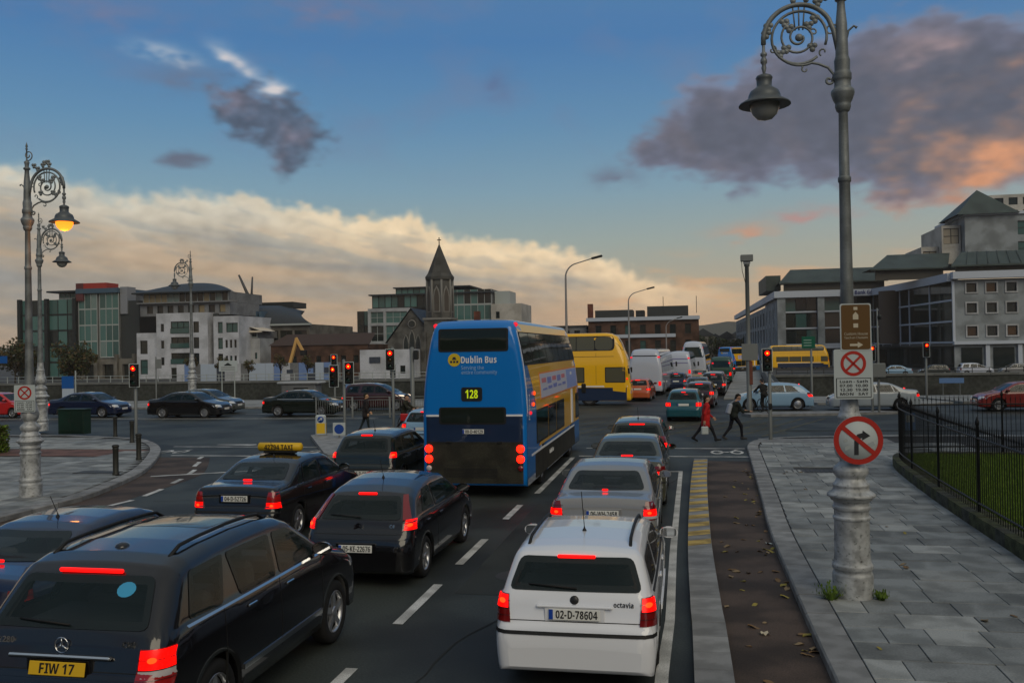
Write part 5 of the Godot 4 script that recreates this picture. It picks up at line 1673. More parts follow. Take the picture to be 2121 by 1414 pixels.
	var taxi := car("taxi_car", "black saloon taxi with a yellow roof sign in the left lane", Vector3(-8.13, 0, -17.3), 0, {"kind": "saloon", "paint": M.black_paint, "plate": "04-D-52726", "plate_y": 0.86, "high": 1.66, "high_on": "top", "high_w": 0.18, "lamps": {"x0": 0.6, "y0": 0.68, "y1": 0.98, "l0": 0.0, "l1": 0.4, "in": 0.06, "mat": M.lamp_red_bright}, "category": "taxi", "aerial": [0.55, 0.3, 0.5]})
	var tsg := part("roof_sign", B.new(true).lathe([[0.001, -0.48], [0.05, -0.475], [0.085, -0.45], [0.09, 0.45], [0.05, 0.475], [0.001, 0.48]], 12, Vector3.ZERO, Basis(Vector3.BACK, PI / 2)), M.taxi_yellow, taxi, Vector3(0.0, 1.6, 0.25))
	part("sign_base", B.new().rbox(Vector3(0, -0.1, 0), Vector3(0.7, 0.06, 0.14), 0.02), M.rubber, tsg)
	words("42794 TAXI", 0.1, M.ink, tsg, Vector3(0, 0.0, 0.09), Vector3.ZERO, true, 0.62)
	car("hatchback_car", "dark green rounded hatchback squeezed beside the blue bus", Vector3(-7.86, 0, -22.9), 0, {"kind": "hatch", "paint": M.green_black, "plate": "06-D-9814", "plate_y": 0.52, "high": 1.4, "high_w": 0.3, "W": 0.86, "lamps": {"x0": 0.68, "y0": 0.88, "y1": 1.02, "l0": 0.0, "l1": 1.0}, "aerial": [0.9, 0.25, 0.5]})
	car("saloon_car", "dark blue saloon car queuing beside the off-road estate", Vector3(-7.95, 0, -10.75), 0, {"kind": "saloon", "paint": M.navy_paint, "plate": "", "high": 1.6, "high_on": "top", "high_w": 0.2, "aerial": [0.55, 0.28, 0.5], "rails": false})
	car("hatchback_car", "pale blue hatchback half hidden ahead of the blue bus", Vector3(-8.75, 0, -31.8), -8, {"kind": "hatch", "paint": M.pale_blue, "plate": "", "high": 1.36, "lamps": {"x0": 0.58, "y0": 0.78, "y1": 1.0, "l0": 0.0, "l1": 0.8}})
	# --- across the junction and on the bridge
	var far := {"detail": 1, "plate": "", "high": 1.36}
	var add := func(n: String, l: String, at: Vector3, turn: float, d: Dictionary):
		var e := far.duplicate()
		e.merge(d, true)
		return car(n, l, at, turn, e)
	add.call("hatchback_car", "teal hatchback pulling across the junction towards the bridge", Vector3(0.08, 0, -44.2), -4, {"kind": "hatch", "paint": M.teal_paint, "lamps": {"x0": 0.56, "y0": 0.72, "y1": 0.9, "l0": 0.0, "l1": 1.0}, "high_w": 0.2})
	add.call("hatchback_car", "dark maroon hatchback just ahead of the teal one", Vector3(1.0, 0, -53.3), -6, {"kind": "hatch", "paint": M.maroon_paint, "high_w": 0.42, "lamps": {"x0": 0.58, "y0": 0.78, "y1": 0.95, "l0": 0.0, "l1": 1.0}})
	add.call("saloon_car", "grey green saloon car next on the bridge after the maroon hatchback", Vector3(0.95, 0, -61.5), -4, {"kind": "saloon", "paint": M.olive_paint, "high": 1.62, "high_on": "top"})
	add.call("off_road_car", "black off-road car with an oval rear window on the bridge", Vector3(2.15, 0, -66.4), -4, {"kind": "mpv", "paint": M.black_paint, "high": 1.5})
	add.call("saloon_car", "silver saloon car close behind the dark green van on the bridge", Vector3(2.6, 0, -75.5), -4, {"kind": "saloon", "paint": M.grey_paint, "high": 1.62, "high_on": "top"})
	coach("delivery_van", "dark green delivery van on the bridge behind the blue backed bus", Vector3(3.55, 0, -86.5), -4, {"h": 2.5, "L": 2.7, "W": 0.98, "paint": M.van_green, "rw": [1.55, 2.15], "ly": 0.8, "category": "van"})
	add.call("hatchback_car", "orange red hatchback tucked in front of the silver white coach", Vector3(-2.85, 0, -60.4), -4, {"kind": "hatch", "paint": M.orange_paint})
	add.call("hatchback_car", "dark blue hatchback following the small minibus on the bridge", Vector3(-0.5, 0, -73.2), -4, {"kind": "hatch", "paint": M.navy_paint})
	add.call("saloon_car", "gold beige saloon car beside the small minibus on the bridge", Vector3(1.5, 0, -82.0), -4, {"kind": "saloon", "paint": M.beige_paint, "high": 1.62, "high_on": "top"})
	for q in [[3.95, -97.5, M.black_paint, "saloon", "black saloon car ahead of the dark green van on the bridge"], [4.75, -105.5, M.dark_grey, "hatch", "grey hatchback near the far end of the bridge behind the turning bus"], [2.4, -103.0, M.maroon_paint, "mpv", "maroon people carrier past the tall white coach on the bridge"], [0.6, -99.0, M.navy_paint, "hatch", "blue hatchback left of the tall white coach on the bridge"], [5.5, -115.0, M.green_black, "saloon", "dark green saloon car leaving the far end of the bridge"], [3.2, -112.0, M.silver_paint, "hatch", "silver hatchback leaving the far end of the bridge"]]:
		add.call("queuing_car", q[4], Vector3(q[0], 0.0 if q[1] > -114 else -0.05, q[1]), -4, {"kind": q[3], "paint": q[2]})
	# --- along the near quay
	add.call("hatchback_car", "bright red hatchback on the quay road behind the navy saloon", Vector3(-39.9, 0, -46.6), -90, {"kind": "hatch", "paint": M.red_paint})
	add.call("saloon_car", "navy blue saloon car on the quay road beside the green cabinet", Vector3(-34.15, 0, -46.7), -90, {"kind": "saloon", "paint": M.navy_paint, "wheels": "spoke"})
	add.call("saloon_car", "black saloon car on the quay road with bright star wheels", Vector3(-27.45, 0, -46.2), -90, {"kind": "saloon", "paint": M.black_paint, "wheels": "spoke", "headlights_on": false})
	add.call("saloon_car", "dark grey saloon car overlapped by the black saloon on the quay", Vector3(-28.4, 0, -49.5), -90, {"kind": "saloon", "paint": M.dark_grey})
	add.call("saloon_car", "dark green black saloon car with silver window line near the yellow beacon", Vector3(-21.0, 0, -47.2), -90, {"kind": "saloon", "paint": M.green_black, "chrome_trim": true})
	add.call("people_carrier", "dark maroon people carrier behind the crossing guard rails", Vector3(-18.2, 0, -51.6), -90, {"kind": "mpv", "paint": M.maroon_paint, "high": 1.5, "headlights_on": true})
	add.call("hatchback_car", "light blue hatchback stopped across the road from the bridge footpath", Vector3(4.75, 0, -50.4), 90, {"kind": "coupe_hatch", "W": 0.84, "paint": M.pale_blue, "wheels": "disc"})
	add.call("saloon_car", "silver saloon car stopped behind the light blue hatchback", Vector3(9.75, 0, -50.0), 90, {"kind": "saloon", "paint": M.silver_paint, "high": 1.62, "high_on": "top", "wheels": "disc"})
	add.call("saloon_car", "dull red saloon car seen through the black railings", Vector3(16.75, 0, -49.2), 90, {"kind": "saloon", "paint": M.red_dull, "high": 1.62, "high_on": "top"})
	# --- parked along the far quay
	var pm := [M.silver_paint, M.pale_blue, M.dark_grey, M.silver_white, M.grey_paint, M.silver_paint, M.navy_paint, M.white_paint, M.black_paint, M.silver_paint, M.maroon_paint, M.silver_white]
	for i in 12:
		var pk: String = ["hatch", "saloon", "hatch", "mpv"][i % 4]
		car("parked_car", "%s %s parked in the row along the far quay" % [["silver", "light blue", "charcoal", "pale silver white", "grey", "silver", "navy", "white", "black", "silver", "maroon", "pale silver white"][i], {"hatch": "hatchback", "saloon": "saloon car", "mpv": "people carrier"}[pk]], Vector3(22.5 + i * 5.0 + sin(i * 3.1) * 0.5, -0.9, -126.5), 90 if i % 3 else -90, {"kind": ["hatch", "saloon", "hatch", "mpv"][i % 4], "paint": pm[i], "detail": 1, "lamps": {"lit": M.lamp_red}}, "cars parked along the far quay")

func circle2(c: Vector2, rx: float, ry: float, n: int) -> Array:
	var o := []
	for k in n: o.append(c + Vector2(rx * cos(TAU * k / n), ry * sin(TAU * k / n)))
	return o
# ---------------------------------------------------------------- buildings
var win_cache := {}
# a wall with real openings: a = lower left corner, u = direction along the wall, openings [x0, y0, x1, y1] measured on the wall
func facade(t: Node, a: Vector3, u: Vector3, w: float, h: float, ops: Array, wall: Material, glass, o := {}) -> void:
	var n := u.cross(Vector3.UP)
	var deep: float = o.get("deep", 0.3)
	var xs := [0.0, w]
	var ys := [0.0, h]
	for q in ops:
		xs.append_array([q[0], q[2]]); ys.append_array([q[1], q[3]])
	xs.sort(); ys.sort()
	var b := B.new()
	var P := func(x: float, y: float, d := 0.0): return a + u * x + Vector3.UP * y - n * d
	for j in ys.size() - 1:
		if ys[j + 1] - ys[j] < 0.001: continue
		for i in xs.size() - 1:
			if xs[i + 1] - xs[i] < 0.001: continue
			var cx: float = (xs[i] + xs[i + 1]) * 0.5
			var cy: float = (ys[j] + ys[j + 1]) * 0.5
			var hole := false
			for q in ops:
				if cx > q[0] and cx < q[2] and cy > q[1] and cy < q[3]:
					hole = true
					break
			if not hole: b.quad(P.call(xs[i], ys[j]), P.call(xs[i + 1], ys[j]), P.call(xs[i + 1], ys[j + 1]), P.call(xs[i], ys[j + 1]))
	for q in ops:
		b.quad(P.call(q[0], q[1]), P.call(q[2], q[1]), P.call(q[2], q[1], deep), P.call(q[0], q[1], deep))
		b.quad(P.call(q[0], q[3], deep), P.call(q[2], q[3], deep), P.call(q[2], q[3]), P.call(q[0], q[3]))
		b.quad(P.call(q[0], q[1], deep), P.call(q[0], q[3], deep), P.call(q[0], q[3]), P.call(q[0], q[1]))
		b.quad(P.call(q[2], q[1]), P.call(q[2], q[3]), P.call(q[2], q[3], deep), P.call(q[2], q[1], deep))
	part(o.get("wall_name", "wall"), b, wall, t)
	var bs := Basis(u, Vector3.UP, n)
	for q in ops:
		var ww: float = q[2] - q[0]
		var hh: float = q[3] - q[1]
		var nc: int = o.get("cols", maxi(1, int(round(ww / 1.4))))
		var nr: int = o.get("rows", 1 if hh < 2.2 else 2)
		var key := "%.2f %.2f %d %d" % [ww, hh, nc, nr]
		if not win_cache.has(key):
			var fr := B.new()
			var k := 0.08
			fr.box(Vector3(0, hh * 0.5 - k * 0.5, 0), Vector3(ww, k, 0.1)); fr.box(Vector3(0, -hh * 0.5 + k * 0.5, 0), Vector3(ww, k, 0.1))
			for i in nc + 1: fr.box(Vector3(lerpf(-ww * 0.5 + k * 0.5, ww * 0.5 - k * 0.5, float(i) / nc), 0, 0.001), Vector3(k, hh - k * 2, 0.1))
			for j in range(1, nr): fr.box(Vector3(0, lerpf(-hh * 0.5, hh * 0.5, float(j) / nr), 0.002), Vector3(ww - k * 2, k, 0.09))
			win_cache[key] = [fr.done(), B.new().box(Vector3(0, 0, -0.06), Vector3(ww, hh, 0.05)).done()]
		var f := part("window", win_cache[key][0], o.get("frame", M.frame_dark), t)
		f.transform = Transform3D(bs, a + u * (q[0] + ww * 0.5) + Vector3.UP * (q[1] + hh * 0.5) - n * (deep - 0.06))
		var gm: Material = glass[rng.randi() % glass.size()] if glass is Array else glass
		part("pane", win_cache[key][1], gm, f)
		if o.get("surround", false):
			part("window_surround", cached("sur" + key, func():
				var sb := B.new()
				var e := 0.22
				sb.box(Vector3(0, hh * 0.5 + e * 0.5, 0.0), Vector3(ww + e * 2, e, 0.12)); sb.box(Vector3(0, -hh * 0.5 - e * 0.5, 0.0), Vector3(ww + e * 2, e, 0.16))
				for s in [-1, 1]: sb.box(Vector3(s * (ww * 0.5 + e * 0.5), 0, 0), Vector3(e, hh, 0.12))
				return sb), o.get("surround_mat", M.pale_stone), f, Vector3(0, 0, deep - 0.0))

func grid_ops(x0: float, x1: float, nx: int, ww: float, rows: Array) -> Array: # rows: [[y0, y1], ...]
	var out := []
	for r in rows:
		for i in nx:
			var c := lerpf(x0, x1, (i + 0.5) / nx)
			out.append([c - ww * 0.5, r[0], c + ww * 0.5, r[1]])
	return out

func cbox(t: Node, n: String, x0: float, x1: float, y0: float, y1: float, z0: float, z1: float, m: Material) -> MeshInstance3D:
	return part(n, B.new().box(Vector3((x0 + x1) * 0.5, (y0 + y1) * 0.5, (z0 + z1) * 0.5), Vector3(absf(x1 - x0), absf(y1 - y0), absf(z1 - z0))), m, t)

# box carcass with a windowed front (facing us)
func block(t: Node, x0: float, x1: float, y0: float, y1: float, zf: float, deep: float, ops: Array, wall: Material, glass, o := {}) -> void:
	facade(t, Vector3(x0, y0, zf), Vector3.RIGHT, x1 - x0, y1 - y0, ops, wall, glass, o)
	var b := B.new()
	b.quad(Vector3(x0, y0, zf - deep), Vector3(x0, y0, zf), Vector3(x0, y1, zf), Vector3(x0, y1, zf - deep))
	b.quad(Vector3(x1, y0, zf), Vector3(x1, y0, zf - deep), Vector3(x1, y1, zf - deep), Vector3(x1, y1, zf))
	b.quad(Vector3(x0, y1, zf), Vector3(x1, y1, zf), Vector3(x1, y1, zf - deep), Vector3(x0, y1, zf - deep))
	b.quad(Vector3(x1, y0, zf - deep), Vector3(x0, y0, zf - deep), Vector3(x0, y1, zf - deep), Vector3(x1, y1, zf - deep))
	part("carcass", b, wall, t)

func curtain(t: Node, x0: float, x1: float, y0: float, y1: float, z: float, nx: int, ny: int, glass: Array, mull: Material, band := 0.35) -> void:
	var pw := (x1 - x0) / nx
	var ph := (y1 - y0) / ny
	var pm := B.new().box(Vector3.ZERO, Vector3(pw - 0.1, ph - band, 0.08)).done()
	for j in ny:
		for i in nx:
			part("glass_pane", pm, glass[rng.randi() % glass.size()], t, Vector3(x0 + pw * (i + 0.5), y0 + ph * (j + 0.5) + band * 0.5, z - 0.06))
		part("floor_band", B.new().box(Vector3((x0 + x1) * 0.5, y0 + ph * j + band * 0.5, z - 0.02), Vector3(x1 - x0, band, 0.12)), mull, t)
	for i in nx + 1:
		part("mullion", B.new().box(Vector3(x0 + pw * i, (y0 + y1) * 0.5, z + 0.03), Vector3(0.1, y1 - y0, 0.14)), mull, t)
	cbox(t, "carcass", x0, x1, y0, y1, z - 0.2, z - 14.0, M.grey_wall)

func bld(n: String, label: String) -> Node3D: return thing(n, label, "building")

func arch_pts(x: float, y: float, w: float, h: float) -> PackedVector2Array: # lancet outline
	var p := PackedVector2Array([Vector2(x - w / 2, y), Vector2(x + w / 2, y), Vector2(x + w / 2, y + h * 0.62)])
	p.append_array([Vector2(x + w * 0.34, y + h * 0.84), Vector2(x, y + h), Vector2(x - w * 0.34, y + h * 0.84), Vector2(x - w / 2, y + h * 0.62)])
	return p

func tree(n: String, label: String, at: Vector3, h: float, r: float, leaves: Array, seed_: int, group := "", count := 900, leaf := 0.2, trunk_h := 0.35) -> Node3D:
	var t := thing(n, label, "tree", at, 0, group)
	var g := RandomNumberGenerator.new()
	g.seed = seed_
	var tb := B.new(true)
	var th := h * trunk_h
	tb.tube([Vector3(0, -0.1, 0), Vector3(0.02, th * 0.5, 0.02), Vector3(0.05, th, 0), Vector3(0.1, h * 0.75, 0.1)], [h * 0.022, h * 0.018, h * 0.015, h * 0.004], 8)
	var cl := []
	for i in 13:
		var an := g.randf() * TAU
		var rr := sqrt(g.randf()) * r * 0.72
		var y := lerpf(th * 1.05, h * 0.93, g.randf())
		var sh := 1.0 - pow((y - (th + h) * 0.5) / ((h - th) * 0.62), 2.0)
		var c := Vector3(cos(an) * rr * sqrt(maxf(sh, 0.15)), y, sin(an) * rr * sqrt(maxf(sh, 0.15)))
		cl.append([c, r * g.randf_range(0.3, 0.48)])
		tb.tube([Vector3(0.04, th * g.randf_range(0.7, 1.0), 0), c * 0.6 + Vector3(0, th * 0.35, 0), c], [h * 0.009, h * 0.006, h * 0.002], 5)
	part("trunk", tb, M.bark, t)
	for m in leaves.size():
		var b := B.new()
		for i in count / leaves.size():
			var c: Array = cl[g.randi() % cl.size()]
			var d := Vector3(g.randfn(), g.randfn() * 0.8, g.randfn()).normalized() * pow(g.randf(), 0.45)
			var p: Vector3 = c[0] + d * c[1]
			var bs := Basis.from_euler(Vector3(g.randf() * TAU, g.randf() * TAU, g.randf() * TAU))
			var s := leaf * g.randf_range(0.6, 1.3)
			b.quad(p + bs * Vector3(-s, 0, 0), p + bs * Vector3(0, -s * 0.55, 0), p + bs * Vector3(s, 0, 0), p + bs * Vector3(0, s * 0.55, 0.1 * s))
		part("crown", b, leaves[m], t)
	return t

func buildings() -> void:
	var G := -1.0
	var teal := [M.glass_teal, M.glass_teal2, M.glass_dark, M.glass_teal]
	# --- far left glass offices
	var t := bld("office_building", "teal glass office block with dark columns and a flat roof behind the quay trees")
	curtain(t, -132.6, -119.8, G + 0.2, 15.2, -160, 6, 5, teal, M.frame_dark)
	for x in [-132.5, -126.3, -119.9]: cbox(t, "column", x - 0.35, x + 0.35, G, 15.4, -159.2, -159.9, M.frame_dark)
	curtain(t, -126, -119.8, 15.4, 16.7, -163, 5, 1, teal, M.frame_pale)
	cbox(t, "roof_slab", -127.5, -119.6, 16.75, 17.1, -161, -175, M.roof_slate)
	t = bld("office_building", "glass office block with stone arcade and a red rooftop box")
	block(t, -119.5, -106.2, G, 3.1, -159.6, 12, [[1.2, 0.2, 3.6, 3.0], [5.6, 0.2, 8.0, 3.0], [10.0, 0.2, 11.4, 3.0]], M.stone, M.glass_dark2, {"deep": 0.8})
	for x in [-119.3, -114.9, -110.5, -106.6]: cbox(t, "stone_pier", x - 0.3, x + 0.3, G, 4.0, -158.9, -159.58, M.stone)
	curtain(t, -119.3, -115.2, 3.3, 16.2, -160, 3, 4, [M.glass_pale, M.glass_teal, M.glass_teal2], M.frame_pale, 0.25)
	curtain(t, -114.6, -110.4, 3.3, 16.2, -160, 3, 4, [M.glass_pale, M.glass_teal, M.glass_teal2], M.frame_pale, 0.25)
	cbox(t, "cladding_strip", -115.25, -114.55, 3.1, 16.0, -160.4, -161, M.grey_wall)
	cbox(t, "stair_tower", -110.3, -106.2, 3.1, 14.6, -160.5, -172, M.dark_cladding)
	cbox(t, "roof_slab", -119.6, -110.2, 16.25, 17.2, -159.4, -173, M.roof_blue)
	cbox(t, "silver_drum", -110.2, -108.6, 12.0, 17.4, -160.2, -163, M.galv)
	cbox(t, "red_roof_box", -118.0, -112.8, 16.9, 18.3, -159.6, -163.5, M.red_box)
	cbox(t, "dark_red_flank", -119.6, -117.95, 14.8, 18.32, -159.5, -163.5, M.red_dark)
	# --- white rounded corner building
	t = bld("apartment_building", "white building with balconies under a grey rounded penthouse roof")
	var gl := [M.glass_dark, M.glass_teal2, M.glass_dark2]
	block(t, -103.6, -99.0, G, 7.95, -155.6, 14, [[0.7, 4.9, 2.3, 8.0 - 0.5], [0.7, 1.0, 2.3, 3.8]], M.white_wall, gl)
	block(t, -98.99, -88.3, G, 11.6, -155, 14, [[0.9, 9.1, 1.6, 10.6], [0.9, 5.9, 1.6, 7.4], [0.9, 2.7, 1.6, 4.2], [3.0, 8.7, 6.9, 11.0], [3.0, 5.9, 6.9, 8.0], [3.0, 2.9, 6.9, 5.0], [7.7, 8.8, 8.9, 10.9], [7.7, 5.8, 8.9, 7.9], [7.7, 2.8, 8.9, 4.9], [3.0, 0.1, 9.6, 2.2]], M.white_wall, gl)
	block(t, -88.28, -87.3, G, 11.4, -157, 12, [], M.dark_cladding, gl)
	block(t, -87.28, -82.1, G, 10.8, -155.3, 14, [[0.9, 8.6, 1.9, 10.7], [0.9, 5.6, 1.9, 7.7], [0.9, 2.6, 1.9, 4.7], [2.6, 8.7, 5.0, 10.5], [2.4, 5.8, 2.9, 7.3], [3.3, 5.8, 3.8, 7.3], [4.2, 5.8, 4.7, 7.3], [2.4, 2.8, 2.9, 4.3], [3.3, 2.8, 3.8, 4.3], [4.2, 2.8, 4.7, 4.3], [0.6, 0.1, 4.8, 2.0]], M.white_wall, gl)
	for q in [[-96.0, -92.1, 7.75], [-96.0, -92.1, 4.95], [-96.0, -92.1, 1.95]]:
		cbox(t, "balcony_glass", q[0], q[1], q[2], q[2] + 0.9, -154.85, -154.9, M.glass_teal2)
	block(t, -104.0, -85.0, 11.2, 13.6, -157.5, 12, grid_ops(1.0, 18.5, 8, 1.3, [[0.5, 2.0]]), M.grey_wall, [M.glass_dark, M.glass_sunset_tint, M.glass_dark2])
	curtain(t, -103.6, -85.6, 13.7, 15.7, -158.0, 14, 1, [M.glass_sunset_tint, M.glass_pale, M.glass_dark2], M.frame_pale, 0.2)
	cbox(t, "balcony_rail", -104.2, -83.0, 13.6, 13.85, -156.6, -157.4, M.grey_wall)
	var rb := B.new(true)
	var rr := []
	for i in 9:
		var k := i / 8.0
		var row := []
		for j in 20:
			var v := j / 19.0
			var x := lerpf(-105.0, -84.6, v)
			var edge := 1.0 - pow(absf(v - 0.42) * 1.75, 2.6)
			row.append(Vector3(lerpf(x, -95.0, k * 0.3), 15.75 + maxf(edge, 0.02) * sin(k * PI * 0.5) * 2.3, -156.4 - k * 9.0))
		rr.append(row)
	rb.grid(rr)
	part("curved_roof", rb, M.roof_slate, t)
	cbox(t, "roof_fascia", -105.1, -84.5, 15.5, 15.78, -156.3, -157.0, M.frame_dark)
	# --- tower crane far behind
	t = thing("tower_crane", "luffing tower crane far behind the white building", "crane", Vector3(-110, -1, -215))
	part("mast", B.new().box(Vector3(0, 9, 0), Vector3(1.0, 18, 1.0)), M.crane_grey, t)
	part("jib", B.new(true).tube([Vector3(0, 18, 0), Vector3(-3.4, 25.2, 0)], [0.5, 0.25], 6), M.crane_grey, t)
	part("counter_jib", B.new(true).tube([Vector3(0, 18.2, 0), Vector3(0.4, 24.6, 0)], [0.35, 0.2], 6), M.crane_grey, t)
	part("cab", B.new().rbox(Vector3(1.0, 18.4, 0.4), Vector3(1.8, 1.6, 1.6), 0.1), M.frame_pale, t)
	# --- long roofed warehouse and its pavilion
	t = bld("warehouse_building", "long stone warehouse with a dark barrel roof and a red banner")
	block(t, -92.5, -73.9, G, 9.4, -169, 24, grid_ops(8.6, 18.2, 6, 0.75, [[1.2, 3.0], [4.4, 6.0]]) + grid_ops(8.9, 18.2, 3, 2.7, [[7.3, 9.2]]), M.stone, [M.glass_dark, M.glass_dark2], {})
	var wr := B.new(true)
	var wrr := []
	for i in 10:
		var k := i / 9.0
		wrr.append([Vector3(-93.0, 9.5 + sin(k * PI * 0.5) * 4.4, -168.4 - (1.0 - cos(k * PI * 0.5)) * 10.0), Vector3(-84.5, 9.5 + sin(k * PI * 0.5) * 4.3, -168.4 - (1.0 - cos(k * PI * 0.5)) * 10.0), Vector3(-77.5 + k * -1.5, 9.5 + sin(k * PI * 0.5) * 3.0, -168.4 - (1.0 - cos(k * PI * 0.5)) * 10.0), Vector3(-73.2 - k * 6.5, 9.45 + sin(k * PI * 0.5) * 2.2, -168.4 - (1.0 - cos(k * PI * 0.5)) * 10.0)])
	wr.grid(wrr)
	part("barrel_roof", wr, M.roof_slate, t)
	cbox(t, "eaves", -92.6, -73.4, 9.2, 9.55, -168.2, -168.95, M.frame_pale)
	for x in [-85.2, -84.0]: cbox(t, "roof_rib", x - 0.3, x + 0.3, 9.5, 12.2, -168.0, -171.5, M.roof_blue)
	cbox(t, "roof_plant", -90, -82, 13.4, 14.6, -179, -186, M.frame_dark)
	cbox(t, "red_banner", -83.9, -79.0, 4.0, 5.6, -168.7, -168.85, M.banner_red)
	cbox(t, "white_banner", -85.9, -84.0, 4.0, 5.6, -168.7, -168.85, M.white_wall)
	t = bld("pavilion_building", "small pavilion with a curved cream roof beside the warehouse")
	block(t, -86.3, -80.2, G, 6.6, -160, 6, [[2.0, 0.4, 4.2, 5.2], [0.6, 3.6, 1.1, 4.8], [5.0, 3.6, 5.5, 4.8]], M.pale_stone, [M.glass_teal2])
	curtain(t, -85.4, -81.0, 6.7, 8.0, -160.5, 4, 1, [M.glass_dark], M.frame_pale, 0.15)
	var pr := B.new(true)
	var prr := []
	for i in 9:
		var k := i / 8.0
		prr.append([Vector3(lerpf(-87.0, -79.8, k), 8.0 + sin(k * PI) * 0.9, -159.4), Vector3(lerpf(-87.0, -79.8, k), 8.0 + sin(k * PI) * 0.9, -166.0)])
	pr.grid(prr)
	part("curved_roof", pr, M.cream_roof, t)
	cbox(t, "roof_edge", -87.0, -79.8, 7.7, 8.05, -159.45, -160.2, M.cream_roof)
	# --- hoarding in front of the building site
	t = thing("site_hoarding", "long site hoarding of white, grey and blue printed panels on the far quay", "hoarding", Vector3(0, G, -136))
	var hm := [M.white_wall, M.hoard_blue, M.white_wall, M.grey_wall, M.grey_wall, M.hoard_pale, M.hoard_blue, M.hoard_pale, M.hoard_dark, M.hoard_pale]
	for i in 20:
		part("panel", cached("hoard", func(): return B.new().rbox(Vector3(0, 1.5, 0), Vector3(1.42, 3.0, 0.08), 0.01)), hm[(i * 7 / 4) % 10], t, Vector3(-82.5 + i * 1.45, 0, 0.04 * sin(i * 2.0)))
	for q in [[-63.5, M.hoard_dark, 1.1, 0.7], [-60.5, M.hoard_blue, 1.6, 0.9], [-57.0, M.hoard_dark, 2.0, 1.0]]:
		cbox(t, "printed_poster", q[0], q[0] + q[2], 1.2, 1.2 + q[3], 0.12, 0.1, q[1])
	# --- digger boom above the hoarding
	t = thing("excavator", "yellow excavator arm raised behind the hoarding", "excavator", Vector3(-65.5, G, -141))
	part("boom", B.new().box(Vector3(0.5, 3.6, 0), Vector3(0.45, 6.6, 0.5), Basis(Vector3.BACK, -0.3)), M.digger_yellow, t)
	part("arm", B.new().box(Vector3(2.0, 6.0, 0), Vector3(0.4, 2.6, 0.4), Basis(Vector3.BACK, 0.5)), M.digger_yellow, t)
	part("bucket", B.new().rbox(Vector3(2.7, 4.6, 0), Vector3(1.0, 0.9, 1.0), 0.1), M.rubber, t)
	part("cab", B.new().rbox(Vector3(-1.6, 1.9, 0), Vector3(2.4, 2.0, 2.0), 0.15), M.digger_yellow, t)
	part("track", B.new().rbox(Vector3(-1.2, 0.45, 1.0), Vector3(3.4, 0.9, 0.6), 0.25), M.rubber, t)
	part("track", B.new().rbox(Vector3(-1.2, 0.45, -1.0), Vector3(3.4, 0.9, 0.6), 0.25), M.rubber, t)
	# --- low brick sheds and terraces between the warehouse and the church
	t = bld("brick_shed", "long low brown brick shed behind the hoarding")
	block(t, -76.0, -56.8, G, 5.0, -156, 12, grid_ops(1.0, 18.0, 7, 1.0, [[2.6, 4.0]]), M.brick_brown, [M.glass_dark])
	var sr := B.new()
	sr.quad(Vector3(-76.4, 5.0, -155.7), Vector3(-56.4, 5.0, -155.7), Vector3(-57.5, 7.2, -162), Vector3(-75.5, 7.2, -162))
	part("roof", sr, M.roof_brown, t)
	for q in [[-99.5, -90.5, 7.2, -215, M.grey_wall, "grey flat roofed terrace seen over the brick shed"], [-90.2, -84, 8.6, -212, M.white_wall, "white flat roofed house seen over the brick shed"], [-83.8, -76, 7.0, -210, M.brick_brown, "brown terrace seen over the brick shed beside the white house"], [-75.5, -67, 9.0, -205, M.dark_cladding, "dark clad block rising behind the brick shed next to the glass building"]]:
		t = bld("terrace_house", q[5])
		block(t, q[0], q[1], G, q[2], q[3], 10, grid_ops(0.6, q[1] - q[0] - 0.6, 4, 0.9, [[q[2] - 1.2, q[2] + 0.2], [q[2] - 4.0, q[2] - 2.6]]), q[4], [M.glass_dark, M.glass_teal2])
		cbox(t, "roof_edge", q[0] - 0.2, q[1] + 0.2, q[2], q[2] + 0.25, q[3] + 0.15, q[3] - 10.2, M.roof_slate)
	t = bld("site_office", "plain white single storey building with one dark sign beside the church")
	block(t, -53.2, -44.6, G, 3.9, -142, 8, [[5.2, 0.2, 6.2, 2.4], [7.0, 0.9, 7.9, 2.2]], M.white_wall, [M.glass_dark])
	cbox(t, "sign_board", -51.5, -49.6, 1.7, 2.7, -141.85, -141.95, M.hoard_dark)
	# --- church
	t = thing("church", "grey stone church with a pointed belfry spire and cross", "church")
	var gb := B.new()
	gb.prism(v2([[-51.0, G], [-42.6, G], [-42.6, 6.0], [-46.6, 10.9], [-51.0, 5.2]]), 0.8, Transform3D(Basis(), Vector3(0, 0, -150)))
	part("gable_wall", gb, M.church_stone, t)
	for q in [[-47.6, 2.0, 0.8, 4.2], [-46.5, 2.0, 0.9, 5.0], [-45.4, 2.0, 0.8, 4.2]]:
		var lw := part("lancet_window", B.new().prism(arch_pts(q[0], q[1], q[2] + 0.35, q[3] + 0.35), 0.1, Transform3D(Basis(), Vector3(0, 0, -149.85))), M.church_trim, t)
		part("pane", B.new().prism(arch_pts(q[0], q[1] + 0.15, q[2], q[3]), 0.1, Transform3D(Basis(), Vector3(0, 0, -149.8))), M.glass_dark, lw)
	var rose := part("rose_window", B.new(true).lathe([[0.75, 0], [0.75, 0.12], [0.6, 0.14]], 16, Vector3(-46.5, 8.3, -149.98), Basis(Vector3.RIGHT, PI / 2)), M.church_trim, t)
	part("pane", B.new().lathe([[0.6, 0.1], [0.001, 0.1]], 16, Vector3(-46.5, 8.3, -149.98), Basis(Vector3.RIGHT, PI / 2)), M.glass_dark, rose)
	part("door", B.new().prism(arch_pts(-46.5, G, 1.8, 2.7), 0.1, Transform3D(Basis(), Vector3(0, 0, -149.85))), M.roof_brown, t)
	var nr := B.new()
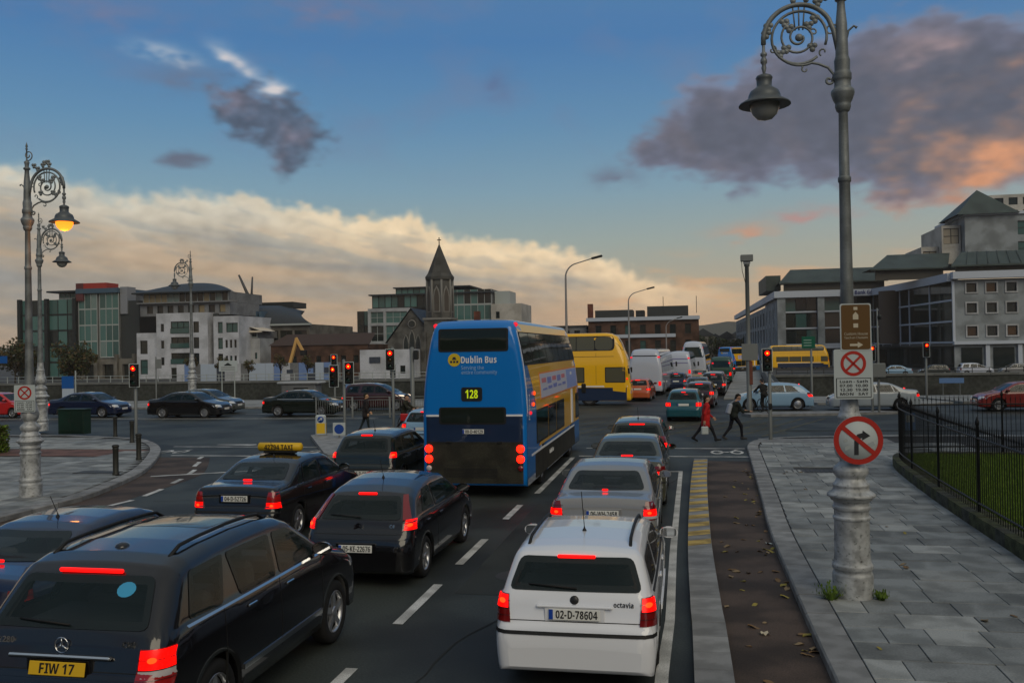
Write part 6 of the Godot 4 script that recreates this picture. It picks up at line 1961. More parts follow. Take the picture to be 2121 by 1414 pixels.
	nr.quad(Vector3(-51.4, 5.0, -149.6), Vector3(-46.6, 11.1, -149.6), Vector3(-46.6, 11.1, -178), Vector3(-51.4, 5.0, -178))
	nr.quad(Vector3(-46.6, 11.1, -149.6), Vector3(-42.2, 5.8, -149.6), Vector3(-42.2, 5.8, -178), Vector3(-46.6, 11.1, -178))
	part("nave_roof", nr, M.roof_slate, t)
	cbox(t, "nave_wall", -51.0, -42.6, G, 5.2, -151, -177, M.church_stone)
	cbox(t, "tower", -43.9, -39.3, G, 8.9, -148.6, -153.2, M.church_stone)
	for sx in [-43.9, -39.3]:
		cbox(t, "buttress", sx - 0.45, sx + 0.45, G, 6.8, -148.0, -149.4, M.church_stone)
	cbox(t, "string_course", -44.1, -39.1, 8.9, 9.25, -148.4, -153.4, M.church_trim)
	var bel := B.new()
	var oct := func(r: float, y: float) -> Array:
		var o := []
		for k in 8: o.append(Vector3(-41.6 + r * cos(TAU * (k + 0.5) / 8), y, -150.9 - r * sin(TAU * (k + 0.5) / 8)))
		return o
	bel.grid([oct.call(2.35, 9.2), oct.call(2.2, 16.0)], true)
	part("belfry", bel, M.church_stone, t)
	for k in 8:
		var an := TAU * (k + 0.0) / 8
		var bs := Basis(Vector3.UP, PI / 2 + an)
		var tf := Transform3D(bs, Vector3(-41.6 + 2.22 * cos(an), 0, -150.9 - 2.22 * sin(an)))
		var lv := part("belfry_opening", B.new().prism(arch_pts(0, 10.2, 1.25, 4.6), 0.3, tf), M.church_trim, t)
		part("louvres", B.new().prism(arch_pts(0, 10.4, 0.85, 4.0), 0.3, tf.translated(Vector3(cos(an), 0, -sin(an)) * 0.06)), M.louvre, lv)
		part("corner_shaft", B.new(true).tube([Vector3(-41.6 + 2.32 * cos(an + PI / 8), 9.2, -150.9 - 2.32 * sin(an + PI / 8)), Vector3(-41.6 + 2.25 * cos(an + PI / 8), 16.2, -150.9 - 2.25 * sin(an + PI / 8))], 0.2, 6), M.church_trim, t)
	var sp := B.new()
	sp.grid([oct.call(2.5, 15.9), oct.call(2.55, 16.4), oct.call(2.1, 17.0), oct.call(0.06, 22.2)], true)
	part("spire", sp, M.church_spire, t)
	part("cross", B.new().box(Vector3(-41.6, 22.7, -150.9), Vector3(0.14, 1.3, 0.14)).box(Vector3(-41.6, 22.9, -150.9), Vector3(0.7, 0.14, 0.14)), M.frame_dark, t)
	t = bld("brick_house", "old brick house with a brown roof and red chimney against the church tower")
	block(t, -39.2, -34.6, G, 6.4, -151, 10, [[1.0, 4.0, 1.9, 5.6], [2.8, 4.0, 3.7, 5.6]], M.brick_red, [M.glass_dark])
	var hr := B.new()
	hr.quad(Vector3(-39.3, 6.3, -150.7), Vector3(-34.4, 6.3, -150.7), Vector3(-34.6, 8.6, -155.5), Vector3(-39.3, 8.6, -155.5))
	part("roof", hr, M.roof_brown, t)
	cbox(t, "chimney", -36.2, -35.2, 6.5, 10.4, -153.5, -154.5, M.brick_red)
	# --- teal glass office behind the church
	t = bld("office_building", "stepped teal glass office block rising behind the church")
	curtain(t, -67.8, -64.9, G, 12.2, -180, 2, 4, [M.glass_dark, M.glass_teal2], M.frame_dark)
	curtain(t, -64.8, -52.1, 12.6, 15.4, -181, 9, 1, teal, M.frame_dark)
	curtain(t, -52.0, -38.9, 9.6, 16.2, -181, 9, 2, teal, M.frame_pale)
	cbox(t, "roof_slab", -65.4, -38.6, 15.42, 15.7, -180.2, -195, M.roof_slate)
	curtain(t, -60.5, -50.0, 15.75, 17.0, -184, 8, 1, [M.glass_teal, M.glass_teal2], M.frame_dark, 0.15)
	cbox(t, "upper_roof", -61.0, -44.0, 17.05, 17.3, -183.4, -195, M.roof_slate)
	block(t, -64.8, -55.6, G, 12.6, -178, 12, [[0.6, 2.8, 3.4, 6.2], [3.9, 2.8, 8.6, 6.2], [0.6, 6.7, 3.4, 10.0], [3.9, 6.7, 8.6, 10.0], [0.6, 10.5, 3.4, 12.9], [3.9, 10.5, 8.6, 12.9]], M.pale_stone, [M.glass_teal, M.glass_teal2, M.glass_dark], {"frame": M.frame_pale})
	block(t, -55.5, -38.9, G, 9.6, -180.5, 12, grid_ops(1.0, 16.0, 7, 1.5, [[7.6, 9.8], [4.0, 6.2]]), M.pale_stone, teal)
	block(t, -38.8, -32.4, G, 13.0, -180, 12, [[1.0, 11.0, 1.8, 12.4], [3.6, 7.6, 5.8, 9.6]], M.cream_wall, [M.glass_dark])
	cbox(t, "plant_room", -38.6, -35.4, 13.0, 15.8, -183, -190, M.frame_pale)
	# --- brick building beyond the bridge
	t = bld("brick_building", "long brown brick building with two pale bands at the far end of the bridge")
	block(t, -19.8, 3.3, G, 9.3, -190, 16, grid_ops(0.6, 22.4, 7, 1.25, [[7.3, 9.3], [3.6, 6.0], [0.3, 2.6]]), M.brick_brown, [M.glass_dark, M.glass_teal2, M.glass_dark2])
	cbox(t, "pale_cornice", -20.2, 3.5, 9.2, 9.95, -189.4, -190.5, M.pale_band)
	cbox(t, "pale_band", -16.5, -1.5, 5.6, 6.3, -189.6, -189.98, M.pale_band)
	cbox(t, "plant_room", -18.5, -10.5, 9.95, 11.6, -192, -199, M.dark_cladding)
	cbox(t, "plant_room", -7.4, 1.2, 9.95, 12.2, -192, -199, M.dark_cladding)
	cbox(t, "plant_room", -9.8, -8.0, 9.95, 11.4, -191.5, -196, M.frame_dark)
	cbox(t, "chimney", -20.0, -18.9, 9.9, 13.0, -191, -192.4, M.brick_red)
	for x in [-4.0, 2.9]: part("aerial", B.new().box(Vector3(x, 12.4, -192), Vector3(0.12, 3.6, 0.12)), M.frame_dark, t)
	t = bld("low_office", "low grey flat roofed office left of the brown brick building")
	block(t, -33.5, -20.4, G, 8.2, -192, 12, grid_ops(0.8, 12.2, 5, 1.3, [[6.6, 8.4], [3.2, 5.0]]), M.grey_wall, [M.glass_dark])
	cbox(t, "roof_edge", -33.8, -20.3, 8.2, 8.5, -191.7, -204, M.roof_slate)
	# --- distant houses by the hill
	var hg := RandomNumberGenerator.new()
	hg.seed = 4
	for i in 7:
		var x := -2.0 + i * 4.4
		var z := -300.0 - i * 9.0
		var h := hg.randf_range(5.5, 9.0)
		t = thing("distant_house", "distant pitched roof house beyond the brick building below the hill", "house", Vector3(x, G, z), 0, "houses below the hill")
		part("wall", B.new().box(Vector3(0, h * 0.5, 0), Vector3(8.0, h, 8.0)), [M.brick_brown, M.grey_wall, M.stone][i % 3], t)
		part("roof", B.new().prism(v2([[-4.4, h], [4.4, h], [0, h + 2.6]]), 8.6, Transform3D(Basis(), Vector3(0, 0, 4.3))), M.roof_slate, t)
		for k in 3: part("window", B.new().box(Vector3(-2.4 + k * 2.4, h * 0.68, 4.03), Vector3(1.1, 1.6, 0.1)), M.glass_dark, t)
	# --- grey stone and glass complex on the right
	t = bld("bank_building", "large grey stone and dark glass office complex with a long white cornice")
	var zc := -188.0
	# street side receding beside the bridge road
	facade(t, Vector3(18.8, G, -330), Vector3(0, 0, 1), 142.0, 13.2, grid_ops(2, 140, 17, 3.6, [[5.0, 8.2], [9.0, 12.0]]), M.grey_stone, [M.glass_dark, M.glass_dark2], {"deep": 0.5, "rows": 2})
	cbox(t, "white_cornice", 18.2, 19.4, 12.9, 14.3, -330, -188.4, M.pale_band)
	# glazed middle
	for q in [[18.8, 20.4], [26.6, 27.9]]: cbox(t, "stone_pier", q[0], q[1], G, 13.4, -187.0, -188.6, M.grey_stone)
	for q in [[20.4, 26.6], [27.9, 37.2]]:
		for j in 3:
			var y0 := 3.6 + j * 3.3
			for i in 3:
				var w: float = (q[1] - q[0]) / 3.0
				part("glass_pane", B.new().box(Vector3(q[0] + w * (i + 0.5), y0 + 1.5, -188.2), Vector3(w - 0.06, 2.8, 0.1)), [M.glass_dark, M.glass_dark2, M.glass_teal2][(i + j) % 3], t)
			cbox(t, "floor_band", q[0], q[1], y0 - 0.25, y0 + 0.05, -187.9, -188.3, M.pale_band)
	cbox(t, "carcass", 18.9, 60, G, 13.0, -188.7, -215, M.grey_stone)
	cbox(t, "white_cornice", 18.2, 37.6, 13.0, 14.3, -186.6, -188.7, M.pale_band)
	cbox(t, "ground_band", 18.8, 37.6, 2.7, 3.3, -186.4, -188.0, M.pale_band)
	block(t, 18.8, 37.6, G, 2.7, -187.4, 1.0, grid_ops(0.5, 18.4, 7, 1.9, [[0.2, 3.3]]), M.grey_stone, [M.glass_teal, M.glass_dark])
	# concave link between the middle and the right wing
	var pa := Vector3(37.4, 0, -187.6)
	var pc := Vector3(41.6, 0, -150.2)
	var ctrl := Vector3(40.4, 0, -172)
	var last := pa
	for i in range(1, 9):
		var k := i / 8.0
		var cur := pa.lerp(ctrl, k).lerp(ctrl.lerp(pc, k), k)
		var d := (cur - last).normalized()
		var len := cur.distance_to(last)
		var bs := Basis(d, Vector3.UP, d.cross(Vector3.UP))
		var mid := (cur + last) * 0.5
		for j in 3:
			var o := part("glass_pane", B.new().box(Vector3.ZERO, Vector3(len - 0.12, 3.0, 0.12)), M.glass_dark if (i + j) % 3 else M.glass_dark2, t)
			o.transform = Transform3D(bs, mid + Vector3(0, 5.1 + j * 3.3, 0))
			var bn := part("floor_band", B.new().box(Vector3.ZERO, Vector3(len, 0.3, 0.4)), M.pale_band, t)
			bn.transform = Transform3D(bs, mid + Vector3(0, 3.45 + j * 3.3, 0))
		var cr := part("white_cornice", B.new().box(Vector3.ZERO, Vector3(len + 0.05, 1.3, 1.6)), M.pale_band, t)
		cr.transform = Transform3D(bs, mid + Vector3(0, 13.65, 0))
		if i % 2 == 0 or i < 4: part("white_mullion", B.new().box(cur + Vector3(0, 8, 0.2), Vector3(0.35, 10, 0.35)), M.pale_band, t)
		var lw := part("ground_wall", B.new().box(Vector3.ZERO, Vector3(len, 4.2, 0.3)), M.glass_dark2, t)
		lw.transform = Transform3D(bs, mid + Vector3(0, 1.1, 0))
		last = cur
	part("stone_drum", B.new(true).lathe([[2.1, 3.4], [2.1, 13.2]], 18, Vector3(38.2, 0, -177)), M.brown_stone, t)
	# right wing with square windows
	block(t, 41.6, 66, G, 13.2, -150, 30, grid_ops(1.2, 24.2, 8, 1.45, [[12.5 - 0.3, 13.8 - 0.05], [9.0, 10.5], [5.4, 6.9]]).map(func(q): return [q[0], q[1] - 0.0, q[2], minf(q[3], 13.6)]), M.grey_stone, [M.glass_dark, M.glass_dark2, M.glass_brown], {"surround": true, "deep": 0.25, "cols": 1, "rows": 1})
	cbox(t, "white_cornice", 41.3, 66.5, 13.3, 14.4, -148.8, -150.3, M.pale_band)
	cbox(t, "ground_band", 41.4, 66.5, 3.1, 3.6, -149.2, -149.98, M.pale_band)
	for i in 5:
		cbox(t, "shop_window", 42.6 + i * 4.6, 45.6 + i * 4.6, G + 0.3, 2.6, -149.9, -149.97, M.glass_dark)
		cbox(t, "shop_pier", 46.0 + i * 4.6, 46.6 + i * 4.6, G, 3.0, -149.5, -149.96, M.pale_band)
	# roofs above the cornice
	var slope := func(n: String, x0: float, x1: float, x2: float, x3: float, y0: float, y1: float, z0: float, z1: float, m: Material):
		var b := B.new()
		b.quad(Vector3(x0, y0, z0), Vector3(x1, y0, z0), Vector3(x2, y1, z1), Vector3(x3, y1, z1))
		b.quad(Vector3(x0, y0 - 0.25, z0), Vector3(x1, y0 - 0.25, z0), Vector3(x1, y0, z0), Vector3(x0, y0, z0))
		b.quad(Vector3(x0, y0, z0), Vector3(x3, y1, z1), Vector3(x3, y0, z1), Vector3(x0, y0, z1))
		b.quad(Vector3(x1, y0, z0), Vector3(x1, y0, z1), Vector3(x2, y1, z1), Vector3(x2, y1, z1))
		part(n, b, m, t)
	cbox(t, "clerestory", 20.5, 40, 14.3, 16.2, -190.5, -191, M.clerestory)
	slope.call("standing_seam_roof", 19.5, 40.5, 40.5, 22.6, 16.2, 19.4, -189.4, -197, M.roof_green)
	cbox(t, "roof_end", 17.5, 20.5, 15.0, 18.2, -196, -215, M.roof_green)
	cbox(t, "clerestory", 33, 44, 14.4, 16.4, -164, -164.5, M.clerestory)
	slope.call("standing_seam_roof", 32.0, 44.5, 47.0, 36.5, 16.3, 19.4, -163, -171, M.roof_green)
	cbox(t, "clerestory", 42.8, 66, 14.4, 15.6, -152.5, -153, M.clerestory)
	slope.call("standing_seam_roof", 41.8, 67, 66, 45.0, 15.6, 18.2, -151.4, -157.5, M.roof_green)
	for i in 14: part("roof_seam", B.new(true).tube([Vector3(44 + i * 1.6, 15.72, -151.4), Vector3(46 + i * 1.45, 18.25, -157.4)], 0.05, 4), M.roof_green, t)
	words("Ulster Bank Group", 0.75, M.sign_blue, t, Vector3(34.6, 13.65, -186.4), Vector3(0, 0, 0), true, 7.5)
	# upper tower with the pyramid roof
	block(t, 49.3, 66, 17.5, 25.7, -170, 18, [[8.6, 1.0, 13.5, 3.4], [8.6, 4.6, 13.5, 7.0]], M.grey_stone, [M.glass_dark, M.glass_teal2])
	cbox(t, "stone_ledge", 49.0, 66.4, 25.7, 26.2, -169.6, -188, M.pale_band)
	block(t, 46.0, 49.2, 17.5, 24.4, -172, 14, [[0.3, 3.6, 2.9, 6.4]], M.cream_wall, [M.pane_blind])
	block(t, 43.0, 45.95, 17.5, 20.9, -174, 12, [[0.3, 0.8, 2.6, 2.6]], M.cream_wall, [M.pane_blind])
	var py := B.new()
	py.tri(Vector3(47.8, 25.9, -169), Vector3(58.0, 25.9, -169), Vector3(52.9, 31.0, -175)); py.tri(Vector3(58.0, 25.9, -169), Vector3(58.0, 25.9, -181), Vector3(52.9, 31.0, -175))
	py.tri(Vector3(47.8, 25.9, -181), Vector3(47.8, 25.9, -169), Vector3(52.9, 31.0, -175)); py.tri(Vector3(58.0, 25.9, -181), Vector3(47.8, 25.9, -181), Vector3(52.9, 31.0, -175))
	part("pyramid_roof", py, M.roof_green, t)
	block(t, 58.4, 72, 26.2, 31.6, -186, 12, grid_ops(0.5, 13, 5, 1.6, [[0.8, 2.4], [3.4, 4.8]]), M.cream_wall, [M.glass_dark])
	# --- hills on the horizon
	var hb := B.new(true)
	var hn := FastNoiseLite.new()
	hn.seed = 3
	hn.frequency = 0.0011
	var rows := []
	for j in 5:
		var row := []
		for i in 121:
			var x := -1800.0 + i * 30.0
			var k := j / 4.0
			row.append(Vector3(x, -2.0 + k * (28.0 + hn.get_noise_2d(x * 2.3, 0.0) * 22.0 + hn.get_noise_2d(x * 7.0, 40.0) * 7.0 + exp(-pow((x - 110.0) / 180.0, 2.0)) * 9.0), -1050.0 - k * 200.0))
		rows.append(row)
	hb.grid(rows)
	struct("hills", hb, M.far_land)
	# --- trees on the far quay
	for q in [[-107.3, 7.2, 4.6, 1, "broad dark leafed tree at the end of the far quay"], [-96.6, 6.4, 4.0, 2, "autumn brown leafed tree before the teal glass offices"]]:
		tree("quay_tree", q[4], Vector3(q[0], G, -128), q[1], q[2], [M.leaf_dark, M.leaf_brown, M.leaf_olive], q[3], "", 2600, 0.28)
	for i in 5:
		tree("young_tree", "thin young street tree on the far quay before the white building", Vector3(-76.5 + i * 4.9, G, -129 - (i % 2)), 4.2 + sin(i * 2.3) * 0.5, 1.2, [M.leaf_olive, M.leaf_brown], 20 + i, "young trees along the far quay", 500, 0.16, 0.5)
	for i in 6:
		tree("distant_tree", "dark distant tree among the houses below the hill", Vector3(-1.0 + i * 5.2, G, -262 - i * 7.0), 7.5 + sin(i * 1.7) * 1.5, 3.4, [M.leaf_dark], 40 + i, "distant trees below the hill", 900, 0.45)
	# --- railing on the far quay
	t = thing("quay_railing", "pale metal railing along the top of the far quay wall", "railing", Vector3(0, -0.4, -122.4))
	for y in [0.45, 0.95]: part("rail", B.new(true).tube([Vector3(-120, y, 0), Vector3(-8, y, 0)], 0.045, 6), M.frame_pale, t)
	for i in 57: part("post", cached("qpost", func(): return B.new().box(Vector3(0, 0.5, 0), Vector3(0.09, 1.05, 0.09))), M.frame_pale, t, Vector3(-120 + i * 2.0, 0, 0))
	t = thing("quay_railing", "dark railing along the far quay before the parked cars", "railing", Vector3(0, -0.4, -122.4))
	for y in [0.2, 0.6]: part("rail", B.new(true).tube([Vector3(12, y, 0), Vector3(75, y, 0)], 0.04, 6), M.frame_dark, t)
	for i in 32: part("post", cached("qpost2", func(): return B.new().box(Vector3(0, 0.3, 0), Vector3(0.08, 0.7, 0.08))), M.frame_dark, t, Vector3(12 + i * 2.0, 0, 0))
	# --- stone public building and garden trees beside the road, mirrored by the cars
	t = bld("stone_building", "long classical stone building beyond the railed garden")
	facade(t, Vector3(31, 0, -44), Vector3(0, 0, 1), 70, 15, grid_ops(2, 68, 13, 1.7, [[2.0, 5.0], [7.5, 10.5]]), M.stone, [M.glass_dark, M.glass_dark2], {"deep": 0.4}) 
	cbox(t, "carcass", 31.3, 45, 0, 15, -44, 26, M.stone)
	cbox(t, "cornice", 30.3, 45.5, 15, 16, -44.6, 26.6, M.pale_stone)
	t = bld("stone_building", "long stone terrace on the near side of the river left of the road")
	facade(t, Vector3(-46, 0, 40), Vector3(0, 0, -1), 62, 14, grid_ops(2, 60, 12, 1.6, [[1.6, 4.4], [6.0, 8.6], [10.0, 12.4]]), M.brick_brown, [M.glass_dark, M.glass_dark2], {"deep": 0.4})
	cbox(t, "carcass", -60, -46.3, 0, 14, 40, -22, M.brick_brown)
	t = bld("stone_building", "stone block closing the street behind")
	facade(t, Vector3(30, 0, 60), Vector3(-1, 0, 0), 90, 16, grid_ops(2, 88, 16, 1.7, [[2, 5], [7, 10], [12, 14]]), M.stone, [M.glass_dark], {"deep": 0.4})
	cbox(t, "carcass", -60, 30, 0, 16, 60.3, 75, M.stone)
	for i in 5:
		tree("garden_tree", "tall plane tree in the railed garden beside the stone building", Vector3(16.5 + (i % 2) * 2.5, 0.1, -27.0 + i * 8.0), 9.5 + sin(i * 2.0), 4.4, [M.leaf_dark, M.leaf_olive], 60 + i, "plane trees in the railed garden", 2400, 0.3)
# ---------------------------------------------------------------- street furniture
func arc(c: Vector2, r: float, a0: float, a1: float, n := 14, r1 := -1.0) -> Array: # points in the x, y plane, angles in degrees, optional spiral to r1
	var o := []
	for i in n + 1:
		var t := float(i) / n
		var an := deg_to_rad(lerpf(a0, a1, t))
		var rr := r if r1 < 0 else lerpf(r, r1, t)
		o.append(Vector3(c.x + rr * cos(an), c.y + rr * sin(an), 0))
	return o

# ornate cast iron lamp standard; s = +1 when the lantern hangs towards +x
func lamp_post(label: String, at: Vector3, turn: float, s: int, lit: bool, k := 1.0, group := "") -> Node3D:
	var t := thing("lamp_post", label, "lamp post", at, turn, group)
	t.scale = Vector3.ONE * k
	var cast: Material = M.lamp_silver
	part("pedestal", cached("lamp pedestal", func(): return B.new(true).turned([[0.26, 0.0], [0.26, 0.3], [0.245, 0.33], [0.245, 0.36], [0.262, 0.38], [0.262, 0.43], [0.245, 0.45], [0.235, 0.5], [0.228, 0.56], [0.224, 1.02], [0.24, 1.04], [0.24, 1.07], [0.222, 1.08], [0.222, 1.15], [0.242, 1.17], [0.242, 1.21], [0.228, 1.22], [0.228, 1.27], [0.262, 1.29], [0.275, 1.32], [0.31, 1.34], [0.31, 1.37], [0.285, 1.39], [0.24, 1.42], [0.225, 1.46], [0.235, 1.48], [0.235, 1.5], [0.205, 1.53], [0.18, 1.58], [0.19, 1.6], [0.222, 1.64], [0.228, 1.69], [0.215, 1.73], [0.17, 1.77], [0.135, 1.8], [0.14, 1.84], [0.17, 1.87], [0.2, 1.93], [0.205, 2.0], [0.195, 2.06], [0.16, 2.2], [0.14, 2.36], [0.152, 2.38], [0.152, 2.41], [0.125, 2.46], [0.112, 2.7]], 28)), M.lamp_base, t)
	part("pole", cached("lamp pole", func(): return B.new(true).turned([[0.112, 2.69], [0.09, 3.4], [0.072, 5.55], [0.086, 5.57], [0.086, 5.62], [0.07, 5.64], [0.06, 6.5], [0.085, 6.52], [0.105, 6.58], [0.1, 6.62], [0.13, 6.68], [0.155, 6.76], [0.15, 6.8], [0.11, 6.84], [0.105, 6.92], [0.12, 6.95], [0.12, 7.02], [0.1, 7.06], [0.105, 7.2], [0.085, 7.26], [0.075, 7.7], [0.055, 7.9], [0.05, 8.0], [0.08, 8.02], [0.08, 8.05], [0.045, 8.08], [0.05, 8.14], [0.065, 8.2], [0.02, 8.24]], 18)), cast, t)
	var hold := Node3D.new()
	hold.name = "scroll_arm"
	t.add_child(hold)
	hold.scale.x = s
	part("main_arch", cached("lamp arch", func():
		var p := [Vector3(0.05, 7.35, 0), Vector3(0.1, 7.62, 0)]
		p.append_array(arc(Vector2(0.56, 7.55), 0.46, 150, 18, 16))
		p.append(Vector3(1.02, 7.6, 0)); p.append(Vector3(1.02, 7.5, 0))
		return B.new(true).tube(p, 0.034, 8)), cast, hold)
	part("scroll", cached("lamp ring", func(): return B.new(true).tube(arc(Vector2(0.55, 7.56), 0.36, 200, -130, 30), 0.02, 6)), cast, hold)
	part("scroll", cached("lamp spiral", func(): return B.new(true).tube(arc(Vector2(0.55, 7.56), 0.25, 60, -560, 44, 0.05), 0.017, 6)), cast, hold)
	part("scroll", cached("lamp s curve", func():
		var p := arc(Vector2(0.55, 7.56), 0.36, -160, -70, 8)
		p.reverse()
		var q := [Vector3(0.86, 7.4, 0)]
		q = arc(Vector2(0.52, 7.56), 0.38, -30, -110, 8)
		q.append_array([Vector3(0.3, 7.18, 0), Vector3(0.18, 7.12, 0), Vector3(0.11, 7.02, 0), Vector3(0.13, 6.93, 0)])
		q.append_array(arc(Vector2(0.17, 6.95), 0.06, 200, 520, 12, 0.015))
		return B.new(true).tube(q, 0.018, 6)), cast, hold)
	for q in [[0.13, 7.62, 0.1, 170.0, -120.0], [0.9, 7.42, 0.06, 90.0, 400.0], [0.36, 7.62, 0.055, 0.0, 330.0], [0.48, 7.12, 0.05, 60.0, -200.0], [0.24, 7.34, 0.06, -60.0, 200.0]]:
		part("curl", cached("lamp curl %s" % str(q), func(): return B.new(true).tube(arc(Vector2(q[0], q[1]), q[2], q[3], q[4], 12, q[2] * 0.3), 0.012, 5)), cast, hold)
	part("curl", cached("lamp back curl", func(): return B.new(true).tube([Vector3(-0.05, 7.45, 0), Vector3(-0.09, 7.6, 0), Vector3(-0.16, 7.66, 0), Vector3(-0.2, 7.63, 0)], [0.02, 0.016, 0.014, 0.02], 6)), cast, hold)
	for x in [0.5, 0.55, 0.6]:
		part("prong", cached("lamp prong %.2f" % x, func(): return B.new(true).tube([Vector3(0.55 + (x - 0.55) * 1.6, 8.02, 0), Vector3(x, 7.66, 0)], 0.011, 5)), cast, hold)
	part("boss", cached("lamp boss", func(): return B.new(true).lathe([[0.001, -0.035], [0.04, -0.025], [0.055, 0], [0.04, 0.025], [0.001, 0.035]], 12, Vector3(0.55, 7.56, 0), Basis(Vector3.RIGHT, PI / 2))), cast, hold)
	var leafm := cached("lamp leaf", func():
		var b := B.new(true)
		for k2 in 3:
			var an := TAU * k2 / 3 + 0.5
			b.lathe([[0.001, -0.02], [0.034, -0.012], [0.04, 0.0], [0.034, 0.012], [0.001, 0.02]], 8, Vector3(0.035 * cos(an), 0.035 * sin(an), 0), Basis(Vector3.RIGHT, PI / 2))
		return b)
	for q in [[0.34, 7.8], [0.42, 7.72], [0.74, 7.78], [0.68, 7.7], [0.38, 7.42], [0.72, 7.42], [0.8, 7.36], [0.45, 8.1], [0.62, 8.1], [0.5, 8.16], [0.58, 8.17], [0.3, 8.02], [0.2, 8.1], [0.95, 7.74], [0.98, 7.64]]:
		part("cast_leaf", leafm, cast, hold, Vector3(q[0], q[1], 0))
	part("finial", cached("lamp finial", func():
		var b := B.new(true)
		b.tube(arc(Vector2(0.04, 8.36), 0.13, -100, 380, 26, 0.03), 0.014, 6)
		b.lathe([[0.02, 8.2], [0.016, 8.5], [0.035, 8.52], [0.012, 8.55], [0.03, 8.58], [0.001, 8.7]], 8)
		return b), cast, hold)
	part("hanger", cached("lamp hanger", func(): return B.new(true).lathe([[0.02, 7.5], [0.022, 7.4], [0.045, 7.38], [0.045, 7.35], [0.025, 7.33], [0.045, 7.29], [0.045, 7.25], [0.025, 7.22], [0.035, 7.18], [0.02, 7.12], [0.014, 7.08]], 10, Vector3(1.02, 0, 0))), cast, hold)
	var lan := part("lantern", cached("lamp lantern", func(): return B.new(true).lathe([[0.03, 7.1], [0.1, 7.07], [0.115, 7.04], [0.105, 7.02], [0.1, 6.93], [0.13, 6.9], [0.19, 6.86], [0.215, 6.8], [0.22, 6.76], [0.34, 6.69], [0.35, 6.665], [0.33, 6.66], [0.2, 6.68]], 20, Vector3(1.02, 0, 0))), M.lamp_hood, hold)
	part("globe", cached("lamp globe", func(): return B.new(true).lathe([[0.2, 6.68], [0.195, 6.62], [0.16, 6.54], [0.1, 6.48], [0.001, 6.455]], 18, Vector3(1.02, 0, 0))), M.globe_lit if lit else M.globe_dull, lan)
	if lit:
		var l := OmniLight3D.new()
		l.name = "lamp_light"
		l.light_color = Color(1.0, 0.62, 0.25)
		l.light_energy = 0.35
		l.light_size = 0.2
		l.omni_range = 30.0
		l.omni_attenuation = 2.0
		l.shadow_enabled = true
		hold.add_child(l)
		l.position = Vector3(1.02, 6.4, 0)
	return t

func disc(r0: float, r1: float, z: float, n := 32) -> B: # flat ring facing +z
	var b := B.new()
	for k in n:
		var a0 := TAU * k / n
		var a1 := TAU * (k + 1) / n
		b.quad(Vector3(r0 * cos(a0), r0 * sin(a0), z), Vector3(r1 * cos(a0), r1 * sin(a0), z), Vector3(r1 * cos(a1), r1 * sin(a1), z), Vector3(r0 * cos(a1), r0 * sin(a1), z))
	return b

func clearway_sign(label: String, at: Vector3, turn: float) -> void:
	var t := thing("clearway_sign", label, "road sign", at, turn)
	part("board", B.new().prism(v2(poly_round([Vector2(-0.25, -0.33), Vector2(0.25, -0.33), Vector2(0.25, 0.33), Vector2(-0.25, 0.33)], 0.03)), 0.012), M.sign_white, t)
	part("back_bracket", B.new().box(Vector3(0, 0.1, -0.03), Vector3(0.3, 0.05, 0.03)), M.galv, t)
	part("red_ring", disc(0.125, 0.165, 0.003), M.sign_red, t, Vector3(0, 0.14, 0))
	for a in [45, -45]:
		var o := part("red_bar", B.new().box(Vector3(0, 0, 0.004), Vector3(0.27, 0.03, 0.002)), M.sign_red, t, Vector3(0, 0.14, 0))
		o.rotation_degrees.z = a
	var pl := part("time_panel", B.new().box(Vector3(0, -0.18, 0.002), Vector3(0.45, 0.26, 0.003)), M.sign_ink, t)
	part("time_panel_face", B.new().box(Vector3(0, -0.18, 0.0035), Vector3(0.43, 0.24, 0.003)), M.sign_white, pl)
	var i := 0
	for q in ["Luan - Sath", "07.00  10.00", "12.30  19.00", "MON   SAT"]:
		words(q, 0.036, M.sign_ink, pl, Vector3(0, -0.097 - i * 0.055, 0.006), Vector3.ZERO, true, 0.36)
		i += 1

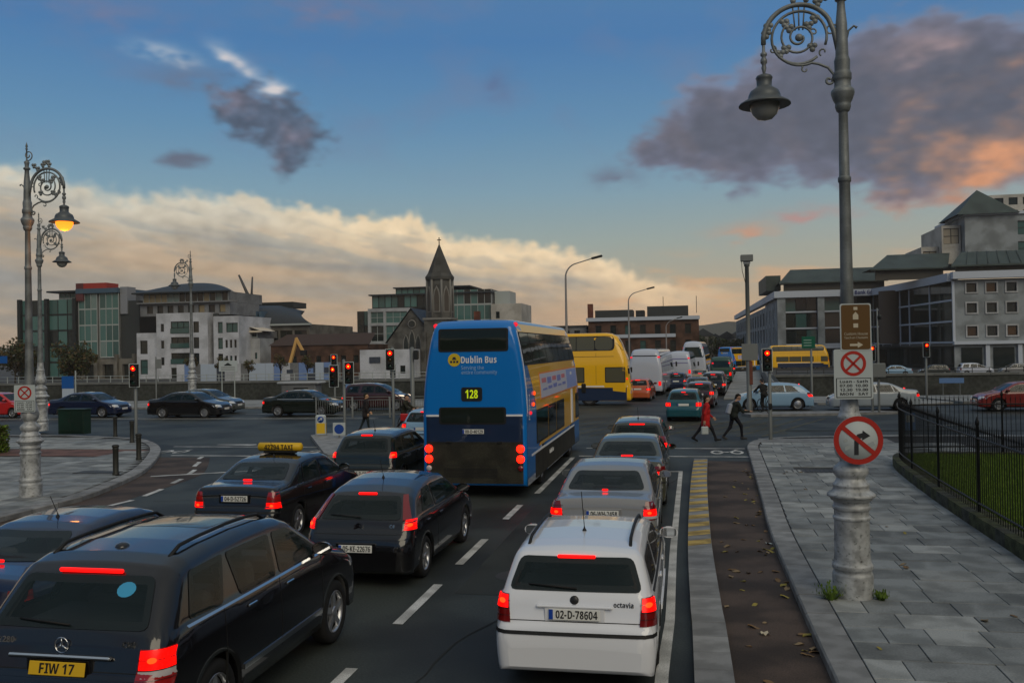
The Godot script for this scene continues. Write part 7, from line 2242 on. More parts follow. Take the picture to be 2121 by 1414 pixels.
func traffic_light(label: String, at: Vector3, turn: float, y: float, o := {}) -> Node3D:
	var t := thing("traffic_light", label, "traffic light", at, turn)
	var off: float = o.get("off", 0.0)
	part("pole", B.new(true).lathe([[0.065, 0], [0.065, o.get("pole", y + 0.3)], [0.001, o.get("pole", y + 0.3) + 0.02]], 12), M.pole_grey, t)
	for q in o.get("heads", [[off, y, 0.0]]):
		var h := Node3D.new()
		h.name = "signal_head"
		t.add_child(h, true)
		h.position = Vector3(q[0], q[1], 0.14)
		h.rotation_degrees.y = q[2]
		h.scale = Vector3.ONE * o.get("size", 0.92)
		part("backing_board", cached("tl board", func(): return B.new().prism(v2(poly_round([Vector2(-0.23, -0.52), Vector2(0.23, -0.52), Vector2(0.23, 0.52), Vector2(-0.23, 0.52)], 0.05)), 0.02, Transform3D(Basis(), Vector3(0, 0, -0.03)))), M.rubber, h)
		part("white_border", cached("tl border", func():
			var b := B.new()
			b.box(Vector3(0, 0.51, -0.025), Vector3(0.46, 0.03, 0.02)); b.box(Vector3(0, -0.51, -0.025), Vector3(0.46, 0.03, 0.02))
			b.box(Vector3(0.22, 0, -0.025), Vector3(0.03, 0.99, 0.02)); b.box(Vector3(-0.22, 0, -0.025), Vector3(0.03, 0.99, 0.02))
			return b), M.sign_white, h)
		part("housing", cached("tl house", func(): return B.new().rbox(Vector3(0, 0, 0.02), Vector3(0.3, 0.94, 0.16), 0.03)), M.rubber, h)
		for i in 3:
			var yy := 0.31 - i * 0.31
			var lit: bool = i == 0 and not o.get("dark", false)
			part("lens", cached("tl lens", func(): return B.new(true).lathe([[0.105, 0], [0.1, 0.015], [0.07, 0.03], [0.001, 0.04]], 18, Vector3.ZERO, Basis(Vector3.RIGHT, PI / 2))), (M.signal_red if q.size() < 4 else M.signal_red_dim) if lit else [M.lens_red, M.lens_amber, M.lens_green][i], h, Vector3(0, yy, 0.1))
			part("visor", cached("tl visor", func():
				var b := B.new(true)
				var rows := []
				for z in [0.1, 0.26]:
					var row := []
					for k in 13: row.append(Vector3(0.118 * cos(deg_to_rad(-20 + 220 * k / 12.0)), 0.118 * sin(deg_to_rad(-20 + 220 * k / 12.0)), z - (0.05 if z > 0.2 and (k < 3 or k > 9) else 0.0)))
					rows.append(row)
				return b.grid(rows)), M.rubber, h, Vector3(0, yy, 0))
			if lit:
				part("bulb_glow", cached("tl core", func(): return B.new(true).lathe([[0.045, 0.03], [0.03, 0.046], [0.001, 0.05]], 12, Vector3.ZERO, Basis(Vector3.RIGHT, PI / 2))), M.signal_core, h, Vector3(0, yy, 0.1))
	if o.has("box"): part("push_button_box", B.new().rbox(Vector3(0.0, o.box, 0.09), Vector3(0.12, 0.2, 0.1), 0.02), M.rubber, t)
	return t

func street_light(label: String, at: Vector3, h: float, reach: float, turn := 0.0) -> void:
	var t := thing("street_light", label, "street light", at, turn)
	var p := [Vector3(0, 0, 0), Vector3(0, h * 0.4, 0), Vector3(0, h - 1.4, 0)]
	for k in 7: p.append(Vector3(0.85 - 0.85 * cos(deg_to_rad(10 + k * 11.0)), h - 1.2 + 0.85 * sin(deg_to_rad(k * 11.0)), 0))
	p.append(Vector3(reach, h - 0.05, 0))
	part("pole", B.new(true).tube(p, [0.13, 0.1, 0.07, 0.06, 0.06, 0.055, 0.055, 0.05, 0.05, 0.045, 0.04], 8), M.pole_pale, t)
	part("lamp_head", B.new().rbox(Vector3(reach + 0.35, h + 0.03, 0), Vector3(0.85, 0.16, 0.3), 0.05, Basis(Vector3.BACK, 0.22)), M.frame_dark, t)

func furniture() -> void:
	lamp_post("tall ornate silver lamp post carrying three road signs on the paved corner", Vector3(2.18, 0.12, -12.66), 0, -1, false)
	lamp_post("ornate lamp post with its lantern lit orange near the bollards", Vector3(-15.78, 0.12, -19.3), 0, 1, true)
	lamp_post("ornate unlit lamp post behind the green cabinet", Vector3(-29.42, 0.12, -36.71), 0, 1, false, 1.17)
	lamp_post("ornate lamp post on the promenade beyond the black saloon", Vector3(-35.6, 0.12, -60.2), 0, -1, false, 1.28)
	# --- signs on the big lamp post
	var t := thing("tourist_sign", "brown tourist direction sign with a white border and arrow high on the lamp post", "road sign", Vector3(2.24, 3.72, -12.42), 6)
	part("board", B.new().prism(v2(poly_round([Vector2(-0.2, -0.31), Vector2(0.2, -0.31), Vector2(0.2, 0.31), Vector2(-0.2, 0.31)], 0.03)), 0.012), M.sign_white, t)
	part("brown_face", B.new().prism(v2(poly_round([Vector2(-0.185, -0.295), Vector2(0.185, -0.295), Vector2(0.185, 0.295), Vector2(-0.185, 0.295)], 0.03)), 0.004, Transform3D(Basis(), Vector3(0, 0, 0.003))), M.sign_brown, t)
	part("mark", B.new().prism(v2([[-0.035, 0.1], [0.035, 0.1], [0.035, 0.16], [0, 0.2], [-0.035, 0.16]]), 0.002, Transform3D(Basis(), Vector3(0, 0, 0.006))), M.sign_cream, t)
	part("mark", B.new().box(Vector3(0, 0.02, 0.005), Vector3(0.06, 0.055, 0.002)), M.sign_cream, t)
	part("mark", B.new().box(Vector3(0, 0.245, 0.005), Vector3(0.05, 0.04, 0.002)), M.sign_cream, t)
	words("Custom House", 0.035, M.sign_cream, t, Vector3(0, -0.09, 0.006), Vector3.ZERO, false, 0.3)
	words("Teach an Chustaim", 0.03, M.sign_cream, t, Vector3(0, -0.14, 0.006), Vector3.ZERO, false, 0.3)
	part("arrow", B.new().prism(v2([[-0.08, -0.25], [0.02, -0.25], [0.02, -0.275], [0.09, -0.235], [0.02, -0.195], [0.02, -0.22], [-0.08, -0.22]]), 0.002, Transform3D(Basis(), Vector3(0, 0, 0.006))), M.sign_cream, t)
	clearway_sign("white clearway sign with a red crossed ring on the silver lamp post", Vector3(2.2, 3.1, -12.42), 6)
	t = thing("no_right_turn_sign", "round no right turn sign with red rim low on the lamp post", "road sign", Vector3(2.24, 2.23, -12.4), 6)
	t.scale = Vector3.ONE * 0.96
	part("plate", B.new(true).lathe([[0.33, -0.012], [0.33, 0.0], [0.001, 0.0]], 40, Vector3.ZERO, Basis(Vector3.RIGHT, PI / 2)), M.sign_white, t)
	part("red_rim", disc(0.262, 0.331, 0.003, 40), M.sign_red, t)
	part("arrow", B.new().prism(v2([[-0.05, -0.2], [0.01, -0.2], [0.012, -0.02], [0.03, 0.02], [0.06, 0.035], [0.06, 0.0], [0.17, 0.06], [0.07, 0.135], [0.065, 0.1], [0.0, 0.085], [-0.035, 0.04], [-0.045, -0.02]]), 0.002, Transform3D(Basis(), Vector3(-0.01, 0, 0.005))), M.sign_ink, t)
	var sl := part("red_slash", B.new().box(Vector3(0, 0, 0.006), Vector3(0.56, 0.06, 0.002)), M.sign_red, t)
	sl.rotation_degrees.z = -41
	for q in [[-0.14, -0.1, 0.05, 0.03], [0.17, -0.06, 0.05, 0.035], [-0.17, 0.0, 0.03, 0.02]]:
		part("scraped_sticker", B.new().prism(v2(poly_round([Vector2(-q[2], -q[3]), Vector2(q[2], -q[3] * 0.6), Vector2(q[2] * 0.8, q[3]), Vector2(-q[2] * 0.9, q[3] * 0.8)], 0.015)), 0.001, Transform3D(Basis(Vector3.BACK, 0.3), Vector3(q[0], q[1], 0.003))), M.sticker_grey, t)
	part("clamp", B.new().box(Vector3(0, 0, -0.1), Vector3(0.34, 0.05, 0.14)), M.galv, t)
	clearway_sign("white clearway sign with a red crossed ring on the lit lamp post", Vector3(-15.74, 2.52, -19.08), 14)
	# --- traffic signals
	traffic_light("red traffic light beside the bollards on the rounded pavement", Vector3(-22.05, 0.12, -33.0), 12, 2.6, {})
	traffic_light("pair of red traffic lights on one pole on the island", Vector3(-14.45, 0.1, -36.6), 10, 2.5, {"pole": 3.1, "heads": [[0.24, 2.52, 0.0], [-0.42, 2.4, -8.0, 1]]})
	traffic_light("tall pole traffic light with a small red lens beside the blue bus", Vector3(-12.84, 0.0, -38.4), 14, 3.15, {"pole": 3.7, "off": -0.1})
	traffic_light("red traffic light on the promenade behind the guard rails", Vector3(-22.6, 0.12, -55.6), 10, 2.8, {})
	traffic_light("red traffic light at the kerb corner of the paved footpath", Vector3(3.02, 0.12, -33.2), 0, 2.85, {"off": -0.08, "pole": 3.3, "box": 1.2, "size": 0.8})
	traffic_light("red traffic light beside a tall thin pole by the silver saloon", Vector3(9.15, 0.12, -46.8), 0, 2.9, {"off": 0.0, "size": 0.75})
	traffic_light("red traffic light on the promenade behind the black railings", Vector3(14.3, 0.12, -57.3), 0, 2.95, {"size": 0.85})
	t = thing("signal_pole", "tall thin grey pole with a round cap by the silver saloon", "pole", Vector3(9.42, 0.12, -46.6))
	part("shaft", B.new(true).lathe([[0.06, 0], [0.06, 3.4], [0.045, 3.45], [0.04, 5.1], [0.001, 5.12]], 10), M.pole_grey, t)
	part("sensor", B.new(true).lathe([[0.001, 4.55], [0.08, 4.6], [0.1, 4.7], [0.06, 4.8], [0.001, 4.82]], 10, Vector3(0.1, 0, 0.05)), M.frame_dark, t)
	part("control_box", B.new().rbox(Vector3(0.0, 2.05, 0.1), Vector3(0.62, 0.72, 0.2), 0.04), M.cabinet_grey, t)
	t = thing("signal_pole", "stout grey pole with a metal cabinet top beside the blue bus", "pole", Vector3(-14.1, 0.12, -45.4))
	part("shaft", B.new(true).lathe([[0.11, 0], [0.11, 3.6], [0.001, 3.62]], 12), M.pole_grey, t)
	part("loudspeaker", B.new().rbox(Vector3(0.25, 3.2, 0.1), Vector3(0.25, 0.5, 0.3), 0.05), M.frame_dark, t)
	# --- bridge street lights, camera mast
	street_light("pale street light with a long curved arm behind the blue bus", Vector3(-8.5, 0.1, -66), 10.1, 2.0)
	street_light("pale street light with a curved arm further along the bridge", Vector3(-5.6, 0.1, -95), 9.6, 2.0)
	street_light("faint thin street light near the brick building past the bridge", Vector3(-2.4, -0.9, -132), 8.6, 1.6)
	t = thing("camera_mast", "grey mast with a square floodlight head beside the bridge footpath", "mast", Vector3(3.26, 0.12, -46.9))
	part("shaft", B.new(true).lathe([[0.16, 0], [0.16, 0.5], [0.13, 0.55], [0.13, 3.5], [0.11, 3.6], [0.1, 7.4], [0.14, 7.42], [0.14, 7.55]], 12), M.pole_grey, t)
	part("head_bracket", B.new().box(Vector3(0, 7.6, 0), Vector3(0.34, 0.12, 0.2)), M.galv, t)
	part("floodlight_head", B.new().rbox(Vector3(0, 7.83, 0.05), Vector3(0.62, 0.34, 0.3), 0.03), M.cabinet_grey, t)
	part("cable", B.new(true).tube([Vector3(-0.26, 7.7, 0.1), Vector3(-0.24, 7.2, 0.1), Vector3(-0.1, 6.6, 0.08)], 0.015, 5), M.rubber, t)
	part("sign_plate", B.new().rbox(Vector3(0.05, 3.05, 0.16), Vector3(0.8, 0.85, 0.03), 0.01), M.cabinet_grey, t)
	part("street_name_flag", B.new().rbox(Vector3(0.1, 2.0, 0.14), Vector3(0.16, 1.2, 0.03), 0.01), M.brick_red, t)
	t = thing("direction_sign", "green direction sign on a grey post by the pale traffic island", "road sign", Vector3(7.08, 0.0, -52.6))
	part("post", B.new(true).lathe([[0.06, 0], [0.06, 3.95], [0.001, 3.96]], 10), M.pole_grey, t)
	part("board", B.new().rbox(Vector3(-0.15, 3.62, 0.08), Vector3(0.72, 0.66, 0.03), 0.01), M.sign_green, t)
	for y in [3.75, 3.6, 3.45]: part("board_line", B.new().box(Vector3(-0.2, y, 0.098), Vector3(0.42, 0.05, 0.004)), M.sign_pale, t)
	# --- bollards
	for q in [[-23.63, -33.9, "dark bollard before the green cabinet at the kerb edge"], [-21.3, -31.6, "dark bollard right against the traffic light pole"], [-17.51, -26.33, "stout dark bollard on the curve of the pavement by the small cover"], [-16.01, -22.97, "stout dark bollard with a flared cap beside the cellar cover"]]:
		t = thing("bollard", q[2], "bollard", Vector3(q[0], 0.12, q[1]), 0, "bollards along the rounded kerb")
		part("post", cached("bollard", func(): return B.new(true).lathe([[0.095, 0], [0.095, 0.06], [0.08, 0.08], [0.078, 0.7], [0.086, 0.72], [0.086, 0.76], [0.078, 0.78]], 14)), M.bollard_black, t)
		part("cap", cached("bollard cap", func(): return B.new(true).lathe([[0.078, 0.78], [0.1, 0.8], [0.1, 0.84], [0.06, 0.87], [0.001, 0.875]], 14)), M.bollard_black, t)
	# --- green cabinet
	t = thing("utility_cabinet", "dark green roadside utility cabinet with two doors", "cabinet", Vector3(-26.57, 0.12, -35.0))
	part("housing", B.new().rbox(Vector3(0, 0.53, -0.25), Vector3(1.28, 1.06, 0.5), 0.015), M.cabinet_green, t)
	part("lid", B.new().rbox(Vector3(0, 1.08, -0.25), Vector3(1.36, 0.06, 0.58), 0.015), M.cabinet_green, t)
	for x in [-0.315, 0.315]:
		var dr := part("door", B.new().rbox(Vector3(x, 0.55, 0.01), Vector3(0.6, 0.92, 0.03), 0.008), M.cabinet_green, t)
		part("handle", B.new().box(Vector3(x - signf(x) * 0.24, 0.6, 0.035), Vector3(0.03, 0.12, 0.02)), M.frame_dark, dr)
	# --- beacon and little round sign on the island
	t = thing("island_beacon", "white and yellow keep left beacon on the tip of the island", "beacon", Vector3(-14.7, 0.12, -34.6), 20)
	part("shell", B.new().rbox(Vector3(0, 0.42, 0), Vector3(0.42, 0.84, 0.3), 0.05), M.sign_white, t)
	part("yellow_panel", B.new().rbox(Vector3(0, 0.3, 0.151), Vector3(0.34, 0.42, 0.012), 0.005), M.beacon_yellow, t)
	part("yellow_panel", B.new().rbox(Vector3(0.211, 0.3, 0), Vector3(0.012, 0.42, 0.22), 0.005), M.beacon_yellow, t)
	part("blue_disc", B.new(true).lathe([[0.13, 0], [0.13, 0.012], [0.001, 0.012]], 20, Vector3(0, 0.66, 0.15), Basis(Vector3.RIGHT, PI / 2)), M.sign_blue_mid, t)
	part("arrow", B.new().prism(v2([[-0.08, -0.06], [0.02, 0.0], [0.05, -0.04], [0.08, 0.08], [-0.03, 0.06], [0.0, 0.03], [-0.09, -0.03]]), 0.003, Transform3D(Basis(), Vector3(0, 0.66, 0.166))), M.sign_white, t)
	part("base", B.new().rbox(Vector3(0, -0.02, 0), Vector3(0.5, 0.1, 0.4), 0.02), M.kerbs[0], t)
	t = thing("crossing_sign", "small white square sign with a blue walking disc on the island", "road sign", Vector3(-13.5, 0.05, -33.6), 10)
	part("post", B.new(true).lathe([[0.03, 0], [0.03, 0.3]], 8), M.pole_grey, t)
	part("board", B.new().rbox(Vector3(0, 0.42, 0.02), Vector3(0.5, 0.5, 0.03), 0.01), M.sign_white, t)
	part("blue_disc", disc(0.0, 0.19, 0.04, 24), M.sign_blue_mid, t, Vector3(0, 0.42, 0))
	# --- pedestrian guard rails in front of the people carrier
	var gx := [-18.6, -16.5, -14.4]
	var gl := ["guard rail panel nearest the dark green black saloon", "guard rail panel in front of the people carrier", "guard rail panel ending beside the stout grey pole"]
	for i in 3:
		t = thing("guard_rail", gl[i], "guard rail", Vector3(gx[i], 0.0, -45.6), 0, "guard rails at the crossing")
		for y in [0.15, 0.95, 1.1]: part("rail", B.new(true).tube([Vector3(-1.02, y, 0), Vector3(1.02, y, 0)], 0.025, 6), M.pole_grey, t)
		for x in [-1.03, 1.03]: part("post", B.new(true).lathe([[0.035, 0], [0.035, 1.12], [0.001, 1.13]], 8, Vector3(x, 0, 0)), M.pole_grey, t)
		for k in 15: part("bar", cached("guard bar", func(): return B.new(true).tube([Vector3(0, 0.15, 0), Vector3(0, 0.95, 0)], 0.011, 5)), M.pole_grey, t, Vector3(-0.9 + k * 0.1286, 0, 0))
	t = thing("guard_rail", "white guard rail on the promenade left of the blue bus", "guard rail", Vector3(-12.9, 0.12, -54.6))
	for y in [0.2, 1.0]: part("rail", B.new(true).tube([Vector3(-2, y, 0), Vector3(2, y, 0)], 0.03, 6), M.frame_pale, t)
	for k in 21: part("bar", cached("guard bar w", func(): return B.new(true).tube([Vector3(0, 0.0, 0), Vector3(0, 1.0, 0)], 0.018, 5)), M.frame_pale, t, Vector3(-2 + k * 0.2, 0, 0))
	# --- promenade signs
	t = thing("information_totem", "tall blue and white information totem on the promenade", "sign", Vector3(-44.6, 0.12, -58.5))
	part("panel", B.new().rbox(Vector3(0, 1.0, 0), Vector3(0.95, 2.0, 0.12), 0.02), M.hoard_pale, t)
	part("blue_panel", B.new().rbox(Vector3(0, 1.55, 0.03), Vector3(0.96, 0.9, 0.1), 0.01), M.totem_blue, t)
	part("post", B.new(true).lathe([[0.05, 0], [0.05, 2.4]], 8, Vector3(0.62, 0, 0)), M.frame_pale, t)
	t = thing("site_sign", "white board with a bridge drawing on two posts on the promenade", "sign", Vector3(-32.6, 0.12, -60))
	part("board", B.new().rbox(Vector3(0, 2.55, 0), Vector3(1.45, 0.78, 0.05), 0.01), M.sign_white, t)
	part("picture", B.new().prism(v2([[-0.3, 2.62], [0.0, 2.8], [0.3, 2.62], [0.3, 2.58], [-0.3, 2.58]]), 0.004, Transform3D(Basis(), Vector3(0, 0, 0.03))), M.frame_dark, t)
	for y in [2.48, 2.38, 2.28]: part("text_line", B.new().box(Vector3(0, y, 0.03), Vector3(1.1, 0.04, 0.004)), M.sign_grey, t)
	for x in [-0.5, 0.5]: part("post", B.new(true).lathe([[0.04, 0], [0.04, 2.2]], 8, Vector3(x, 0, 0)), M.frame_pale, t)
	t = thing("sign_post", "plain grey post with a small square panel left of the promenade lamp", "sign", Vector3(-38.4, 0.12, -60.0))
	part("post", B.new(true).lathe([[0.05, 0], [0.05, 3.3], [0.001, 3.32]], 8), M.pole_grey, t)
	part("panel", B.new().rbox(Vector3(0.25, 2.8, 0.06), Vector3(0.5, 0.7, 0.03), 0.01), M.cabinet_grey, t)
	t = thing("ticket_kiosk", "low grey kiosk with curved ends on the water's edge", "kiosk", Vector3(-27.0, 0.12, -60.2))
	part("walls", B.new().rbox(Vector3(0, 0.6, 0), Vector3(2.6, 1.2, 1.2), 0.08), M.grey_wall, t)
	part("roof", B.new().rbox(Vector3(0, 1.28, 0), Vector3(3.2, 0.18, 1.5), 0.08), M.pale_stone, t)
	part("hatch", B.new().rbox(Vector3(0.2, 0.7, 0.61), Vector3(1.1, 0.5, 0.04), 0.01), M.frame_dark, t)
	t = thing("blue_sign", "wide blue name sign fixed at the water's edge near the kiosk", "sign", Vector3(-23.4, 0.12, -60.6))
	part("board", B.new().rbox(Vector3(0, 0.95, 0), Vector3(1.0, 0.36, 0.05), 0.01), M.sign_blue_pale, t)
	for x in [-0.35, 0.35]: part("post", B.new(true).lathe([[0.03, 0], [0.03, 0.8]], 8, Vector3(x, 0, -0.04)), M.pole_grey, t)
	t = thing("blue_sign", "wide pale blue sign at the water's edge behind the black railings", "sign", Vector3(16.6, 0.12, -60.6))
	part("board", B.new().rbox(Vector3(0, 0.95, 0), Vector3(1.45, 0.32, 0.05), 0.01), M.sign_blue_pale, t)
	for x in [-0.5, 0.5]: part("post", B.new(true).lathe([[0.03, 0], [0.03, 0.8]], 8, Vector3(x, 0, -0.04)), M.pole_grey, t)
	t = thing("blue_sign", "small dark blue sign board among the trees at the end of the quay", "sign", Vector3(-46.6, 0.12, -53.9))
	part("board", B.new().rbox(Vector3(0, 3.3, 0), Vector3(1.6, 0.5, 0.06), 0.01), M.totem_blue, t)
	part("post", B.new(true).lathe([[0.05, 0], [0.05, 3.1]], 8), M.pole_grey, t)
	# --- railed garden
	garden()

func garden() -> void:
	var path := [Vector2(5.05, 6), Vector2(5.05, -12), Vector2(5.1, -16), Vector2(5.2, -20), Vector2(5.4, -24), Vector2(5.62, -26.2), Vector2(5.95, -27.2)]
	var side := along(path, 0.5)
	var front := along([Vector2(5.95, -27.2), Vector2(7.5, -27.6), Vector2(12, -27.6), Vector2(28, -27.4)], 0.5)
	# lawn
	var lawn := PackedVector2Array()
	for p in side: lawn.append(p + Vector2(0.35, 0))
	for p in front: lawn.append(p + Vector2(0, 0.35))
	lawn.append(Vector2(28, 6))
	struct("lawn", solid(B.new(), lawn, -0.02, 0.3), M.soil)
	var g := RandomNumberGenerator.new()
	g.seed = 21
	var blade := B.new()
	blade.tri(Vector3(-0.012, 0, 0), Vector3(0.012, 0, 0), Vector3(0.02, 0.09, 0.02)); blade.tri(Vector3(0, 0, -0.012), Vector3(0, 0, 0.012), Vector3(-0.03, 0.075, -0.02)); blade.tri(Vector3(0.02, 0, 0.02), Vector3(0.0, 0, 0.03), Vector3(-0.02, 0.085, 0.05))
	for m in 2:
		var mm := MultiMesh.new()
		mm.transform_format = MultiMesh.TRANSFORM_3D
		mm.mesh = blade.done() if m == 0 else get_node("grass").multimesh.mesh
		mm.instance_count = 22000
		for i in 22000:
			var z := -27.0 + g.randf() * 16.0
			var x := xline(side, z) + 0.4 + pow(g.randf(), 1.3) * 8.0
			mm.set_instance_transform(i, Transform3D(Basis(Vector3.UP, g.randf() * TAU).scaled(Vector3.ONE * g.randf_range(0.7, 1.5)), Vector3(x, 0.29, z)))
		var mi := MultiMeshInstance3D.new()
		mi.name = numbered("grass")
		mi.multimesh = mm
		mi.material_override = M.leaf_grass if m == 0 else M.leaf_grass2
		add_child(mi)
		mi.set_meta("kind", "stuff")
		tag(mi, "bright green mown grass inside the black railings" if m == 0 else "darker green mown grass mixed through the railed lawn", "grass")
	# plinth and railings
	for f in [[side, "black iron railings on a mossy stone plinth beside the slabbed footpath"], [front, "black iron railings across the front of the lawn facing the quay road"]]:
		var pts: Array = f[0]
		var t := thing("iron_railing", f[1], "railing")
		var inner := offset(pts, 0.34)
		for i in pts.size() - 1:
			var n: Vector2 = ((pts[i + 1] as Vector2) - pts[i]).normalized() * 0.003
			part("plinth_stone", solid(B.new(), v2([pts[i] + n, pts[i + 1] - n, inner[i + 1] - n, inner[i] + n]), 0.05, 0.36 + g.randf_range(-0.008, 0.008)), M.moss_stone[g.randi() % 2], t)
		var mid := offset(pts, 0.17)
		for y in [0.52, 1.72]:
			var tp := []
			for p in mid: tp.append(Vector3(p.x, y, p.y))
			part("rail", B.new(true).tube(tp, 0.022, 6), M.iron, t)
		var bars := along(mid, 0.125)
		var bm := cached("railing bar", func(): return B.new(true).lathe([[0.008, 0.3], [0.008, 1.82], [0.018, 1.86], [0.009, 1.9], [0.001, 2.0]], 6))
		var n2 := 0
		for p in bars:
			if p.y > -9.0 or p.x > 16.0: continue
			n2 += 1
			if n2 > 240: continue
			part("bar", bm, M.iron, t, Vector3(p.x, 0, p.y))
		for i in range(0, mid.size(), 6):
			part("standard", cached("railing std", func(): return B.new(true).lathe([[0.025, 0.3], [0.025, 1.95], [0.04, 1.98], [0.04, 2.02], [0.001, 2.12]], 8)), M.iron, t, Vector3(mid[i].x, 0, mid[i].y))
	var np := thing("park_notice", "small white and blue notice tied to the corner of the railings", "notice", Vector3(6.35, 1.25, -27.3), 10)
	part("board", B.new().rbox(Vector3.ZERO, Vector3(0.3, 0.5, 0.02), 0.005), M.sign_blue_pale, np)
	part("white_panel", B.new().rbox(Vector3(0, 0.08, 0.012), Vector3(0.24, 0.2, 0.006), 0.002), M.sign_white, np)
	# clipped hedge on the left pavement
	var h := thing("clipped_hedge", "clipped green hedge at the back of the left pavement", "hedge", Vector3(-29.3, 0.1, -27.2))
	var core := B.new().rbox(Vector3(0, 0.42, 0), Vector3(10.2, 0.84, 2.2), 0.2)
	part("core", core, M.leaf_grass2, h)
	for m in 3:
		var b := B.new()
		for i in 5200:
			var p := Vector3(g.randf_range(-5.2, 5.2), g.randf_range(0.0, 0.98), g.randf_range(-1.2, 1.2))
			match g.randi() % 3:
				0: p.y = g.randf_range(0.8, 1.0)
				1: p.z = g.randf_range(1.05, 1.25)
				2: p.x = g.randf_range(5.0, 5.25)
			var bs := Basis.from_euler(Vector3(g.randf() * TAU, g.randf() * TAU, g.randf() * TAU))
			var s := g.randf_range(0.04, 0.08)
			b.quad(p + bs * Vector3(-s, 0, 0), p + bs * Vector3(0, -s * 0.6, 0), p + bs * Vector3(s, 0, 0), p + bs * Vector3(0, s * 0.6, 0))
		part("foliage", b, [M.leaf_grass, M.leaf_grass2, M.leaf_olive][m], h)
# ---------------------------------------------------------------- people
func bone_d(p: Vector3, q: Array) -> float:
	var a: Vector3 = q[0]
	var ab: Vector3 = q[1] - a
	var t := clampf((p - a).dot(ab) / maxf(ab.length_squared(), 1e-8), 0.0, 1.0)
	return p.distance_to(a + ab * t) - lerpf(q[2], q[3], t)

# surface nets over tapered capsules joined by a smooth minimum
func nets(st: SurfaceTool, bones: Array, cell: float, k: float) -> void:
	var lo := Vector3.ONE * 1e9
	var hi := -lo
	for q in bones:
		for e in 2:
			lo = lo.min(q[e] - Vector3.ONE * (q[2 + e] + cell * 2))
			hi = hi.max(q[e] + Vector3.ONE * (q[2 + e] + cell * 2))
	var n := Vector3i(((hi - lo) / cell).ceil()) + Vector3i.ONE
	var f := PackedFloat32Array()
	f.resize(n.x * n.y * n.z)
	f.fill(1.0)
	for q in bones: # visit only the cells near each bone
		var m: float = maxf(q[2], q[3]) + k * 1.2 + cell
		var a0 := Vector3i(((q[0] as Vector3).min(q[1]) - Vector3.ONE * m - lo) / cell).clamp(Vector3i.ZERO, n - Vector3i.ONE)
		var a1 := Vector3i(((q[0] as Vector3).max(q[1]) + Vector3.ONE * m - lo) / cell).clamp(Vector3i.ZERO, n - Vector3i.ONE)
		for z in range(a0.z, a1.z + 1):
			for y in range(a0.y, a1.y + 1):
				for x in range(a0.x, a1.x + 1):
					var i := x + n.x * (y + n.y * z)
					var d := bone_d(lo + Vector3(x, y, z) * cell, q)
					var e := f[i]
					var h := maxf(k - absf(d - e), 0.0) / k
					f[i] = minf(d, e) - h * h * k * 0.25
	var vid := {}
	var vp := []
	var off := [0, 1, n.x, n.x + 1, n.x * n.y, n.x * n.y + 1, n.x * n.y + n.x, n.x * n.y + n.x + 1]
	var edges := [[0, 1], [2, 3], [4, 5], [6, 7], [0, 2], [1, 3], [4, 6], [5, 7], [0, 4], [1, 5], [2, 6], [3, 7]]
	for z in n.z - 1:
		for y in n.y - 1:
			for x in n.x - 1:
				var i := x + n.x * (y + n.y * z)
				var c := 0
				for e in 8:
					if f[i + off[e]] < 0.0: c += 1
				if c == 0 or c == 8: continue
				var s := Vector3.ZERO
				var w := 0
				for e in edges:
					var a := f[i + off[e[0]]]
					var b := f[i + off[e[1]]]
					if (a < 0.0) != (b < 0.0):
						var t := a / (a - b)
						var pa := Vector3(e[0] & 1, (e[0] >> 1) & 1, e[0] >> 2)
						var pb := Vector3(e[1] & 1, (e[1] >> 1) & 1, e[1] >> 2)
						s += pa.lerp(pb, t)
						w += 1
				vid[i] = vp.size()
				vp.append(lo + (Vector3(x, y, z) + s / w) * cell)
	var cols := []
	for p in vp:
		var best := 1e9
		var col := Color.WHITE
		for q in bones:
			var d := bone_d(p, q)
			if d < best:
				best = d
				col = q[4]
		cols.append(col)
	var emit := func(a: int, b: int, c: int):
		for v in [a, c, b]:
			st.set_color(cols[v])
			st.add_vertex(vp[v])
	var stp := [1, n.x, n.x * n.y]
	for i in vid:
		var x: int = i % n.x
		var y: int = (i / n.x) % n.y
		var z: int = i / (n.x * n.y)
		var pos := [x, y, z]
		for ax in 3:
			var u: int = (ax + 1) % 3
			var v: int = (ax + 2) % 3
			if pos[u] == 0 or pos[v] == 0: continue
			var a := f[i]
			var b := f[i + stp[ax]]
			if (a < 0.0) == (b < 0.0): continue
			var q := [i, i - stp[u], i - stp[u] - stp[v], i - stp[v]]
			if not (vid.has(q[1]) and vid.has(q[2]) and vid.has(q[3])): continue
			var w := [vid[q[0]], vid[q[1]], vid[q[2]], vid[q[3]]]
			if a < 0.0: w.reverse()
			emit.call(w[2], w[1], w[0])
			emit.call(w[3], w[2], w[0])

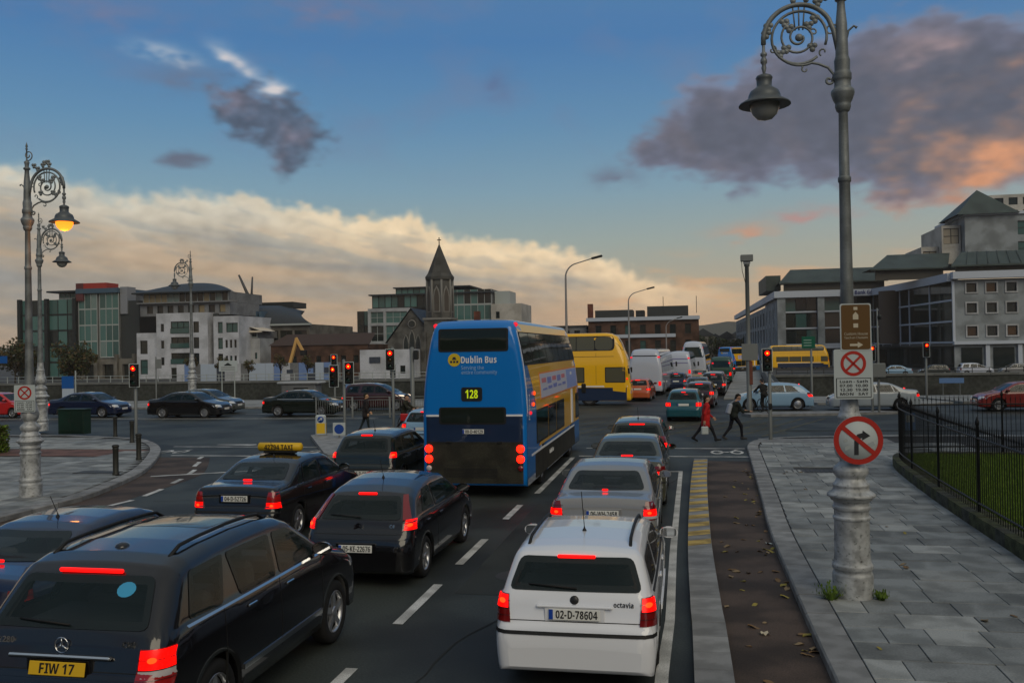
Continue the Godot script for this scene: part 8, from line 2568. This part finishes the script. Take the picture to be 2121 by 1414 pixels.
# pose: lean, fl/bl = front and back thigh angle (degrees), fk/bk knee bend, la/ra = arm swing, le/re elbow bend; the figure faces -z
func person(label: String, at: Vector3, turn: float, h: float, c: Dictionary, p: Dictionary) -> Node3D:
	var t := thing("person", label, "person", at, turn)
	var u := h / 1.75
	var D := func(a: float): return deg_to_rad(a)
	var hip_y: float = p.get("hip", 0.9)
	var lean: float = D.call(p.get("lean", 3.0))
	var hip := Vector3(0, hip_y, 0)
	var sp := func(d: float) -> Vector3: return hip + Vector3(0, cos(lean) * d, -sin(lean) * d)
	var bones := []
	var coat: Color = c.coat
	var trou: Color = c.legs
	var shoe: Color = c.shoes
	var skin: Color = c.skin
	# trunk
	bones.append([sp.call(0.0) + Vector3(-0.07, 0, 0), sp.call(0.0) + Vector3(0.07, 0, 0), 0.115, 0.115, coat])
	bones.append([sp.call(0.02), sp.call(0.24), 0.135, 0.13, coat])
	bones.append([sp.call(0.24) + Vector3(-0.05, 0, 0), sp.call(0.24) + Vector3(0.05, 0, 0), 0.125, 0.125, coat])
	bones.append([sp.call(0.42) + Vector3(-0.12, 0, 0), sp.call(0.42) + Vector3(0.12, 0, 0), 0.1, 0.1, coat])
	bones.append([sp.call(0.2), sp.call(0.44), 0.13, 0.11, coat])
	bones.append([sp.call(0.46), sp.call(0.56), 0.062, 0.056, c.get("collar", coat)])
	if p.has("coat_len"):
		var cl: float = p.coat_len
		for s in [-1, 1]: bones.append([hip + Vector3(0.05 * s, 0, 0), hip + Vector3(0.09 * s, -cl, 0.02 * s), 0.13, 0.14, coat])
		bones.append([hip, hip + Vector3(0, -cl, 0), 0.14, 0.16, coat])
	# legs: right leg leads
	for s in [1, -1]:
		var th: float = D.call(p.get("fl", 22.0) if s > 0 else p.get("bl", -20.0))
		var kn: float = D.call(p.get("fk", 8.0) if s > 0 else p.get("bk", 22.0))
		var a := hip + Vector3(0.09 * s, -0.02, 0)
		var k := a + Vector3(0.01 * s, -cos(th) * 0.42, -sin(th) * 0.42)
		var an := k + Vector3(0, -cos(th - kn) * 0.42, -sin(th - kn) * 0.42)
		bones.append([a, k, 0.09, 0.06, trou]); bones.append([k, an, 0.058, 0.045, trou])
		var ft: float = D.call(p.get("ff", 0.0) if s > 0 else p.get("bf", -22.0))
		bones.append([an + Vector3(0, -0.02, 0.03), an + Vector3(0.01 * s, -0.035 + sin(ft) * 0.17, -cos(ft) * 0.17), 0.045, 0.034, shoe])
	# arms
	var hands := []
	for s in [1, -1]:
		var sw: float = D.call(p.get("ra", -24.0) if s > 0 else p.get("la", 22.0))
		var el: float = D.call(p.get("re", 22.0) if s > 0 else p.get("le", 28.0))
		var spread: float = 0.05 + (p.get("spread", 0.03) as float)
		var sh: Vector3 = sp.call(0.44) + Vector3(0.185 * s, -0.01, 0)
		var e := sh + Vector3(spread * s, -cos(sw) * 0.29, -sin(sw) * 0.29)
		var w := e + Vector3(-0.01 * s, -cos(sw + el) * 0.25, -sin(sw + el) * 0.25)
		bones.append([sh, e, 0.062, 0.05, coat]); bones.append([e, w, 0.048, 0.036, coat])
		hands.append([w, (w - e).normalized(), s])
	for q in bones:
		q[0] *= u; q[1] *= u; q[2] *= u; q[3] *= u
	var st := SurfaceTool.new()
	st.begin(Mesh.PRIMITIVE_TRIANGLES)
	st.set_smooth_group(0)
	nets(st, bones, 0.026 * u, 0.05)
	# head
	var hd: Vector3 = sp.call(0.68)
	var nod: float = D.call(p.get("nod", 0.0))
	var hb := []
	var hbs := Basis(Vector3.UP, D.call(p.get("look", 0.0))) * Basis(Vector3.RIGHT, -nod - lean * 0.3)
	for q in [[0, 0.03, 0.015, 0, 0.02, 0.02, 0.092, 0.088], [0, 0.0, -0.02, 0, -0.055, -0.035, 0.078, 0.055], [0, -0.005, -0.09, 0, -0.03, -0.112, 0.012, 0.016], [0.09, -0.015, 0.015, 0.093, 0.02, 0.02, 0.014, 0.018], [-0.09, -0.015, 0.015, -0.093, 0.02, 0.02, 0.014, 0.018], [0, -0.07, 0.0, 0, -0.16, 0.02, 0.058, 0.058], [-0.03, -0.062, -0.078, 0.03, -0.062, -0.078, 0.012, 0.012]]:
		hb.append([(hd + hbs * Vector3(q[0], q[1], q[2])) * u, (hd + hbs * Vector3(q[3], q[4], q[5])) * u, q[6] * u, q[7] * u, skin])
	nets(st, hb, 0.011 * u, 0.02)
	for q in hands:
		var w: Vector3 = q[0] * u
		var d: Vector3 = q[1]
		var s: int = q[2]
		var fw := Vector3(0, 0, -1)
		var inw := Vector3(-s, 0, 0)
		fw = (fw - d * fw.dot(d)).normalized()
		var fb := [[w, w + d * 0.05, 0.03, 0.034, skin], [w + d * 0.04 + fw * 0.02, w + d * 0.085 + fw * 0.022, 0.024, 0.02, skin], [w + d * 0.04 - fw * 0.02, w + d * 0.085 - fw * 0.02, 0.024, 0.018, skin]]
		for i in 4:
			var b0 := w + d * 0.085 + fw * (0.031 - i * 0.021)
			var ln: float = [0.036, 0.042, 0.038, 0.03][i]
			var b1 := b0 + d * ln + inw * 0.012
			fb.append([b0, b1, 0.009, 0.0085, skin]); fb.append([b1, b1 + d * ln * 0.6 + inw * 0.025, 0.0085, 0.0075, skin])
		fb.append([w + d * 0.025 + fw * 0.03, w + d * 0.06 + fw * 0.055 + inw * 0.015, 0.012, 0.01, skin])
		fb.append([w + d * 0.06 + fw * 0.055 + inw * 0.015, w + d * 0.09 + fw * 0.058 + inw * 0.025, 0.01, 0.008, skin])
		nets(st, fb, 0.0065, 0.008)
	st.generate_normals()
	st.index()
	part("body", st.commit(), M.person, t)
	# hair
	var hs := SurfaceTool.new()
	hs.begin(Mesh.PRIMITIVE_TRIANGLES)
	hs.set_smooth_group(0)
	var hr := []
	for q in c.get("hair_shape", [[0, 0.055, 0.03, 0, 0.045, 0.045, 0.09, 0.085], [0, 0.085, -0.03, 0, 0.09, 0.02, 0.05, 0.05], [0, 0.0, 0.07, 0, -0.04, 0.07, 0.05, 0.04]]):
		hr.append([(hd + hbs * Vector3(q[0], q[1], q[2])) * u, (hd + hbs * Vector3(q[3], q[4], q[5])) * u, q[6] * u, q[7] * u, c.hair])
	nets(hs, hr, 0.012 * u, 0.02)
	hs.generate_normals()
	hs.index()
	part("hair", hs.commit(), M.person, t)
	for s in [-1, 1]:
		part("eye", cached("eye", func(): return B.new(true).lathe([[0.001, -0.012], [0.01, -0.006], [0.012, 0], [0.01, 0.006], [0.001, 0.012]], 8)), M.ink, t, (hd + hbs * Vector3(0.034 * s, 0.012, -0.078)) * u)
	# stand the lowest sole on the ground
	t.set_meta("wrists", [hands[0][0] * u, hands[1][0] * u])
	return t

func people() -> void:
	var skin := Color(0.42, 0.25, 0.17)
	var t := person("person in a red coat and dark trousers striding over the crossing with a white bag", Vector3(0.77, 0.0, -33.67), -78, 1.76, {"coat": Color(0.38, 0.012, 0.014), "legs": Color(0.012, 0.012, 0.016), "shoes": Color(0.02, 0.02, 0.02), "skin": skin, "hair": Color(0.012, 0.008, 0.006), "hair_shape": [[0, 0.055, 0.03, 0, 0.045, 0.045, 0.092, 0.088], [0, 0.085, -0.03, 0, 0.09, 0.02, 0.05, 0.05], [0, 0.0, 0.07, 0, -0.14, 0.08, 0.06, 0.04]]}, {"coat_len": 0.24, "fl": 27, "bl": -26, "fk": 6, "bk": 14, "hip": 0.865, "lean": 4, "ff": 10, "bf": -30, "la": 20, "ra": -26})
	var wr: Array = t.get_meta("wrists")
	var bag := thing("shopping_bag", "white carrier bag hanging from the hand of the person in red", "bag", Vector3(0.77, 0.0, -33.67), -78)
	part("bag_body", B.new().rbox(wr[0] + Vector3(0.03, -0.36, 0), Vector3(0.09, 0.3, 0.26), 0.03), M.sign_white, bag)
	part("handle", B.new(true).tube([wr[0] + Vector3(0.03, -0.22, -0.06), wr[0] + Vector3(0.0, -0.08, -0.01), wr[0] + Vector3(0.03, -0.22, 0.06)], 0.006, 5), M.sign_white, bag)
	t = person("person in a dark jacket walking bent forward under a pale bag", Vector3(1.82, 0.0, -34.6), -70, 1.8, {"coat": Color(0.016, 0.02, 0.018), "legs": Color(0.01, 0.011, 0.014), "shoes": Color(0.06, 0.06, 0.06), "skin": skin, "hair": Color(0.015, 0.01, 0.007), "collar": Color(0.1, 0.14, 0.3)}, {"lean": 16, "fl": 34, "bl": -14, "fk": 30, "bk": 26, "hip": 0.85, "nod": 18, "la": 30, "ra": 26, "le": 60, "re": 64, "bf": -24})
	bag = thing("shoulder_bag", "pale grey bag slung behind the person in the dark jacket", "bag", Vector3(1.82, 0.0, -34.6), -70)
	part("bag_body", B.new().rbox(Vector3(-0.03, 1.13, 0.17), Vector3(0.28, 0.42, 0.14), 0.05, Basis(Vector3.RIGHT, -0.3)), M.bag_grey, bag)
	part("strap", B.new(true).tube([Vector3(-0.12, 1.3, 0.12), Vector3(-0.12, 1.44, -0.08), Vector3(-0.1, 1.3, -0.2)], 0.015, 5), M.bag_grey, bag)
	person("person in a long dark coat standing at the kerb beside the island signal", Vector3(-14.0, 0.0, -38.0), -60, 1.72, {"coat": Color(0.02, 0.018, 0.018), "legs": Color(0.012, 0.02, 0.022), "shoes": Color(0.05, 0.03, 0.03), "skin": Color(0.5, 0.3, 0.18), "hair": Color(0.02, 0.02, 0.012)}, {"coat_len": 0.2, "fl": 10, "bl": -12, "fk": 4, "bk": 12, "hip": 0.89, "la": 10, "ra": -8})
	t = person("person in an olive jacket pushing a bicycle past the blue bus", Vector3(-12.2, 0.0, -37.9), -95, 1.68, {"coat": Color(0.022, 0.022, 0.014), "legs": Color(0.03, 0.012, 0.012), "shoes": Color(0.02, 0.02, 0.02), "skin": skin, "hair": Color(0.012, 0.01, 0.01)}, {"lean": 14, "fl": 24, "bl": -18, "hip": 0.87, "la": 42, "ra": 42, "le": 34, "re": 34, "nod": 10})
	bicycle("bicycle with a red pannier pushed past the blue bus", Vector3(-11.55, 0.0, -37.6), -95, M.red_paint)
	t = person("person in dark clothes and helmet riding a bicycle beside the camera mast", Vector3(3.95, 0.1, -46.4), 20, 1.75, {"coat": Color(0.012, 0.013, 0.015), "legs": Color(0.012, 0.012, 0.014), "shoes": Color(0.02, 0.02, 0.02), "skin": skin, "hair": Color(0.03, 0.03, 0.035)}, {"lean": 24, "fl": 62, "bl": 18, "fk": 70, "bk": 40, "hip": 0.95, "la": 48, "ra": 48, "le": 20, "re": 20, "bf": -6, "nod": 14})
	bicycle("dark bicycle ridden beside the camera mast", Vector3(3.95, 0.1, -46.4), 20, M.black_paint)
	t = person("person in a red jacket riding a motorcycle between coaches on the bridge", Vector3(2.55, 0.0, -94.0), -4, 1.75, {"coat": Color(0.3, 0.02, 0.015), "legs": Color(0.02, 0.02, 0.02), "shoes": Color(0.02, 0.02, 0.02), "skin": Color(0.05, 0.01, 0.01), "hair": Color(0.2, 0.015, 0.015)}, {"lean": 10, "fl": 70, "bl": 66, "fk": 80, "bk": 80, "hip": 0.86, "la": 40, "ra": 40, "le": 30, "re": 30, "bf": 0})
	var mb := thing("motorcycle", "red motorcycle with a lit tail lamp between coaches on the bridge", "motorcycle", Vector3(2.55, 0.0, -94.0), -4)
	part("fairing", B.new().rbox(Vector3(0, 0.68, -0.35), Vector3(0.34, 0.5, 0.9), 0.12), M.red_paint, mb)
	part("seat", B.new().rbox(Vector3(0, 0.8, 0.35), Vector3(0.28, 0.14, 0.8), 0.05), M.rubber, mb)
	for z in [0.7, -0.75]: wheel(mb, 0.0, 0.31, z, 0.31, 0.14, "spoke")
	part("tail_lamp", B.new().rbox(Vector3(0, 0.86, 0.78), Vector3(0.18, 0.1, 0.05), 0.02), M.signal_core, mb)
	part("handlebar", B.new(true).tube([Vector3(-0.36, 1.04, -0.45), Vector3(0, 1.0, -0.6), Vector3(0.36, 1.04, -0.45)], 0.018, 6), M.rubber, mb)

func bicycle(label: String, at: Vector3, turn: float, m: Material) -> void:
	var t := thing("bicycle", label, "bicycle", at, turn)
	for z in [0.52, -0.52]:
		var ring := []
		for k in 25: ring.append(Vector3(0, 0.34 + 0.33 * sin(TAU * k / 24), z + 0.33 * cos(TAU * k / 24)))
		var w := part("wheel", B.new(true).tube(ring, 0.02, 6, false), M.tyre, t)
		var spb := B.new()
		for k in 8: spb.tube([Vector3(0, 0.34, z), Vector3(0, 0.34 + 0.32 * sin(TAU * k / 8), z + 0.32 * cos(TAU * k / 8))], 0.003, 4)
		part("spokes", spb, M.alloy, w)
	var fr := B.new(true)
	var bb := Vector3(0, 0.3, 0.05)
	var st := Vector3(0, 0.85, 0.2)
	var hd := Vector3(0, 0.8, -0.36)
	for q in [[bb, st], [bb, hd], [st, hd], [bb, Vector3(0, 0.34, 0.52)], [st, Vector3(0, 0.34, 0.52)], [hd + Vector3(0, 0.15, 0.03), Vector3(0, 0.34, -0.52)]]: fr.tube(q, 0.016, 6)
	part("frame", fr, m, t)
	part("saddle", B.new().rbox(st + Vector3(0, 0.05, 0), Vector3(0.13, 0.06, 0.26), 0.025), M.rubber, t)
	part("handlebar", B.new(true).tube([Vector3(-0.28, 0.98, -0.3), Vector3(0, 0.97, -0.36), Vector3(0.28, 0.98, -0.3)], 0.013, 6), M.rubber, t)
	if m == M.red_paint: part("pannier", B.new().rbox(Vector3(0.1, 0.62, 0.5), Vector3(0.16, 0.34, 0.36), 0.04), M.red_paint, t)

# ---------------------------------------------------------------- leaves, litter, weeds
func small_things() -> void:
	var g := RandomNumberGenerator.new()
	g.seed = 8
	var leaf := B.new(true)
	var rows := []
	for i in 5:
		var k := i / 4.0
		var w := sin(k * PI) * 0.035 + 0.002
		rows.append([Vector3(-w, 0.012 + 0.012 * sin(k * 5.0), (k - 0.5) * 0.13), Vector3(0, 0.004, (k - 0.5) * 0.13), Vector3(w, 0.014 + 0.008 * cos(k * 4.0), (k - 0.5) * 0.13)])
	leaf.grid(rows)
	var lm := leaf.done()
	var cols := [M.leaf_dry, M.leaf_dry2, M.leaf_yellow]
	for i in 90:
		var z := -9.2 - pow(g.randf(), 1.4) * 17.0
		var near := g.randf() < 0.6
		var kx := xline(kerb_right, z)
		var x := kx - 0.03 - absf(g.randfn()) * 0.12 if near else g.randf_range(0.5, kx - 0.05)
		if g.randf() < 0.2: x = kx + g.randf_range(0.4, 2.8)
		var y := 0.005 if x < kx else 0.126
		var o := part("fallen_leaf", lm, cols[g.randi() % 3], null, Vector3(x, y, z))
		o.rotation = Vector3(g.randf_range(-0.2, 0.2), g.randf() * TAU, g.randf_range(-0.2, 0.2))
		o.scale = Vector3.ONE * g.randf_range(0.6, 1.25)
		tag(o, "small dry fallen leaf lying by the cycle lane kerb", "leaf", "fallen leaves by the kerb")
	for q in [[1.42, -16.3, "crumpled white paper scrap against the kerb", M.sign_white], [0.9, -11.2, "crushed pale paper cup on the cycle lane", M.sign_cream]]:
		var t := thing("paper_litter", q[2], "litter", Vector3(q[0], 0.006, q[1]), 30)
		var b := B.new()
		var pp := []
		for j in 4:
			var row := []
			for i in 4: row.append(Vector3(i * 0.035 - 0.05, g.randf_range(0.0, 0.04), j * 0.03 - 0.045))
			pp.append(row)
		b.grid(pp)
		part("paper", b, q[3], t)
	# weeds at the foot of the lamp post
	for q in [[1.86, -12.45, "tuft of weeds on the kerb side of the big lamp post", 0.16], [2.5, -12.5, "small weed tuft on the far side of the big lamp post", 0.09]]:
		var t := thing("weed_tuft", q[2], "weed", Vector3(q[0], 0.12, q[1]))
		var b := B.new()
		for i in 70:
			var an := g.randf() * TAU
			var r: float = g.randf() * q[3]
			var p := Vector3(cos(an) * r * 0.5, 0, sin(an) * r * 0.5)
			var tip: Vector3 = p + Vector3(cos(an) * q[3] * g.randf_range(0.3, 1.0), g.randf_range(0.05, q[3] * 1.3), sin(an) * q[3] * g.randf_range(0.3, 1.0))
			var sd := Vector3(-sin(an), 0, cos(an)) * 0.014
			b.tri(p - sd, p + sd, tip)
			b.quad(tip - sd, tip + Vector3(0, -0.02, 0), tip + sd, tip + Vector3(0, 0.02, 0) * 1.3)
		part("leaves", b, M.leaf_grass2, t)
